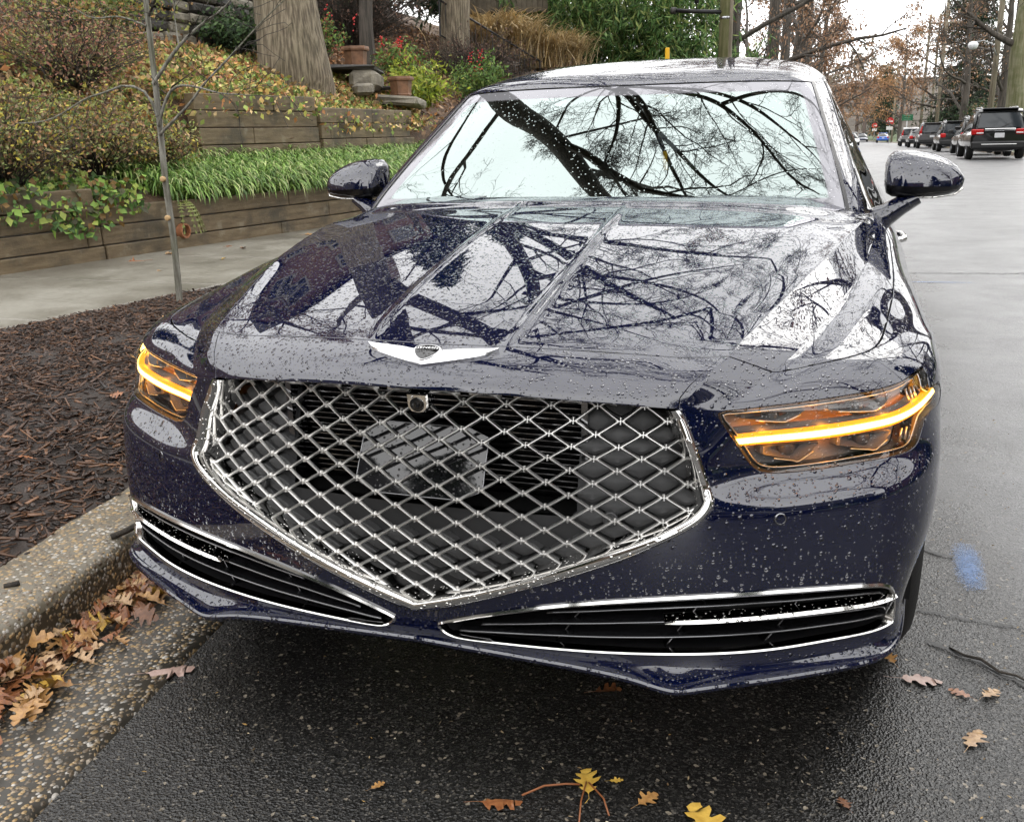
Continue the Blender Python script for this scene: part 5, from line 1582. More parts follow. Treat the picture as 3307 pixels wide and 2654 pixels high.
def shrub(name, label, pos, rad, h, pal, nleaf, size, seed, group=None, stems=60, stem_mat='dark_bark', droop=.1, aspect=.5, cat='shrub', shape=1.0):
    rg = np.random.default_rng(seed)
    S = empty(name, pos, label, cat, group)
    # stems fan out from the base
    m = 6; az = rg.uniform(0, 2 * np.pi, stems); e = rg.uniform(.1, 1., stems) ** .6
    tip = np.stack([np.cos(az) * rad * e, np.sin(az) * rad * e, h * rg.uniform(.55, 1., stems) * np.sqrt(np.maximum(1 - (e * .85) ** 2, .05)) ** shape], 1)
    t = np.linspace(0, 1, m)[None, :, None]
    P = tip[:, None] * t; P[:, :, :2] *= t[..., 0][..., None] ** .4
    P = P + rg.normal(0, .03 * rad, P.shape) * t
    v, f = batch_tube(P, np.repeat(np.linspace(.011, .003, m)[None], stems, 0) * max(.6, rad), 3)
    Q, rq = spawn(rg, P, np.repeat(np.linspace(.008, .003, m)[None], stems, 0), 7, .35, 1., (25, 60), .42, 4, .2, .1, .6, .06)
    v2, f2 = batch_tube(Q, rq * max(.5, rad) * .8, 3)
    mesh('stems', np.concatenate([v, v2]), np.concatenate([f, f2 + len(v)]), MAT[stem_mat], S, True)
    if nleaf:
        tp = np.concatenate([Q[:, 1:].reshape(-1, 3), P[:, 3:].reshape(-1, 3)])
        c = tp[rg.choice(len(tp), nleaf)] + rg.normal(0, .035 * rad + size * .3, (nleaf, 3)); c[:, 2] = np.abs(c[:, 2])
        lo = leaf_mesh(c, size, pal, rg, droop, aspect, unit(c * [1, 1, .6] + 1e-3))
        mesh('foliage', lo[0], lo[1], MAT['leaf'], S, False, col=lo[2])
    return S
# ------------------------------------------------------------------ left bank: timber walls, planting, pots, steps
def m_timber():
    t = NT('wall_timber'); c = t.coord()
    mp = t.n('Mapping', Vector=c); mp.inputs['Scale'].default_value = (6, 1.2, 9)
    n1 = t.noise(mp.outputs[0], 2.2, 6, .65); n2 = t.noise(c, 2.1, 4, .6); n3 = t.noise(c, 45., 3)
    col = t.ramp(n1, [(.25, (.075, .053, .028)), (.5, (.145, .105, .058)), (.75, (.215, .165, .098))])
    col = t.mix(t.maprange(n2, .50, .66, 0, .7), col, (.035, .032, .022))
    col = t.mix(t.maprange(t.noise(c, 5.5, 4), .60, .72, 0, .5), col, (.27, .235, .17))
    t.pbsdf(Base__Color=col, Roughness=.62, Normal=t.bump(t.math('ADD', n1, t.math('MULTIPLY', n3, .3)), .012, .7))
    MAT['timber'] = t.m
m_timber()
def timber_wall(name, label, xf, y0, y1, zb, courses, hgt, dep=.16, off0=0., step=None, lens=2.7, seed=3):
    """courses of long beams with open joints; xf(Y) = face line"""
    rg = np.random.default_rng(seed)
    Wl_ = empty(name, (float(xf(y0)), y0, zb), label, 'wall')
    o0 = np.array([float(xf(y0)), y0, zb])
    for c in range(courses):
        a = y0 - (lens * .5 if c % 2 else 0)
        while a < y1:
            b = a + lens * rg.uniform(.85, 1.15)
            p0, p1 = max(a, y0), min(b, y1)
            if p1 - p0 > .15:
                if step is None or not step(c, p0, p1):
                    A = np.array([float(xf(p0)), p0]); B = np.array([float(xf(p1)), p1]); L = np.linalg.norm(B - A); d = (B - A) / L
                    mtx = np.array([[d[1], d[0], 0], [-d[0], d[1], 0], [0, 0, 1]])
                    bt = c * .018 + rg.normal(0, .004)
                    mid_ = (A + B) / 2 - np.array([1, 0]) * (dep / 2 + off0 + bt)
                    m_ = MB(); m_.bbox((mid_[0] - o0[0], mid_[1] - o0[1], hgt * (c + .5)), (dep, L - .010, hgt - .010), .008, mtx)
                    m_.build('beam', MAT['timber'], Wl_)
            a = b
    return Wl_
def taller(c, p0, p1): return c == 3 and p0 > 5.6
timber_wall('retaining_wall', 'low timber retaining wall along the sidewalk with drain pipe', wx, -3.5, 6.15, .10, 4, .185, seed=5)
timber_wall('retaining_wall', 'low timber retaining wall under the overhanging strap-leaf grass', wx, 6.16, 16.5, .10, 3, .185, seed=8)
xu = lambda Y: wx(Y) - 1.22
timber_wall('upper_wall', 'upper timber wall below the big tree trunk', xu, 8.95, 11.35, .99, 4, .212, seed=11)
timber_wall('upper_wall', 'lowest timber wall section of pale blocks right of the upper wall', lambda Y: wx(Y) - 1.20, 11.38, 14.6, 1.02, 3, .225, lens=.75, seed=12)
timber_wall('upper_wall', 'dark mossy timber steps at the left end of the upper wall', lambda Y: wx(Y) - 1.55, 8.1, 8.92, 1.05, 3, .185, lens=.5, seed=14)
# clay drain pipe
dp = empty('drain_pipe', (-5.99, 7.16, .33), 'round orange clay drain pipe poking out of the lower timber wall', 'pipe')
m_ = MB(); m_.lathe([(.062, -.20), (.062, .012), (.078, .012), (.080, .0), (.080, -.20)], 24, (0, 0, 0), np.array([[0, 0, 1], [1, 0, 0], [0, 1, 0]], float))
simple('terracotta', (.32, .13, .06), .6, var=.35, scale=12)
m_.build('clay_ring', MAT['terracotta'], dp, True, auto=40)
m_ = MB(); m_.lathe([(.061, -.12), (.0001, -.12)], 20, (0, 0, 0), np.array([[0, 0, 1], [1, 0, 0], [0, 1, 0]], float)); m_.build('dark_bore', MAT['black_void'], dp)
dp.location.x += .03

# strap-leaf grass along the wall top
rg = np.random.default_rng(21); n = 15000
yb = rg.uniform(7.25, 17, n); ob = 1.22 * rg.uniform(0., 1., n) ** 1.25
cl_ = np.round(yb / .22) * .22 + rg.normal(0, .045, n); co = np.round(ob / .2) * .2 + rg.normal(0, .04, n); co = np.clip(co, -.01, 1.2)
B = np.stack([wx(cl_) - .12 - co, cl_, terr(co, cl_) + .0], 1)
az = rg.normal(-.25, .85, n)                      # falls mostly towards the street
gp = [(0.11, 0.209, 0.039), (0.165, 0.297, 0.055), (0.242, 0.396, 0.088), (0.33, 0.473, 0.121), (0.077, 0.154, 0.033), (0.462, 0.506, 0.22)]
lo = blades(B, np.where(co < .25, .50, np.where(co > .7, .34, .44)), .0075, rg, gp, .62, 6, 1.25, az)
o = mesh('strap_grass', lo[0], lo[1], MAT['blade'], None, True, col=lo[2]); tag(o, 'bright green strap-leaf grass spilling over the lower timber wall', 'grass', kind='stuff')
# ivy and low cover at the left wall end
rg = np.random.default_rng(22); n = 9000
yb = rg.uniform(1.5, 6.7, n); ob = rg.uniform(-.04, 1.0, n)
z = terr(np.maximum(ob, 0), yb) + rg.uniform(0, .16, n) + .10 * (ob < .3)
drop = rg.random(n) < .14
ob = np.where(drop, -.025, ob); z = np.where(drop, rg.uniform(.50, .86, n) + .1 * np.sin(yb * 4), z)
c = np.stack([wx(yb) - .10 - ob, yb, z], 1); c[:, 0] += np.where(drop, .12, 0)
ip = [(0.061, 0.122, 0.03), (0.085, 0.171, 0.037), (0.159, 0.293, 0.055), (0.244, 0.39, 0.073), (0.366, 0.439, 0.098), (0.244, 0.146, 0.049), (0.073, 0.073, 0.03)]
lo = leaf_mesh(c, .075, ip, rg, .5, .75, np.tile([.9, -.2, .6], (n, 1)))
o = mesh('ivy', lo[0], lo[1], MAT['leaf'], None, False, col=lo[2]); tag(o, 'dark and lime ivy tumbling over the left end of the timber wall', 'ivy', kind='stuff')
# ground cover over the upper wall: yellow, orange and green leaves
rg = np.random.default_rng(23); n = 15000
yb = rg.uniform(6.5, 15.5, n); ob = 1.38 + rg.uniform(0, 1, n) ** 1.3 * 2.6
z = terr(ob, yb) + rg.uniform(0.02, .24, n) * np.clip(1.4 - (ob - 1.3) * .4, .3, 1)
c = np.stack([wx(yb) - ob, yb, np.maximum(z, 1.82 * ((yb > 8.9) & (yb < 11.4)) + rg.uniform(0, .18, n))], 1)
k = rg.random(n) < .035; c[k, 0] = (wx(yb) - 1.22 + .05)[k]; c[k, 2] = 1.84 - rg.uniform(0, .30, n)[k]; k2 = k & ((yb < 8.9) | (yb > 11.4)); c[k2, 2] -= .2
gpal = [(0.317, 0.393, 0.098), (0.22, 0.318, 0.073), (0.512, 0.507, 0.134), (0.61, 0.406, 0.122), (0.61, 0.279, 0.122), (0.415, 0.457, 0.159), (0.732, 0.532, 0.268), (0.122, 0.19, 0.049), (0.4, 0.271, 0.13), (0.3, 0.203, 0.1)]
lo = leaf_mesh(c, .085, gpal, rg, .3, .62)
o = mesh('ground_cover', lo[0], lo[1], MAT['leaf'], None, False, col=lo[2]); tag(o, 'yellow-green ground cover with orange fallen leaves on top of the upper timber wall', 'ground cover', kind='stuff')
# leaf litter on the slope
rg = np.random.default_rng(24); n = 26000
yb = rg.uniform(2, 30, n); ob = rg.uniform(1.3, 9, n)
c = np.stack([wx(yb) - ob, yb, terr(ob, yb) + .25 * np.sin(yb * .35 + ob * .5) * np.clip((ob - 3) / 4, 0, 1) + rg.uniform(.0, .10, n)], 1)
lp = [(.26, .15, .08), (.34, .20, .11), (.18, .10, .055), (.44, .28, .16), (.14, .085, .05), (.38, .18, .08)]
lo = leaf_mesh(c, .11, lp, rg, .1, .6)
o = mesh('leaf_litter', lo[0], lo[1], MAT['dry_leaf'], None, False, col=lo[2]); tag(o, 'brown fallen leaves littering the hillside', 'leaves', kind='stuff')

# azaleas and other shrubs on the bank
az_p = [(0.198, 0.243, 0.073), (0.296, 0.324, 0.098), (0.527, 0.441, 0.073), (0.418, 0.232, 0.098), (0.131, 0.174, 0.055), (0.264, 0.254, 0.11), (0.22, 0.128, 0.073), (0.26, 0.158, 0.09), (0.2, 0.136, 0.08)]
br_p = [(0.268, 0.134, 0.098), (0.342, 0.159, 0.11), (0.22, 0.146, 0.091), (0.207, 0.207, 0.085), (0.415, 0.195, 0.11), (0.293, 0.244, 0.122)]
def put(off, Y, dz=0.): return (float(wx(Y)) - off, Y, float(terr(off, Y)) + dz)
shrub('azalea', 'yellow-green azalea at the wall edge left of the sapling', put(.55, 5.7), .85, 1.05, az_p, 6900, .044, 31, 'azaleas on the bank', 90)
shrub('azalea', 'yellow-flecked azalea directly behind the sapling trunk', put(.85, 7.0), .85, 1.00, az_p, 6900, .044, 32, 'azaleas on the bank', 90)
shrub('azalea', 'dark brown-leaved azalea at the left picture edge above the ivy', put(.95, 4.7), .95, 1.35, br_p + az_p[:2], 6900, .042, 33, 'azaleas on the bank', 100)
shrub('azalea', 'reddish-brown twiggy azalea high at the left picture edge', put(2.1, 6.1), 1.15, 1.45, br_p, 7800, .042, 34, 'azaleas on the bank', 110)
shrub('azalea', 'rust-red azalea spreading above the yellow one, left of the sapling', put(2.0, 7.9), 1.1, 1.05, br_p + [az_p[1]], 6900, .042, 35, 'azaleas on the bank', 100)
shrub('azalea', 'green-gold azalea high on the bank left of the sapling top', put(3.4, 9.6), 1.2, 1.1, [(.22, .26, .06), (.30, .30, .08), (.12, .18, .05), (.36, .20, .06)], 4200, .07, 36, 'azaleas on the bank', 80)
shrub('azalea', 'olive leafy bush just right of the sapling in front of the dark steps', put(.75, 7.75), .5, .7, az_p, 3450, .042, 37, 'azaleas on the bank', 60)
def berries(S, n, rad, h, seed, size=.012):
    rg = np.random.default_rng(seed); b_ = MB()
    cs = rg.normal(0, 1, (4, 3)) * [rad * .5, rad * .5, h * .12] + [0, 0, h * .8]
    for c in cs:
        for q in c + rg.normal(0, .05, (n // 4, 3)) * [1, 1, 1.6]:
            s = size * rg.uniform(.7, 1.3)
            b_.add(np.array([(0, 0, 1), (1, 0, 0), (0, 1, 0), (-1, 0, 0), (0, -1, 0), (0, 0, -1)]) * s + q, [(0, 1, 2), (0, 2, 3), (0, 3, 4), (0, 4, 1), (5, 2, 1), (5, 3, 2), (5, 4, 3), (5, 1, 4)])
    b_.build('berries', MAT['red_berry'], S, True)
simple('red_berry', (.55, .02, .015), .3)
na_p = [(.08, .16, .03), (.12, .22, .05), (.20, .28, .06), (.30, .10, .05)]
S = shrub('nandina', 'red-berried shrub at the top left corner', put(3.2, 6.9), .5, 1.5, na_p, 900, .07, 41, 'red-berried shrubs', 30); berries(S, 160, .35, 1.9, 1, .022)
S = shrub('nandina', 'red-berried shrub behind the car roof corner', put(2.8, 17.6), .65, 1.0, na_p, 1900, .08, 42, 'red-berried shrubs', 40); berries(S, 60, .5, 1.05, 2, .022)
S = shrub('nandina', 'red-berried shrub behind the upper clay planter', put(4.0, 16.6), .5, .9, na_p, 900, .07, 43, 'red-berried shrubs', 30); berries(S, 28, .4, 1.0, 3, .02)
S = shrub('nandina', 'green shrub with few red berries in front of the stair railing', put(2.2, 20.5), .8, 1.15, na_p[:3], 2400, .09, 44, 'red-berried shrubs', 50); berries(S, 50, .5, 1.1, 4, .02)
shrub('mahonia', 'lime-yellow feathery shrub right of the lower clay planter', put(1.9, 16.4), .75, .95, [(.36, .42, .04), (.28, .36, .04), (.45, .46, .08), (.14, .22, .03)], 2600, .11, 45, None, 40, droop=.2, aspect=.35)
shrub('holly', 'dark evergreen shrub beside the stone wall left of the big trunk', put(3.6, 13.0), .75, .9, [(.03, .07, .02), (.05, .10, .03), (.09, .15, .05), (.02, .04, .015)], 3000, .08, 46, None, 50)
shrub('holly', 'dark evergreen shrub at the top edge right of the big trunk', put(6.0, 20.0), 1.5, 2.2, [(.02, .045, .015), (.035, .07, .025), (.06, .11, .04), (.10, .15, .05)], 4200, .14, 47, None, 60)
bt_p = [(.13, .075, .055), (.17, .10, .075), (.10, .06, .05), (.21, .12, .08)]
shrub('bare_shrub', 'large brown twiggy shrub behind the clay planters', put(4.8, 19.5), 1.7, 2.3, bt_p, 3600, .06, 48, 'brown twiggy shrubs', 220)
shrub('bare_shrub', 'brown twiggy shrub under the stair railing', put(3.2, 23.0), 1.5, 1.5, bt_p, 3200, .06, 49, 'brown twiggy shrubs', 200)
shrub('bare_shrub', 'brown twiggy hedge at the foot of the bamboo', put(2.0, 27.5), 2.0, 1.5, bt_p + [(.20, .15, .07)], 4200, .08, 50, 'brown twiggy shrubs', 220)
shrub('bare_shrub', 'tan tangled shrub behind the yellow post', put(.5, 31.0, .6), 2.0, 1.7, [(.24, .15, .07), (.17, .11, .05), (.30, .20, .09), (.12, .13, .04)], 4200, .10, 52, 'brown twiggy shrubs', 200)
shrub('holly', 'large dark evergreen mass on the hill crest above the railing', put(8.5, 28.0), 3.4, 4.6, [(.03, .05, .02), (.05, .08, .03), (.09, .10, .05), (.14, .10, .06)], 5200, .2, 53, None, 80)
shrub('bare_shrub', 'brown brush on the hill crest left of the stair railing', put(7.5, 23.5), 2.8, 3.4, bt_p, 5200, .10, 54, 'brown twiggy shrubs', 240)
shrub('bare_shrub', 'brown brush on the hill crest behind the bamboo', put(7.0, 37.0), 3.5, 4.0, bt_p + [(.08, .12, .04)], 6000, .18, 55, 'brown twiggy shrubs', 240)
# fern by the drain
rg = np.random.default_rng(61); fr = empty('fern', (-5.93, 7.08, .60), 'small yellow-green fern hanging beside the sapling above the drain pipe', 'fern')
for k in range(7):
    a = rg.uniform(-1.4, 1.4); L = rg.uniform(.16, .26); t = np.linspace(0, 1, 14)
    q = np.stack([np.cos(a) * L * t, np.sin(a) * L * t, .13 * np.sin(t * 2.2) - .34 * t ** 2], 1)
    m_ = MB(); m_.tube(q, .003, 4)
    for i in range(2, 14):
        s = np.array([-np.sin(a), np.cos(a), 0]); w_ = .045 * (1 - (i / 14) ** 2) + .006; d = q[i] - q[i - 1]
        for sg in (-1, 1): m_.add([q[i], q[i] + s * sg * w_ + d * .4 + [0, 0, -.012], q[i] + d * .75], [(0, 1, 2)])
    m_.build('frond', MAT['fern_green'] if 'fern_green' in MAT else simple('fern_green', (.15, .17, .035), .6, var=.4), fr)
# clay planters on stone ledges
simple('dark_stone', (.045, .042, .038), .6, var=.5, scale=7, bump=.02, bscale=20)
simple('pale_stone', (.20, .18, .14), .7, var=.5, scale=6, bump=.02, bscale=25)
simple('planter_clay', (.19, .095, .05), .6, var=.6, scale=7, bump=.004, bscale=60)
def planter(pos, w_, h, label, seed):
    P_ = empty('planter', pos, label, 'planter', None, .45)
    def ring(s, z): return [(s * math.cos(a), s * math.sin(a), z) for a in np.arange(6) * np.pi / 3 + .2]
    b = [ring(w_ * .40, 0), ring(w_ * .44, .03), ring(w_ * .42, .05), ring(w_ * .47, h * .80)]
    v = np.array(b).reshape(-1, 3); m_ = MB(); m_.add(v, [(i * 6 + j, i * 6 + (j + 1) % 6, (i + 1) * 6 + (j + 1) % 6, (i + 1) * 6 + j) for i in range(3) for j in range(6)] + [(5, 4, 3, 2, 1, 0)]); m_.build('body', MAT['planter_clay'], P_)
    b = [ring(w_ * .47, h * .78), ring(w_ * .545, h * .80), ring(w_ * .56, h * .88), ring(w_ * .535, h), ring(w_ * .46, h), ring(w_ * .44, h * .86)]
    v = np.array(b).reshape(-1, 3); m_ = MB(); m_.add(v, [(i * 6 + j, i * 6 + (j + 1) % 6, (i + 1) * 6 + (j + 1) % 6, (i + 1) * 6 + j) for i in range(5) for j in range(6)]); m_.build('rim', MAT['planter_clay'], P_)
    m_ = MB(); m_.add(ring(w_ * .45, h * .88), [tuple(range(6))]); m_.build('soil', MAT['dark_soil'], P_)
planter((-7.82, 14.9, 2.47), .46, .36, 'upper hexagonal clay planter on a dark stone ledge right of the big trunk', 1)
planter((-7.0, 15.0, 1.95), .44, .34, 'lower hexagonal clay planter in front of the lime-yellow shrub', 2)
def stone(pos, d, label, seed, mat='dark_stone', rzz=0.):
    rg = np.random.default_rng(seed); m_ = MB(); m_.bbox((0, 0, 0), d, min(d) * .25); v = np.concatenate(m_.v); v = v * (1 + rg.normal(0, .05, v.shape)); m_.v = [v]
    o = m_.build('stone', MAT[mat], None); o.location = pos; o.rotation_euler = (rg.normal(0, .04), rg.normal(0, .04), rzz); tag(o, label, 'stone', 'stones on the bank'); return o
stone((-7.78, 14.75, 2.43), (.9, 1.0, .08), 'flat dark ledge stone under the upper clay planter', 1, rzz=.3)
stone((-7.55, 14.75, 2.22), (.5, .9, .34), 'rough block under the dark ledge by the upper clay planter', 2, 'pale_stone', .3)
stone((-7.45, 15.3, 2.12), (.5, .6, .07), 'small dark step slab between the two clay planters', 3, rzz=.1)
stone((-7.0, 15.0, 1.86), (.75, .8, .16), 'pale block under the lower clay planter', 4, 'pale_stone', .2)
stone((-7.3, 14.1, 2.05), (.35, .5, .2), 'mossy stone left of the lower clay planter', 5, 'pale_stone', .6)
# dry stone wall high on the bank
sw = empty('stone_wall', (-9.6, 11.4, 2.7), 'dry-laid grey stone wall high on the bank behind the sapling', 'wall')
rg = np.random.default_rng(71)
for c in range(5):
    y = 0.
    while y < 3.4:
        L = rg.uniform(.25, .6)
        m_ = MB(); m_.bbox((rg.normal(0, .02) + y * .1, y + L / 2, .12 + c * .17 + rg.normal(0, .01)), (.3, L - .02, .155), .035); v = np.concatenate(m_.v); m_.v = [v + rg.normal(0, .008, v.shape)]
        m_.build('stone_block', MAT['pale_stone' if rg.random() < .5 else 'dark_stone'], sw); y += L
# stair railing
simple('black_iron', (.012, .012, .013), .45)
RA, RB = np.array([-7.9, 26.4, 3.25]), np.array([-9.55, 23.0, 4.62])
rl = empty('stair_railing', tuple(RA), 'black iron stair railing running up the bank past the tan grass', 'railing')
m_ = MB(); m_.tube([(0, 0, 0), (RB - RA)], .028, 6); m_.build('hand_rail', MAT['black_iron'], rl)
m_ = MB(); m_.tube([np.array([0, 0, -.85]), (RB - RA) + [0, 0, -.85]], .02, 6); m_.build('bottom_rail', MAT['black_iron'], rl)
for k in range(19):
    p = (RB - RA) * (k / 18); m_ = MB(); m_.tube([p, p + [0, 0, -.88]], .011 if k % 9 else .022, 5); m_.build('baluster', MAT['black_iron'], rl)
# tan plume grass behind the railing
rg = np.random.default_rng(72); n = 3600
def tuft(pos, rad, L, pal, n, label, seed, w_=.006):
    rg = np.random.default_rng(seed); B = rg.normal(0, rad * .35, (n, 3)); B[:, 2] = 0
    lo = blades(B, np.full(n, L), w_, rg, pal, .45, 5, .75); S = mesh('plume_grass', lo[0], lo[1], MAT['blade'], None, True, col=lo[2]); S.location = pos; tag(S, label, 'grass clump', 'tan ornamental grass clumps'); return S
tn = [(.52, .38, .18), (.62, .48, .26), (.44, .31, .14), (.58, .46, .28)]
tuft((-9.3, 26.4, 3.35), 1.3, 1.7, tn, 2600, 'large tan ornamental grass clump behind the railing', 1, .013)
tuft((-8.0, 27.8, 3.1), 1.2, 1.45, tn, 2000, 'smaller tan ornamental grass clump beside the bamboo', 2, .013)
# board fence at the top edge
simple('fence_wood', (.16, .135, .10), .8, var=.4, scale=5)
fe = empty('board_fence', (-11.3, 29.5, 5.0), 'weathered upright board fence at the top edge above the tan grass', 'fence')
for k in range(16):
    m_ = MB(); m_.bbox((k * .16, k * .05, .75 + .03 * (k % 3)), (.19, .03, 1.5), .004); m_.build('board', MAT['fence_wood'], fe)
m_ = MB(); m_.box((1.2, .42, 1.1), (2.5, .05, .09), [(.954, -.30, 0), (.30, .954, 0), (0, 0, 1)]); m_.build('fence_rail', MAT['fence_wood'], fe)
# bamboo
simple('bamboo_cane', (.16, .17, .05), .45, var=.3)
def bamboo(pos, rad, h, nc, nl, label, seed):
    rg = np.random.default_rng(seed); S = empty('bamboo', pos, label, 'bamboo', 'bamboo clumps')
    b = rg.normal(0, rad * .45, (nc, 2)); m = 9; t = np.linspace(0, 1, m)
    H = h * rg.uniform(.7, 1.1, nc); az = np.arctan2(b[:, 1], b[:, 0]) + rg.normal(0, .6, nc); bend_ = rg.uniform(.15, .5, nc) * H
    P = np.stack([b[:, :1] + np.cos(az)[:, None] * bend_[:, None] * t ** 2.3, b[:, 1:] + np.sin(az)[:, None] * bend_[:, None] * t ** 2.3, H[:, None] * (t - .12 * t ** 3)[None]], -1)
    v, f = batch_tube(P, np.repeat((.013 * (1 - .7 * t))[None], nc, 0), 5); mesh('canes', v, f, MAT['bamboo_cane'], S, True)
    Q, _ = spawn(rg, P, np.full((nc, m), .01), 18, .04, 1, (30, 70), .2, 4, .15, .05, .5, .25)
    c = Q.reshape(-1, 3)[rg.choice(Q.shape[0] * 4, nl)] + rg.normal(0, .06, (nl, 3))
    lo = leaf_mesh(c, .26, [(.05, .12, .025), (.08, .18, .04), (.13, .25, .065), (.20, .32, .10), (.03, .07, .018), (.30, .36, .11)], rg, .55, .2)
    mesh('foliage', lo[0], lo[1], MAT['leaf'], S, False, col=lo[2])
bamboo((-7.6, 31.0, 3.2), 1.5, 3.6, 40, 8500, 'bamboo clump beside the tan grass', 1)
bamboo((-6.0, 30.5, 2.7), 1.6, 4.2, 44, 10000, 'tallest densest bamboo clump left of the yellow post', 2)
bamboo((-4.7, 30.0, 2.3), 1.4, 3.8, 40, 9000, 'bamboo clump behind the yellow post', 3)
bamboo((-3.8, 32.5, 1.8), 1.2, 2.6, 30, 5200, 'low bamboo clump at the foot of the mossy utility pole', 4)
bamboo((-9.2, 33.5, 3.8), 1.8, 3.8, 40, 7000, 'bamboo clump at the back under the board fence', 5)
# yellow marker post
simple('yellow_plastic', (.75, .42, .01), .4)
yp = empty('marker_post', (-2.72, 18.0, .14), 'upright yellow plastic marker post seen over the car roof', 'post')
m_ = MB(); m_.bbox((0, 0, 1.32), (.085, .035, 2.64), .012); m_.build('blade', MAT['yellow_plastic'], yp); m_ = MB(); m_.bbox((0, 0, .02), (.16, .16, .04), .01); m_.build('foot', MAT['black_plastic'], yp)
# mossy utility pole with cross arm
up_ = empty('utility_pole', (-2.62, 26, .12), 'mossy timber utility pole with black horizontal arm seen over the car roof', 'pole')
m_ = MB(); m_.tube([(0, 0, 0), (0, .02, 4), (.02, 0, 11)], [.17, .155, .12], 14); m_.build('shaft', MAT['mossy_pole'], up_, True)
m_ = MB(); m_.tube([(.14, -.02, 0), (.135, -.02, 4), (.13, -.02, 10)], [.075, .07, .06], 10); m_.build('conduit', MAT['pole_wood'], up_, True)
m_ = MB(); m_.tube([(-.02, -.05, 4.09), (-1.32, -.05, 4.20)], .055, 10); m_.build('arm', MAT['black_iron'], up_, True)
m_ = MB(); m_.tube([(-1.30, -.05, 4.20), (-1.44, -.05, 4.212)], .085, 12); m_.build('arm_cap', MAT['dark_stone'], up_, True)
m_ = MB(); m_.tube([(-.76, -.05, 4.16), (-.76, -.05, 5.2)], .015, 6); m_.tube([(-.76, -.05, 4.35), (-.76, -.05, 4.6)], .06, 8); m_.build('hanger', MAT['black_iron'], up_, True)
m_ = MB(); m_.lathe([(.165, -.03), (.17, 0), (.165, .03)], 16, (0, .02, 3.95)); m_.build('band', MAT['rim_metal'], up_, True)
# brick house higher on the bank: stands above the picture, mirrored in the hood
def m_brick():
    t = NT('red_brick'); c = t.coord(); b = t.n('TexBrick', Vector=t.n('Mapping', Vector=c, Rotation=(R(90), 0, 0)).outputs[0], Color1=(.13, .058, .046, 1), Color2=(.18, .08, .06, 1), Mortar=(.28, .24, .21, 1), Scale=2.4)
    t.pbsdf(Base__Color=b.outputs[0], Roughness=.85); MAT['brick_wall'] = t.m
m_brick(); simple('white_paint', (.7, .7, .68), .5); simple('cream_trim', (.30, .28, .25), .6); simple('slate', (.05, .05, .055), .6, var=.4, scale=3); simple('window_dark', (.02, .025, .03), .05)
hs_ = empty('brick_house', (-17.4, 21.4, 5.6), 'red brick house up the bank, mirrored in the left side of the hood', 'house', None, R(-14))
def part(mb, n, m, par=hs_): return mb.build(n, MAT[m], par)
m_ = MB(); m_.box((0, 0, 2.5), (8, 9.5, 6.8)); part(m_, 'wall', 'brick_wall')
m_ = MB(); v = [(-4.5, -5.2, 5.9), (4.5, -5.2, 5.9), (4.5, 5.2, 5.9), (-4.5, 5.2, 5.9), (0, -5.2, 8.6), (0, 5.2, 8.6)]; m_.add(v, [(0, 1, 4), (1, 2, 5, 4), (2, 3, 5), (3, 0, 4, 5), (0, 3, 2, 1)]); rf = part(m_, 'roof', 'slate')
m_ = MB(); m_.box((2.0, 3.2, 8.2), (.8, 1.1, 2.2)); part(m_, 'chimney', 'brick_wall', rf)
for wy in (-3.2, 0., 3.2):
    for wz in (1.4, 4.2):
        m_ = MB(); m_.box((4.02, wy, wz), (.10, 1.35, 1.75)); wo_ = part(m_, 'window', 'cream_trim'); m_ = MB(); m_.box((4.06, wy, wz + .42), (.06, 1.1, .68)); part(m_, 'pane', 'window_dark', wo_); m_ = MB(); m_.box((4.06, wy, wz - .42), (.06, 1.1, .68)); part(m_, 'pane', 'window_dark', wo_)
for wx_ in (-2, 2):
    m_ = MB(); m_.box((wx_, -4.77, 4.2), (1.35, .10, 1.75)); wo_ = part(m_, 'window', 'cream_trim'); m_ = MB(); m_.box((wx_, -4.81, 4.2), (1.1, .06, 1.5)); part(m_, 'pane', 'window_dark', wo_)
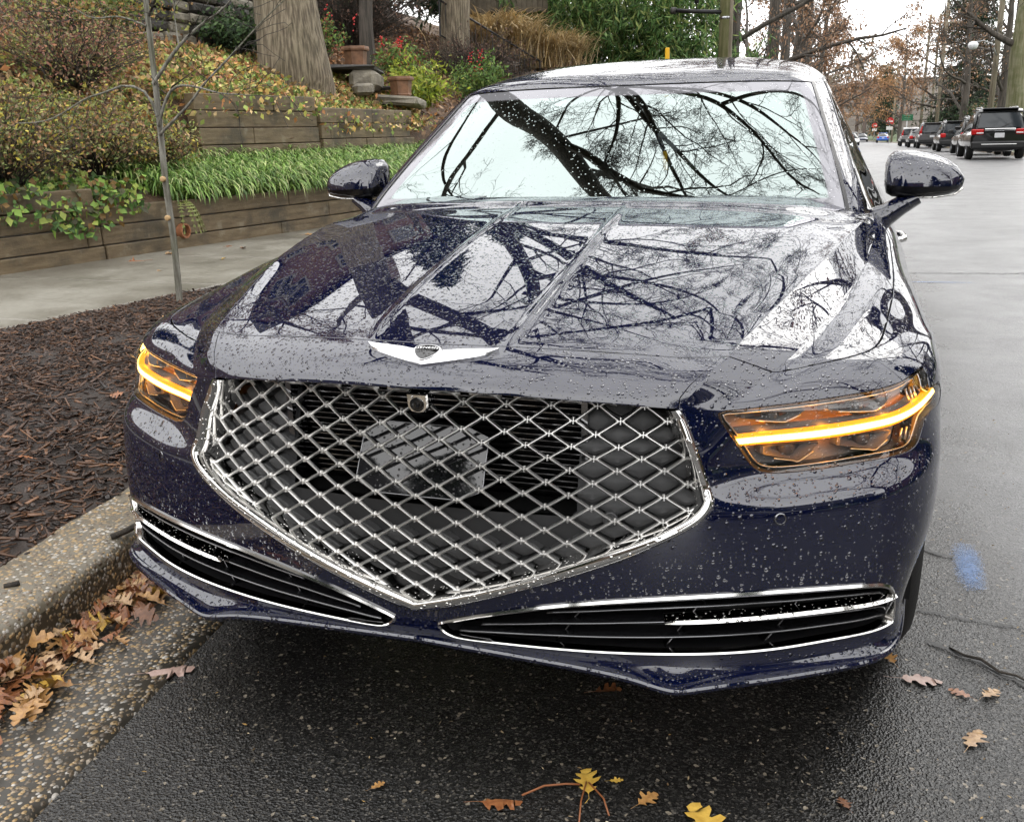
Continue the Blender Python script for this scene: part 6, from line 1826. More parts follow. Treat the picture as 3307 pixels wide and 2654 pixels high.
# ------------------------------------------------------------------ trees
#        n   t0   t1   angle     ratio m  wob  up   rr  sides
LV_BIG = [(6, .30, 1.0, (30, 62), .52, 9, .14, .08, .42, 6), (6, .25, 1.0, (28, 58), .46, 7, .18, .04, .48, 4), (6, .2, 1.0, (28, 55), .44, 6, .22, .02, .52, 3), (5, .15, 1.0, (28, 55), .48, 4, .26, .0, .55, 3)]
oak_limbs = [
 ([(-8.05, 13.15, 1.95), (-8.08, 13.1, 3.2), (-8.10, 13.0, 6.0), (-8.1, 12.95, 8.6), (-8.3, 12.7, 10.6), (-8.55, 12.1, 12.7), (-6.95, 9.4, 14.1), (-5.7, 8.2, 15.4), (-4.9, 7.1, 16.1), (-3.6, 5.6, 17.2), (-2.2, 4.4, 18.6)], [.52, .50, .47, .45, .43, .40, .36, .32, .28, .22, .12]),
 ([(-8.05, 12.95, 8.4), (-7.3, 12.8, 9.6), (-6.5, 12.5, 11.0), (-5.9, 12.1, 12.7), (-4.7, 11.0, 14.6), (-4.0, 10.0, 15.6), (-2.9, 9.0, 17.0)], [.40, .37, .33, .27, .19, .13, .05]),
 ([(-3.93, 10.24, 15.7), (-3.09, 8.71, 16.0), (-2.09, 7.51, 16.1), (-1.34, 6.77, 16.2), (-.28, 6.01, 16.4), (.9, 5.2, 16.8)], [.11, .09, .075, .06, .045, .02]),
 ([(-3.82, 10.47, 15.7), (-2.04, 9.52, 15.9), (-.45, 9.05, 16.0), (.89, 8.26, 16.1), (1.66, 7.23, 16.2), (2.2, 6.2, 16.5)], [.12, .10, .085, .07, .05, .02]),
 ([(-3.93, 10.13, 15.7), (-3.6, 8.58, 16.0), (-3.62, 7.44, 16.2), (-4.0, 6.4, 16.5)], [.09, .07, .05, .02]),
 ([(-.45, 9.05, 16.0), (1.72, 10.6, 16.2), (2.88, 11.02, 16.0), (4.74, 12.29, 15.9), (6.48, 13.46, 15.8)], [.08, .075, .065, .05, .02]),
 ([(-4.3, 10.3, 15.5), (-5.41, 9.64, 15.9), (-5.56, 8.92, 16.1), (-5.81, 8.12, 16.4)], [.08, .06, .045, .02]),
 ([(-3.81, 10.34, 15.6), (-2.61, 8.32, 15.8), (-2.01, 6.85, 15.7), (-1.37, 5.92, 15.8), (-1.0, 5.0, 16.2)], [.10, .08, .06, .045, .02]),
 ([(-3.64, 10.27, 15.7), (-1.15, 9.67, 16.2), (.96, 9.4, 16.3), (2.12, 8.98, 16.1), (3.3, 8.2, 16.0)], [.10, .085, .07, .05, .02]),
 ([(-5.9, 12.1, 12.7), (-3.4, 13.2, 12.6), (-.4, 14.6, 12.2), (2.6, 15.4, 12.0), (4.6, 15.0, 12.6)], [.16, .12, .09, .05, .02]),
 ([(-8.5, 12.2, 12.3), (-9.2, 9.6, 14.0), (-8.8, 7.0, 15.4), (-7.4, 4.6, 16.6), (-6.2, 3.0, 17.6)], [.07, .055, .04, .03, .02]),
 ([(-5.3, 7.8, 15.7), (-3.6, 8.6, 17.0), (-2.2, 9.8, 18.6)], [.06, .045, .02]),
 ([(-6.5, 12.5, 11.0), (-4.9, 14.8, 11.6), (-2.4, 17.4, 11.6), (.2, 19.8, 12.2)], [.15, .11, .07, .03]),
]
make_tree('oak_tree', 'massive old oak with pale furrowed trunk on the bank, limbs arching over the street', oak_limbs, 'oak_bark', LV_BIG, 3, rmin=.0055, limb_mat='dark_bark')  # upper trunk and limbs: underside shade put into a darker bark colour
# second oak behind it, whose trunk and limbs show in the hood
t2 = [([(-9.4, 23.6, 2.7), (-9.3, 23.5, 5.5), (-9.0, 23.3, 8.5), (-8.6, 22.9, 11.5), (-8.0, 22.4, 14.5), (-7.4, 22.2, 18)], [.40, .36, .33, .29, .2, .06]),
      ([(-8.9, 23.2, 9.2), (-6.6, 21.6, 12.2), (-4.0, 20.0, 14.2), (-1.2, 18.4, 15.6)], [.24, .2, .13, .05]),
      ([(-8.9, 23.2, 9.6), (-7.4, 20.4, 13.0), (-6.4, 17.6, 15.6), (-5.4, 15, 17.4)], [.2, .15, .1, .04]),
      ([(-8.7, 23.0, 10.6), (-5.4, 22.2, 11.6), (-2.0, 21.2, 12.2), (2.0, 20.4, 12.0)], [.2, .15, .1, .04])]
_sc = lambda P: [(.1 + (x - .1) * 1.12, .35 + (y - .35) * 1.12, .9 + (z - .9) * 1.12) for x, y, z in P]
for P_, r_ in (([(-7.72, 20, 14.74), (-5.78, 20, 16.25), (-3.6, 20, 18.04), (.14, 20, 22.64)], .15), ([(-7.33, 20, 12.95), (-5.37, 20, 12.67), (-3.52, 20, 13.48), (-1.45, 20, 14.71), (2.35, 20, 18.07)], .17), ([(-7.72, 20, 14.74), (-6.64, 20, 17.92), (-5.9, 20, 21)], .12), ([(-7.57, 20, 13.92), (-4.85, 20, 15.13), (-2.12, 20, 15.55), (-.14, 20, 14.27)], .14), ([(-7.61, 20, 12.07), (-5.81, 20, 10.8), (-3.57, 20, 10.17), (-2.11, 20, 10.89)], .10)):
    q_ = _sc(P_); t2.append((q_, np.linspace(r_, .03, len(q_)).tolist()))
make_tree('oak_tree', 'grey-trunked bare tree behind the brown twiggy shrubs at the top edge', t2, 'oak_bark', LV_BIG, 5, rmin=.009, limb_mat='dark_bark')  # limbs again take the darker bark that stands for underside shade
# thin trunk right of the big one
make_tree('young_tree', 'thin brown tree trunk at the top edge between big oak and railing', [([(-9.2, 18.1, 2.75), (-9.15, 18.1, 5), (-9.1, 18.0, 8)], [.15, .13, .06])], 'dark_bark', [(5, .5, 1, (30, 60), .4, 6, .15, .1, .5, 5), (6, .3, 1, (30, 60), .45, 5, .2, .05, .5, 3), (5, .3, 1, (30, 60), .45, 4, .2, .0, .6, 3)], 7)
# trees along the left of the street, brown leaves still on
brown = [(.30, .165, .085), (.36, .21, .12), (.24, .13, .075), (.42, .27, .165), (.18, .105, .065)]
LV_ST = [(11, .16, 1., (40, 75), .40, 7, .16, .10, .5, 5), (8, .25, 1., (30, 65), .40, 5, .22, .04, .5, 4), (6, .2, 1., (30, 60), .42, 4, .26, 0, .55, 3), (4, .2, 1., (30, 60), .5, 3, .28, 0, .6, 3)]
LV_LO = [(10, .2, 1., (40, 75), .42, 6, .16, .08, .5, 4), (7, .25, 1., (30, 65), .40, 4, .22, .04, .5, 3), (6, .2, 1., (30, 60), .45, 3, .26, 0, .55, 3)]
def street_tree(x, y, z, h, r, label, seed, lean=(0, 0), leaves=None, bark='dark_bark', lv=None, cat='tree', rmin=.01, t0=None):
    p = [(x, y, z)]
    for k in (.25, .5, .75, 1.): p.append((x + lean[0] * h * k ** 1.3, y + lean[1] * h * k, z + h * k))
    lv = lv or LV_ST
    if t0 is not None: lv = [(lv[0][0], t0) + lv[0][2:]] + lv[1:]
    return make_tree('street_tree', label, [(p, [r, r * .85, r * .65, r * .4, r * .08])], bark, lv, seed, leaves, 'street trees', rmin, cat=cat)
street_tree(-3.35, 34, .3, 15, .22, 'dark slim trunk directly right of the mossy utility pole', 11, (.02, 0), (2600, .13, brown, .6, 0))
street_tree(-4.1, 41, .4, 16, .22, 'brown-leaved tree left of the thick twin trunks', 12, (.03, 0), (5200, .15, brown, .6, 0), t0=.12)
street_tree(-3.1, 47, .2, 17, .34, 'brown-leaved street tree behind the car roof right of the utility pole', 13, (.02, 0), (6000, .16, brown, .6, 0), t0=.12)
street_tree(-3.2, 58, .1, 18, .32, 'tall dark tree, middle of the trunks over the right half of the roof', 14, (.02, 0), (4500, .18, brown, .6, 0), t0=.14)
street_tree(-3.0, 64, .1, 19, .30, 'leaning dark tree with brown leaves over the right roof corner', 15, (.05, 0), (5200, .18, brown, .6, 0), t0=.14)
street_tree(-2.7, 74, -.2, 20, .50, 'thick trunk nearest the open sky over the right roof corner', 16, (.0, 0), (4200, .2, brown, .6, 0), t0=.12)
street_tree(-2.6, 92, -.4, 16, .3, 'bare tree with long low branch reaching over the far road', 17, (.07, 0), (2200, .2, brown, .6, 0), t0=.10)
street_tree(-2.6, 118, -.7, 13, .3, 'dense russet tree at the far bend left of the road', 18, (0, 0), (7000, .26, [(.26, .14, .075), (.32, .18, .09), (.22, .12, .07)], .5, 0), lv=LV_LO, t0=.12)
street_tree(-4.6, 150, -.9, 14, .4, 'faded brown tree farthest down the left side of the road', 19, (0, 0), (6000, .35, [(.20, .14, .10), (.24, .17, .12), (.17, .12, .09)], .5, 0), lv=LV_LO, t0=.10)
# right side
street_tree(7.68, 49.6, .0, 15, .44, 'thick moss-green trunk behind the black SUV at the right picture edge', 21, (.012, 0), (900, .14, brown, .6, 0), 'mossy_bark', t0=.32)
street_tree(8.2, 57, .1, 11, .25, 'low spreading dark tree between the pale utility poles', 22, (-.02, 0), (1500, .12, brown, .6, 0), lv=LV_ST, t0=.16)
street_tree(7.9, 72, -.1, 12, .26, 'russet-leaved tree behind the grey parked wagon', 23, (-.04, 0), (2600, .15, brown, .6, 0), lv=LV_ST, t0=.14)
street_tree(7.8, 92, -.3, 12, .25, 'russet-leaved tree behind the green sign', 24, (-.03, 0), (5600, .19, brown, .6, 0), lv=LV_LO, t0=.12)
street_tree(6.3, 128, -.7, 12, .26, 'round russet tree at the far end of the row of parked cars', 25, (0, 0), (7000, .24, [(.34, .19, .08), (.28, .15, .07), (.40, .23, .11)], .5, 0), lv=LV_LO, t0=.12)
street_tree(12.5, 88, .3, 13, .3, 'bare tree in the yard beyond the parked cars', 26, (0, 0), (1600, .2, brown, .6, 0), lv=LV_LO, t0=.15)
street_tree(14, 60, .5, 14, .3, 'bare yard tree right of the mossy trunk', 27, (0, 0), (1500, .16, brown, .6, 0), lv=LV_ST, t0=.15)
# overhanging twig of brown leaves from the mossy trunk is part of its crown
def conifer(pos, h, rad, label, seed):
    rg = np.random.default_rng(seed); S = empty('conifer', pos, label, 'tree'); m_ = MB(); m_.tube([(0, 0, 0), (0, 0, h)], [.35, .03], 8); m_.build('trunk', MAT['dark_bark'], S, True)
    n = 700; t = rg.uniform(.08, 1, n); az = rg.uniform(0, 2 * np.pi, n); L = rad * (1 - t) ** .8 * rg.uniform(.6, 1.1, n) + .25
    m = 6; s = np.linspace(0, 1, m); P = np.stack([np.cos(az)[:, None] * L[:, None] * s, np.sin(az)[:, None] * L[:, None] * s, (t * h)[:, None] + L[:, None] * (-.25 * s + .12 * s ** 2)], -1)
    v, f = batch_tube(P, np.repeat(np.linspace(.05, .01, m)[None], n, 0), 3); mesh('boughs', v, f, MAT['dark_bark'], S, True)
    k = 16000; i = rg.choice(n, k); q = rg.uniform(.2, 1, k) * (m - 1); j = np.minimum(q.astype(int), m - 2); c = P[i, j] * (1 - (q - j))[:, None] + P[i, j + 1] * (q - j)[:, None] + rg.normal(0, .12, (k, 3))
    lo = leaf_mesh(c, .42, [(.022, .045, .02), (.035, .065, .028), (.05, .08, .035), (.015, .03, .015)], rg, .6, .28); mesh('foliage', lo[0], lo[1], MAT['leaf'], S, False, col=lo[2])
conifer((9.9, 92, -.3), 20, 4.2, 'tall dark evergreen conifer behind the street lamp', 5)
conifer((6.2, 190, -1), 12, 3.2, 'far small evergreen right of the road end', 6)
conifer((-13.5, 27.5, 5.2), 13, 3.2, 'tall conifer beside the brick house on the hill, mirrored in the hood', 7)
conifer((-23, 12.5, 7.5), 12, 3.4, 'conifer left of the brick house on the hill, mirrored in the hood', 8)
conifer((-12.5, 33, 5.0), 12, 3.2, 'conifer on the hill behind the board fence, mirrored in the hood', 9)
street_tree(-14.5, 15.5, 5.6, 11, .3, 'leafy brown tree in front of the brick house, mirrored in the hood', 28, (.02, 0), (4200, .2, brown, .5, 0), lv=LV_LO, t0=.1)
# far woods beyond the bend, one mass
rg = np.random.default_rng(91)
vs_, fs_, off = [], [], 0; ct = []
for k in range(46):
    a = rg.uniform(-60, 75); y = rg.uniform(190, 300); b = np.array([a, y, -1.6 + max(0, (y - 190) * .05)]); h = rg.uniform(9, 16)
    P = np.array([b, b + [0, 0, h * .5], b + [rg.normal(0, .6), 0, h]])[None]; Rr = np.array([[.4, .25, .05]])
    for (n, t0, t1, ang, ra, m, wob, up, rr, sd_) in LV_LO:
        v, f = batch_tube(P, np.maximum(Rr, .03), 3); vs_.append(v); fs_.append(f + off); off += len(v)
        P, Rr = spawn(rg, P, Rr, n - 2, t0, t1, ang, ra, 4, wob, up, rr)
    ct.append(P.reshape(-1, 3)[rg.choice(P.shape[0] * 4, 260)])
simple('far_twigs', (.13, .10, .085), .9)
o = mesh('far_woods', np.concatenate(vs_), np.concatenate(fs_), MAT['far_twigs'], None, True); tag(o, 'far grey-brown woods closing the end of the road', 'woods', kind='stuff')
c = np.concatenate(ct) + rg.normal(0, .5, (46 * 260, 3)); lo = leaf_mesh(c, .9, [(.17, .12, .085), (.22, .15, .10), (.13, .10, .08), (.12, .12, .07)], rg, .4, .6)
o = mesh('far_foliage', lo[0], lo[1], MAT['dry_leaf'], None, False, col=lo[2]); tag(o, 'brown leaves of the far woods at the end of the road', 'woods', kind='stuff')
X_, Y_ = np.meshgrid(np.linspace(-300, 300, 60), np.linspace(205, 520, 24)); Zh = -2 + 13 * np.clip((Y_ - 215) / 140, 0, 1) + 5 * np.sin(X_ * .021 + 1) * np.clip((Y_ - 215) / 140, 0, 1)
f = [(j * 60 + i, j * 60 + i + 1, (j + 1) * 60 + i + 1, (j + 1) * 60 + i) for j in range(23) for i in range(59)]
simple('wooded_hill', (.085, .07, .055), 1., var=.5, scale=.15, bump=1.5, bscale=.6)
o = mesh('hill', np.stack([X_, Y_, Zh], -1).reshape(-1, 3), f, MAT['wooded_hill'], None, True); tag(o, kind='structure')
# sapling in the bed
sap = [([(-3.66, 4.02, .13), (-3.645, 4.02, .6), (-3.65, 4.02, .95), (-3.64, 4.02, 1.4), (-3.635, 4.02, 1.85), (-3.63, 4.02, 2.4), (-3.60, 4.0, 3.2)], [.0235, .023, .022, .021, .019, .016, .007])]
for pts, r in (([(-3.635, 4., 1.36), (-3.54, 4.0, 1.56), (-3.42, 3.98, 1.61), (-3.23, 3.95, 1.58), (-3.09, 3.93, 1.54), (-2.83, 3.9, 1.52)], .011), ([(-3.64, 4., 1.42), (-3.66, 3.97, 1.57), (-3.82, 3.95, 1.63), (-3.96, 3.93, 1.58), (-4.15, 3.93, 1.55), (-4.35, 3.92, 1.45), (-4.51, 3.9, 1.40), (-4.74, 3.9, 1.40)], .010),
               ([(-3.64, 4., 1.62), (-3.44, 4.05, 1.86), (-3.27, 4.1, 1.99), (-3.1, 4.1, 2.06), (-2.95, 4.1, 2.2)], .013), ([(-3.635, 4., 1.30), (-3.4, 4.03, 1.48), (-3.3, 4.05, 1.6), (-3.09, 4.08, 1.76), (-2.85, 4.1, 1.96), (-2.6, 4.1, 2.12)], .010), ([(-3.44, 4.05, 1.86), (-3.46, 4.06, 2.02), (-3.44, 4.06, 2.15)], .006), ([(-3.64, 4., 1.98), (-3.8, 3.96, 2.05), (-4.0, 3.93, 2.03), (-4.1, 3.9, 2.1)], .007)):
    sap.append((pts, np.linspace(r, .003, len(pts)).tolist()))
SP = make_tree('sapling', 'slender grey-barked bare sapling planted in the mulch bed', sap, 'grey_bark', [(5, .45, 1., (25, 60), .20, 5, .25, .04, .5, 3), (3, .3, 1., (25, 60), .5, 4, .3, 0, .6, 3)], 44, rmin=.0016, fine_mat='dark_bark', flare=False)
simple('fresh_cut', (.50, .33, .16), .6)
for z in (.62, .88):
    m_ = MB(); m_.lathe([(.019, -.012), (.019, .006), (.013, .009), (.0001, .009)], 12, (.012, -.031, z), np.array([[1, 0, 0], [0, 0, -1], [0, 1, 0]], float)); m_.build('pruning_cut', MAT['fresh_cut'], SP, True)
# ------------------------------------------------------------------ parked cars down the street (rears towards us)
simple('tail_red', (.45, .01, .01), .15); simple('tail_clear', (.7, .66, .66), .1); simple('plate_white', (.62, .62, .64), .4); simple('grey_rim', (.32, .33, .35), .3, 1.)
def car_paint(name, c, metal=.3):
    t = NT(name); t.pbsdf(Base__Color=(*c, 1), Metallic=metal, Roughness=.3, Coat__Weight=.9, Coat__Roughness=.04); MAT[name] = t.m; return name
car_paint('paint_black', (.008, .008, .009)); car_paint('paint_grey', (.035, .034, .034)); car_paint('paint_charcoal', (.02, .021, .023)); car_paint('paint_steel', (.13, .125, .13), .6); car_paint('paint_silver', (.34, .34, .34), .7); car_paint('paint_blue', (.02, .10, .42)); car_paint('paint_white', (.6, .6, .6), 0.); car_paint('paint_navy', (.015, .02, .05))
def sect(y, hw, z0, z1, n=20, e=3.4, top=1.0):
    a = np.linspace(0, 2 * np.pi, n, endpoint=False) + np.pi / n
    r = 1 / (np.abs(np.cos(a)) ** e + np.abs(np.sin(a)) ** e) ** (1 / e)
    x = hw * np.cos(a) * r; z = (z0 + z1) / 2 + (z1 - z0) / 2 * np.sin(a) * r
    x = x * np.where(np.sin(a) > 0, 1 - (1 - top) * np.abs(np.sin(a) * r), 1)
    return np.stack([x, np.full(n, y), z], 1)
def loft(name, secs, mat, parent, capends=True, auto=35):
    n = len(secs[0]); v = np.vstack(secs); f = [(i * n + j, (i + 1) * n + j, (i + 1) * n + (j + 1) % n, i * n + (j + 1) % n) for i in range(len(secs) - 1) for j in range(n)]
    if capends: f += [tuple(range(n)), tuple((len(secs) - 1) * n + j for j in range(n))[::-1]]
    return mesh(name, v, f, MAT[mat], parent, True, auto=auto)
def parked(x, y, kind, paint, label, lamp='wide', strip_=False, rz_=0., detail=True, flip=False, name='parked_car', plate='plate_white'):
    z = float(rz(y)); C_ = empty(name, (x, y, z), label, 'car', 'cars parked along the street', rz_ + (math.pi if flip else 0))
    H, L, W_ = {'suv': (1.74, 4.8, .95), 'wagon': (1.60, 4.6, .90), 'sedan': (1.46, 4.7, .91)}[kind]
    belt = H * .60; hwb = W_
    rear_over = {'suv': .06, 'wagon': .08, 'sedan': .02}[kind]
    loft('body', [sect(.0, hwb * .86, .38, belt * .96), sect(.06, hwb * .95, .30, belt), sect(.5, hwb, .26, belt + .02), sect(L * .5, hwb, .24, belt), sect(L - 1.2, hwb, .26, belt - .05), sect(L - .25, hwb * .93, .30, belt - .20), sect(L, hwb * .8, .36, belt - .32)], paint, C_)
    if kind == 'sedan': cab = [(.65, .82, belt + .02), (1.45, .70, H - .06), (2.1, .68, H), (2.8, .68, H - .03), (3.65, .80, belt)]
    else: cab = [(rear_over, .84, belt - .02), (.30, .74, H - .12), (.42, .72, H - .03), (1.4, .72, H), (2.7, .70, H - .03), (3.5, .80, belt)]
    s_ = [sect(a, b * W_ / .92, belt - .12, c, 20, 3.2, .90) for a, b, c in cab]
    gl = loft('greenhouse', s_, 'car_window_dark', C_)
    rf = [sect(a, b * W_ / .92 * .93, c - .07, c + .012, 16, 3.) for a, b, c in cab[1:-1]]
    ro = loft('roof', rf, paint, C_)
    if kind != 'sedan' and detail:
        m_ = MB(); m_.bbox((0, .34, H - .02), (1.2 * W_, .26, .05), .02); m_.build('spoiler', MAT[paint], C_)
        for s in (-1, 1):
            m_ = MB(); m_.tube([(s * .60 * W_, .6, H - .02), (s * .60 * W_, .75, H + .035), (s * .58 * W_, 2.5, H + .03), (s * .58 * W_, 2.65, H - .03)], .018, 6); m_.build('roof_rail', MAT['rim_metal'], C_, True)
            m_ = MB(); m_.tube([(s * .88 * W_, .10, belt - .05), (s * .77 * W_, .36, H - .10)], [.07, .05], 6); m_.build('rear_pillar', MAT[paint], C_, True)
    ty = -.015
    # rear window
    if kind != 'sedan':
        m_ = MB(); v = [(-.74 * W_, rear_over - .05, belt + .04), (.74 * W_, rear_over - .05, belt + .04), (.64 * W_, .245, H - .17), (-.64 * W_, .245, H - .17)]; m_.add(v, [(0, 1, 2, 3)]); m_.build('rear_window', MAT['window_dark'], C_)
        if detail: m_ = MB(); m_.tube([(.05, rear_over - .06, belt + .06), (.32, rear_over + .02, belt + .18)], .012, 5); m_.build('wiper', MAT['black_plastic'], C_)
    for s in (-1, 1):
        if lamp == 'wide': m_ = MB(); m_.bbox((s * .74 * W_, .035, belt - .10), (.40, .14, .19), .03); tl = m_.build('tail_light', MAT['tail_red'], C_); m_ = MB(); m_.bbox((s * .66 * W_, -.035, belt - .135), (.22, .02, .05), .008); m_.build('clear_lens', MAT['tail_clear'], tl)
        elif lamp == 'tall': m_ = MB(); m_.bbox((s * .80 * W_, .03, belt + .02), (.16, .14, .34), .03); tl = m_.build('tail_light', MAT['tail_red'], C_); m_ = MB(); m_.bbox((s * .78 * W_, -.035, belt - .08), (.13, .03, .10), .01); m_.build('clear_lens', MAT['tail_clear'], tl); m_ = MB(); m_.tube([(s * .80 * W_, .06, belt + .15), (s * .70 * W_, .27, H - .22)], [.06, .035], 6); m_.build('upper_lens', MAT['tail_red'], tl, True)
        else: m_ = MB(); m_.bbox((s * .76 * W_, .03, belt - .11), (.28, .14, .24), .05); tl = m_.build('tail_light', MAT['tail_red' if lamp == 'round' else 'tail_clear'], C_)
        if detail: m_ = MB(); m_.bbox((s * .76 * W_, -.02, .46), (.20, .03, .07), .01); m_.build('reflector', MAT['tail_red'], C_)
    m_ = MB(); m_.bbox((0, -.01, .50), (1.84 * W_, .16, .26), .05); bp = m_.build('bumper', MAT['black_plastic' if kind != 'sedan' else paint], C_)
    if strip_:
        m_ = MB(); m_.bbox((0, -.025, belt - .03), (1.02 * W_, .05, .085), .012); m_.build('chrome_strip', MAT['bright_chrome'], C_)
        m_ = MB(); m_.bbox((0, -.10, .52), (1.18 * W_, .02, .035), .008); m_.build('bumper_strip', MAT['bright_chrome'], bp)
    m_ = MB(); m_.bbox((0, -.028, belt - .22), (.31, .03, .16), .006); m_.build('plate', MAT[plate], C_)
    for s in (-1, 1):
        for wy in (.95, L - .95): wheel(s * (W_ - .13), wy, .355 if kind != 'sedan' else .33, .23, C_, .70, 5, 'rubber', 'grey_rim')
        if detail: m_ = MB(); m_.bbox((s * (W_ + .10), L * .66, belt + .04), (.20, .10, .14), .03); m_.build('door_mirror', MAT[paint], C_)
    return C_
simple('car_window_dark', (.012, .014, .016), .04)
parked(5.62, 36.6, 'suv', 'paint_black', 'black SUV with chrome tailgate strip, nearest parked car on the right', 'wide', True)
parked(6.05, 45.0, 'wagon', 'paint_grey', 'dark grey crossover just in front of the black SUV', 'wide', False, detail=True)
parked(6.10, 56.5, 'wagon', 'paint_charcoal', 'charcoal wagon with pale round tail lamps, third of the parked row', 'round')
parked(6.12, 74.0, 'suv', 'paint_steel', 'mauve-grey SUV with tall red tail lamps', 'tall')
parked(5.85, 81.5, 'sedan', 'paint_charcoal', 'dark sedan mostly hidden in front of the mauve-grey SUV', 'round', detail=False)
parked(5.75, 93.0, 'wagon', 'paint_silver', 'silver hatchback, last car of the right row before the green sign', 'tall', detail=False)
parked(5.2, 155, 'sedan', 'paint_blue', 'bright blue car at the far end of the road', 'round', detail=False)
parked(2.5, 178, 'sedan', 'paint_navy', 'small blue car coming at the far bend left of the bright blue one', 'clear', detail=False, flip=True)
parked(.3, 186, 'sedan', 'paint_white', 'pale car at the far bend', 'clear', detail=False, flip=True)
parked(-1.6, 175, 'suv', 'paint_black', 'dark car parked at the far bend on the left', 'wide', detail=False)
parked(.75, 118, 'sedan', 'paint_white', 'white car half hidden behind the roof pillar', 'clear', detail=False, flip=True)
parked(7.0, 22.4, 'sedan', 'paint_black', 'black car showing only its corner at the right picture edge', 'wide', rz_=0.)
# ------------------------------------------------------------------ poles, wires, lamp, signs
simple('galvanised', (.45, .46, .47), .4, .8); simple('sign_green', (.02, .16, .07), .5); simple('sign_red', (.5, .015, .02), .5); simple('wire_black', (.015, .015, .015), .6); simple('lamp_glass', (.75, .77, .80), .15)
def pole(x, y, h, r, label, arms=()):
    P_ = empty('utility_pole', (x, y, float(rz(y))), label, 'pole', 'pale utility poles'); m_ = MB(); m_.tube([(0, 0, 0), (.02, 0, h * .5), (.05, 0, h)], [r, r * .9, r * .75], 12); m_.build('shaft', MAT['pole_wood'], P_, True)
    for z in arms:
        m_ = MB(); m_.bbox((0, -.02, z), (2.4, .10, .12), .02); a = m_.build('cross_arm', MAT['pole_wood'], P_)
        for q in (-1.1, -.5, .5, 1.1): m_ = MB(); m_.lathe([(.03, 0), (.045, .05), (.03, .1), (.04, .14), (.0001, .16)], 8, (q, -.02, z + .06)); m_.build('insulator', MAT['tail_clear'], a, True)
    return P_
pole(6.95 + .45, 55, 13, .15, 'pale timber utility pole carrying the street lamp, right of the row', (11.8,))
pole(7.35, 88, 13, .15, 'pale timber utility pole with cross arm, left of the conifer', (9.6,))
pole(7.1, 104, 12, .14, 'third pale utility pole behind the silver hatchback', (10.4,))
pole(8.9, 118, 13.5, .14, 'thin far utility pole with high cross arm against the sky', (10.3,))
pole(6.2, 150, 11, .14, 'farthest pale utility pole over the road end', (9.2,))
lm = empty('street_lamp', (7.4, 54.85, 4.7), 'white globe street lamp on a curved arm from the first pale pole', 'lamp')
m_ = MB(); m_.tube([(0, 0, -.2), (-.25, -.1, .35), (-.7, -.2, .52), (-1.05, -.25, .45)], .028, 8); m_.build('arm', MAT['galvanised'], lm, True)
m_ = MB(); m_.lathe([(.0001, -.26), (.16, -.22), (.24, -.10), (.25, 0), (.18, .10), (.07, .14), (.0001, .15)], 20, (-1.15, -.26, .36)); m_.build('globe', MAT['lamp_glass'], lm, True)
def wire(a, b, sag, label, r=.014):
    t = np.linspace(0, 1, 24)[:, None]; P = np.array(a) * (1 - t) + np.array(b) * t; P[:, 2] -= sag * 4 * (t * (1 - t))[:, 0]; m_ = MB(); m_.tube(P, r, 4); o = m_.build('power_line', MAT['wire_black'], None); tag(o, label, 'wire', 'power lines')
wire((7.4, 55, 6.6), (7.35, 88, 5.0), .5, 'lower drooping cable between the first two pale poles')
wire((7.4, 55, 11.8), (7.35, 88, 9.7), .5, 'upper cable between the first two pale poles')
wire((7.4, 55, 6.0), (7.1, 20, 8.2), .5, 'thick cable from the first pale pole towards the right picture edge')
wire((7.35, 88, 9.7), (8.9, 118, 10.4), .5, 'cable between the cross-arm pole and the thin far pole')
wire((7.35, 88, 5.0), (7.1, 104, 4.4), .3, 'low cable running on past the conifer pole')
def sign(x, y, w_, h, zc, m1, label, shape='rect'):
    z = float(rz(y)); S = empty('road_sign', (x, y, z), label, 'sign'); m_ = MB(); m_.tube([(0, .04, 0), (0, .04, zc + h * .6)], .035, 8); m_.build('post', MAT['galvanised'], S, True)
    if shape == 'rect':
        m_ = MB(); m_.bbox((0, 0, zc), (w_, .02, h), .008); p_ = m_.build('panel', MAT[m1], S)
        for k, q in ((.30, .78), (-.02, .62), (-.30, .70)):
            m_ = MB(); m_.box((0, -.013, zc + k * h), (w_ * q * .9, .004, h * .09)); m_.build('faded_text_line', MAT['faded_green'], p_)
    else:
        M_ = np.array([[1, 0, 0], [0, 0, -1], [0, 1, 0]], float); m_ = MB(); m_.lathe([(w_ / 2, -.01), (w_ / 2, .01), (.0001, .012)], 24, (0, 0, zc), M_); p_ = m_.build('disc', MAT[m1], S); m_ = MB(); m_.box((0, -.016, zc), (w_ * .72, .006, w_ * .16)); m_.build('bar', MAT['white_paint'], p_)
        m_ = MB(); m_.box((0, 0, zc - w_ * .85), (w_ * .8, .02, w_ * .45)); m_.build('lower_panel', MAT['white_paint'], S)
simple('faded_green', (.16, .34, .22), .6)
sign(5.6, 99, .98, .56, 2.55, 'sign_green', 'green rectangular sign above the silver hatchback')
sign(5.2, 132, .95, .6, 2.7, 'sign_red', 'round red no-entry sign near the blue car', 'disc')
sign(4.1, 165, .8, .6, 2.6, 'sign_red', 'second, smaller round red sign left of the first', 'disc')
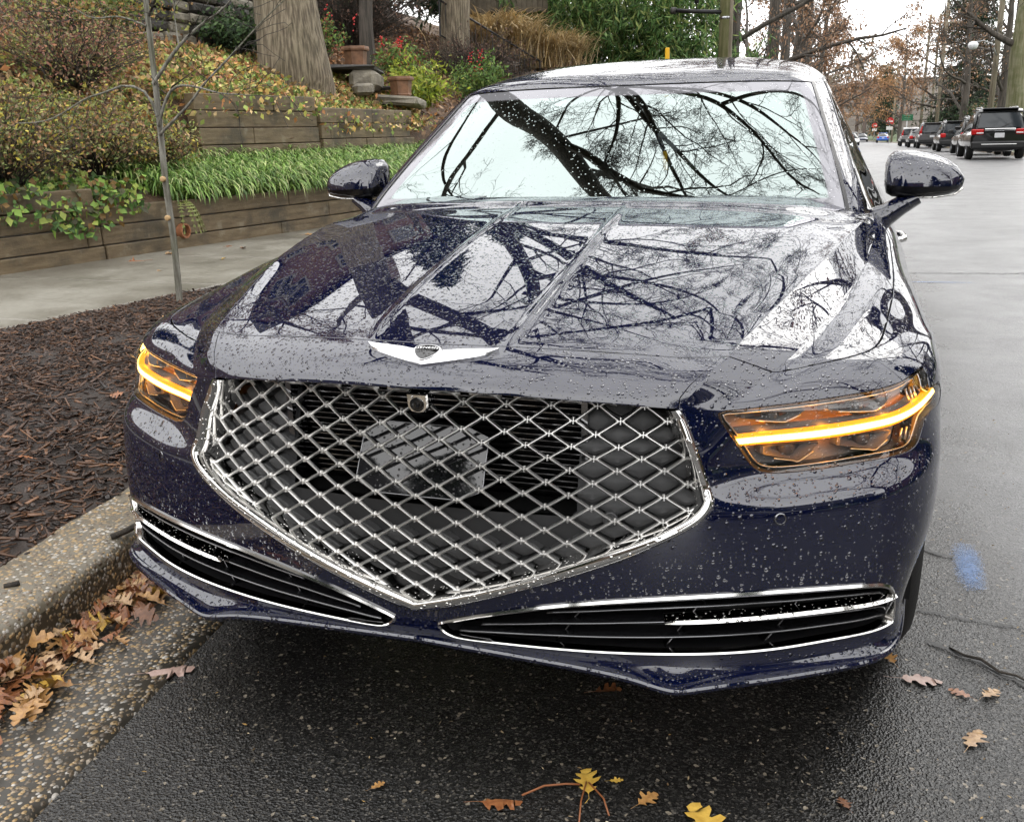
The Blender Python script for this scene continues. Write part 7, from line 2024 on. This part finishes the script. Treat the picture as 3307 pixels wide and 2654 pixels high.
# grass bank and shrubs right edge
shrub('evergreen_bush', 'low evergreen bush beyond the black SUV at the right edge', (9.5, 46, .3), 1.0, 1.2, [(.03, .06, .02), (.05, .10, .03), (.08, .12, .04)], 1800, .12, 81, 'bushes on the right', 40)
shrub('evergreen_bush', 'dark hedge bush behind the pale poles', (9.6, 72, .1), 2.2, 2.6, [(.025, .05, .02), (.04, .08, .025), (.06, .09, .03)], 3600, .18, 82, 'bushes on the right', 50)
shrub('evergreen_bush', 'dark hedge bush behind the mauve-grey SUV', (8.9, 96, 0.), 2.4, 2.4, [(.03, .05, .02), (.05, .08, .03), (.10, .09, .04)], 3400, .2, 83, 'bushes on the right', 50)
shrub('bare_hedge', 'tan leafless hedge under the conifer', (11.5, 80, .2), 3.0, 2.8, [(.22, .14, .07), (.17, .10, .05), (.28, .18, .09)], 4200, .2, 84, 'bushes on the right', 90)
shrub('bare_hedge', 'rust hedge behind the first pale pole', (10.5, 62, .2), 2.2, 2.8, [(.26, .14, .06), (.18, .10, .05), (.10, .10, .04)], 4200, .16, 85, 'bushes on the right', 90)
# ------------------------------------------------------------------ fallen leaves
def oak_leaf_mesh(seed, L=.12, curl=.25):
    rg = np.random.default_rng(seed)
    # lobed half outline: (distance along, half width)
    k = rg.uniform(.8, 1.2, 12)
    hw = [(0, .004), (.08, .03), (.15, .15 * k[0]), (.23, .21 * k[1]), (.27, .11), (.35, .12), (.42, .30 * k[2]), (.54, .37 * k[3]), (.55, .15), (.62, .14), (.70, .27 * k[4]), (.80, .28 * k[5]), (.79, .13), (.86, .12), (.93, .13 * k[6]), (1.0, .02)]
    v = []; n = len(hw); b1, b2, tw = rg.normal(0, curl), rg.normal(.1, curl), rg.normal(0, .6)
    for t_, w_ in hw:
        for s in (-1, 0, 1):
            x, y = t_ * L, s * w_ * L
            z = b1 * x * (t_ - .5) + b2 * 2.2 * abs(y) * (1 if rg.random() < .9 else -.3) + tw * y * t_ * .6
            v.append((x - L * .5, y, z))
    f = []
    for i in range(n - 1):
        a = i * 3; f += [(a, a + 1, a + 4, a + 3), (a + 1, a + 2, a + 5, a + 4)]
    # stalk
    c = len(v); sv, sf = tube([(-L * .85, rg.normal(0, .004), .004), (-L * .66, 0, .003), (-L * .48, 0, .001)], [.0011, .001, .0012], 4)
    v = np.vstack([np.array(v), sv]); f += [tuple(i + c for i in q) for q in sf]
    return v, f
def leaf_mat(name, c1, c2):
    t = NT(name); c = t.coord(); n1 = t.noise(c, 35., 5, .65); col = t.ramp(n1, [(.3, c1), (.6, c2), (.8, tuple(min(1, x * 1.25) for x in c2))])
    t.pbsdf(Base__Color=col, Roughness=.35, Normal=t.bump(t.noise(c, 90., 3), .002, .6)); MAT[name] = t.m
leaf_mat('leaf_ochre', (.22, .10, .03), (.42, .23, .08)); leaf_mat('leaf_brown', (.09, .035, .015), (.19, .08, .035)); leaf_mat('leaf_tan', (.24, .13, .06), (.46, .30, .16)); leaf_mat('leaf_rust', (.14, .045, .018), (.30, .12, .045)); leaf_mat('leaf_yellow', (.36, .20, .03), (.56, .36, .07)); leaf_mat('leaf_pink', (.30, .19, .16), (.42, .29, .24))
variants = {}
for nm in ('leaf_ochre', 'leaf_brown', 'leaf_tan', 'leaf_rust', 'leaf_yellow', 'leaf_pink'):
    for k in range(3):
        v, f = oak_leaf_mesh(len(nm) * 7 + k, .13, .26); me = bpy.data.meshes.new(nm); me.from_pydata(np.asarray(v).tolist(), [], f); me.materials.append(MAT[nm]); me.polygons.foreach_set('use_smooth', [True] * len(me.polygons)); variants[(nm, k)] = me
def leaf(pos, mat, k, s, rot, label, group=None, cat='leaf'):
    o = bpy.data.objects.new('fallen_leaf', variants[(mat, k % 3)]); COL.objects.link(o); o.location = pos; o.rotation_euler = rot; o.scale = (s, s, s); tag(o, label, cat, group); return o
rg = np.random.default_rng(5)
names_ = ['leaf_ochre', 'leaf_tan', 'leaf_rust', 'leaf_brown', 'leaf_yellow']
heap = []
for k in range(190):
    t_ = rg.random() ** .85; Y = -.42 + 1.12 * t_ ; wd = .11 * (1 - .55 * t_) + .02
    d_ = abs(rg.normal(0, wd * .8)) + .02
    X = float(kx(Y)) + d_; lay = rg.random() ** 1.5 * max(0, .085 * (1 - t_ * .8) * (1 - d_ / .35))
    cn_ = names_[rg.choice(5, p=[.28, .24, .24, .20, .04])]
    zone = 'at the end by the car' if t_ > .66 else ('in its middle' if t_ > .33 else 'at the picture edge')
    word = {'leaf_ochre': 'ochre', 'leaf_tan': 'pale tan', 'leaf_rust': 'rust-red', 'leaf_brown': 'dark brown', 'leaf_yellow': 'yellow'}[cn_]
    leaf((X, Y, .008 + lay), cn_, int(rg.integers(3)), rg.uniform(.36, .72), (rg.normal(0, .22), rg.normal(0, .22), rg.uniform(0, 6.28)), 'wet %s oak leaf in the gutter heap, %s' % (word, zone), 'oak leaves heaped in the gutter')
solo = [((.20, -.07), 'leaf_rust', .65, .4, 'rust-brown curled maple leaf on the asphalt at the bottom edge'), ((.345, .035), 'leaf_yellow', .62, 1.9, 'yellow leaf with long stalk on the asphalt below the bumper'), ((.585, -.015), 'leaf_yellow', .85, 2.2, 'large yellow lobed leaf cut by the bottom picture edge'), ((.47, .02), 'leaf_ochre', .42, 1.0, 'tiny ochre leaf scrap between the two yellow leaves'), ((.31, .36), 'leaf_rust', .5, .3, 'small brown leaf on the asphalt close under the bumper lip'),
        ((1.085, .41), 'leaf_tan', .6, 1.2, 'pale shredded leaf on the right of the asphalt'), ((.995, .62), 'leaf_pink', .75, .2, 'flat pinkish leaf on the asphalt behind the front wheel'), ((1.075, .585), 'leaf_rust', .4, 2.6, 'small upright brown leaf right of the pinkish one'), ((1.14, .60), 'leaf_tan', .45, .9, 'small pale leaf scrap at the right edge by the crack'), ((.93, .70), 'leaf_ochre', .4, 2.0, 'ochre leaf scrap by the front tyre'),
        ((-.735, .14), 'leaf_pink', .9, .5, 'pink-grey leaf lying flat on the pebbled gutter'), ((.40, .055), 'leaf_yellow', .22, .4, 'tiny yellow leaf fleck right of the long-stalked leaf'), ((-.05, -.1), 'leaf_ochre', .25, 1., 'tiny leaf scrap on the asphalt at lower left'), ((.83, .12), 'leaf_brown', .3, 2., 'tiny brown scrap on the asphalt at lower right')]
for (x, y), m1, s, r_, lab in solo:
    o = leaf((x, y, .006 if x > -.65 else .008), m1, int(s * 10), s, (rg.normal(0, .06), rg.normal(0, .06), r_), lab); o.scale = (s, s, s * .35)
# leaves on pavement, bed and kerb
for k, (x, y, m1, s, lab) in enumerate([(-5.75, 6.05, 'leaf_rust', 1.6, 'large rust leaf on the sidewalk at the wall foot left of the sapling'), (-5.55, 7.35, 'leaf_rust', 1.0, 'rust leaf on the sidewalk under the drain pipe'), (-5.25, 7.15, 'leaf_brown', .8, 'dark leaf on the sidewalk right of the drain pipe'), (-5.3, 8.6, 'leaf_ochre', 1.1, 'ochre leaf upright at the wall foot right of the drain pipe'), (-5.75, 6.6, 'leaf_tan', .8, 'tan leaf at the wall foot close to the sapling'), (-4.9, 6.3, 'leaf_yellow', .5, 'tiny yellow leaf in the middle of the sidewalk'), (-5.0, 5.5, 'leaf_tan', .5, 'tiny tan leaf on the near sidewalk')]):
    leaf((x, y, .157), m1, k, s, (rg.normal(0, .2), rg.normal(0, .3), rg.uniform(0, 6)), lab)
for k, (x, y, m1, s, lab) in enumerate([(-2.6, 2.3, 'leaf_ochre', .7, 'ochre leaf lying on the mulch near the sidewalk'), (-1.9, .9, 'leaf_rust', .5, 'small orange leaf on the mulch near the kerb'), (-3.2, 3.3, 'leaf_ochre', .6, 'pale leaf on the mulch below the sapling'), (-2.2, 1.7, 'leaf_rust', .5, 'rust leaf in the middle of the mulch bed')]):
    leaf((x, y, .205), m1, k, s, (rg.normal(0, .2), rg.normal(0, .2), rg.uniform(0, 6)), lab)
# red twig with the yellow leaf
m_ = MB(); m_.tube([(.235, -.045, .008), (.27, -.01, .012), (.31, .01, .011), (.335, .02, .008)], .0022, 5); m_.tube([(.345, .03, .009), (.35, -.03, .010), (.362, -.09, .007)], .0018, 5); m_.tube([(.35, .03, .009), (.39, -.01, .01), (.41, -.05, .007)], .0018, 5)
simple('red_stalk', (.26, .09, .03), .45); o = m_.build('leaf_stalk', MAT['red_stalk'], None, True); tag(o, 'thin reddish branched stalk joining the fallen leaves below the bumper', 'twig')
def tw(pts, r, lab, mat='dark_bark'):
    m_ = MB(); m_.tube(pts, r, 5); o = m_.build('twig', MAT[mat], None, True); tag(o, lab, 'twig')
tw([(1.07, .79, .006), (1.10, .752, .010), (1.135, .742, .012), (1.17, .700, .008), (1.205, .694, .008), (1.25, .65, .006)], [.002, .0035, .004, .0035, .003, .002], 'dark broken twig lying along the crack on the right')
tw([(-1.22, .52, .14), (-1.19, .56, .15), (-1.20, .60, .145)], .010, 'dark bark chip lying on the kerb top')
tw([(-1.27, .18, .138), (-1.24, .20, .142)], .008, 'small grey twig on the kerb top at left')
# scattered grit, seeds and leaf crumbs
rg = np.random.default_rng(9); n = 1500; x = rg.uniform(-.65, 2.2, n); y = rg.uniform(-.6, 3., n); c = np.stack([x, y, np.full(n, .004)], 1)
lo = leaf_mesh(c, .010, [(.30, .22, .12), (.40, .32, .2), (.20, .13, .06), (.5, .44, .33), (.34, .2, .05)], rg, 0., .35); lo[0][:, 2] = np.clip(lo[0][:, 2], .004, .008)
o = mesh('grit', lo[0], lo[1], MAT['dry_leaf'], None, False, col=lo[2]); tag(o, 'tiny leaf crumbs and seeds scattered over the wet asphalt', 'grit', kind='stuff')

# ------------------------------------------------------------------ unseen street added around the viewer: blocks low sky, darkens bumper, grille and asphalt
def house(pos, rz_, w_, d_, h, wall, label):  # builds only the unseen added houses
    H_ = empty('house', pos, label, 'house', 'unseen houses added to darken reflections', rz_)
    m_ = MB(); m_.box((0, 0, h / 2), (w_, d_, h)); m_.build('wall', MAT[wall], H_)
    m_ = MB(); v = [(-w_ / 2 - .4, -d_ / 2 - .4, h), (w_ / 2 + .4, -d_ / 2 - .4, h), (w_ / 2 + .4, d_ / 2 + .4, h), (-w_ / 2 - .4, d_ / 2 + .4, h), (-w_ / 2 - .4, 0, h + 2.8), (w_ / 2 + .4, 0, h + 2.8)]; m_.add(v, [(0, 1, 5, 4), (2, 3, 4, 5), (1, 2, 5), (3, 0, 4), (0, 3, 2, 1)]); m_.build('roof', MAT['slate'], H_)
    for s in (-1, 1):
        for k in range(3):
            for z in (1.5, 4.3):
                m_ = MB(); m_.box(((k - 1) * w_ * .3, s * (d_ / 2 + .02), z), (1.2, .1, 1.6)); wo_ = m_.build('window', MAT['white_paint'], H_); m_ = MB(); m_.box(((k - 1) * w_ * .3, s * (d_ / 2 + .05), z), (1.0, .08, 1.4)); m_.build('pane', MAT['window_dark'], wo_)
simple('trim_grey', (.35, .35, .34), .5); simple('added_house_siding', (.20, .19, .17), .7, var=.2)
house((1.5, -30, 0), 0, 15, 8, 6.2, 'brick_wall', 'unseen added brick house across the end of the street behind the viewer')
house((-14, -18, 1.5), R(60), 12, 8, 6.2, 'added_house_siding', 'unseen added clapboard house on the left behind the viewer')
house((20, 3, .8), R(90), 13, 9, 6.4, 'brick_wall', 'unseen added brick house on the right side of the street beside the car')
house((20, 24, .8), R(90), 13, 9, 6.4, 'added_house_siding', 'unseen added clapboard house on the right side of the street ahead of the car')
house((21, -17, .8), R(80), 13, 9, 6.4, 'added_house_siding', 'unseen added clapboard house on the right behind the viewer')
conifer((-6.5, -15, 0), 14, 3.6, 'unseen added tall conifer on the left behind the viewer', 61)
conifer((9.8, -12, 0), 13, 3.6, 'unseen added tall conifer on the right behind the viewer', 62)
conifer((-3.0, -22, 0), 12, 3.4, 'unseen added conifer beside the brick house behind the viewer', 63)
conifer((11.2, 9, 0), 12, 3.0, 'conifer across the street from the car', 64)
dk = [(.025, .05, .02), (.04, .07, .025), (.06, .08, .03)]
for i, (x, y, r_, h, lab) in enumerate([(3.5, -20, 4.2, 3.6, 'unseen added evergreen hedge in front of the brick house behind the viewer'), (9.6, -4, 2.4, 2.8, 'unseen added evergreen bush across the street near the viewer'), (10.2, 3, 2.4, 2.6, 'unseen added evergreen bush across the street level with the bumper'), (10.0, 16, 2.6, 2.8, 'evergreen bush across the street beyond the car')]):
    shrub('evergreen_bush', lab, (x, y, .1), r_, h, dk, 4200, .2, 101 + i, 'unseen bushes added to darken reflections', 40)
street_tree(8.6, -2, .1, 14, .3, 'bare street tree across the road beside the viewer', 111, (-.05, 0), (1200, .2, brown, .5, 0), lv=LV_LO)
street_tree(8.4, 18, .1, 14, .3, 'bare street tree across the road beside the parked car', 112, (-.06, 0), (1200, .2, brown, .5, 0), lv=LV_LO)
street_tree(9.4, 27, .1, 21, .34, 'tall bare street tree across the road ahead of the car', 113, (-.10, .02), None, lv=LV_ST, t0=.3)
street_tree(9.2, 11, .1, 19, .34, 'tall bare street tree across the road level with the windshield', 114, (-.12, .03), None, lv=LV_ST, t0=.3)
parked(6.0, -9.0, 'suv', 'paint_charcoal', 'unseen added dark SUV parked across the street behind the viewer', 'wide', detail=False)
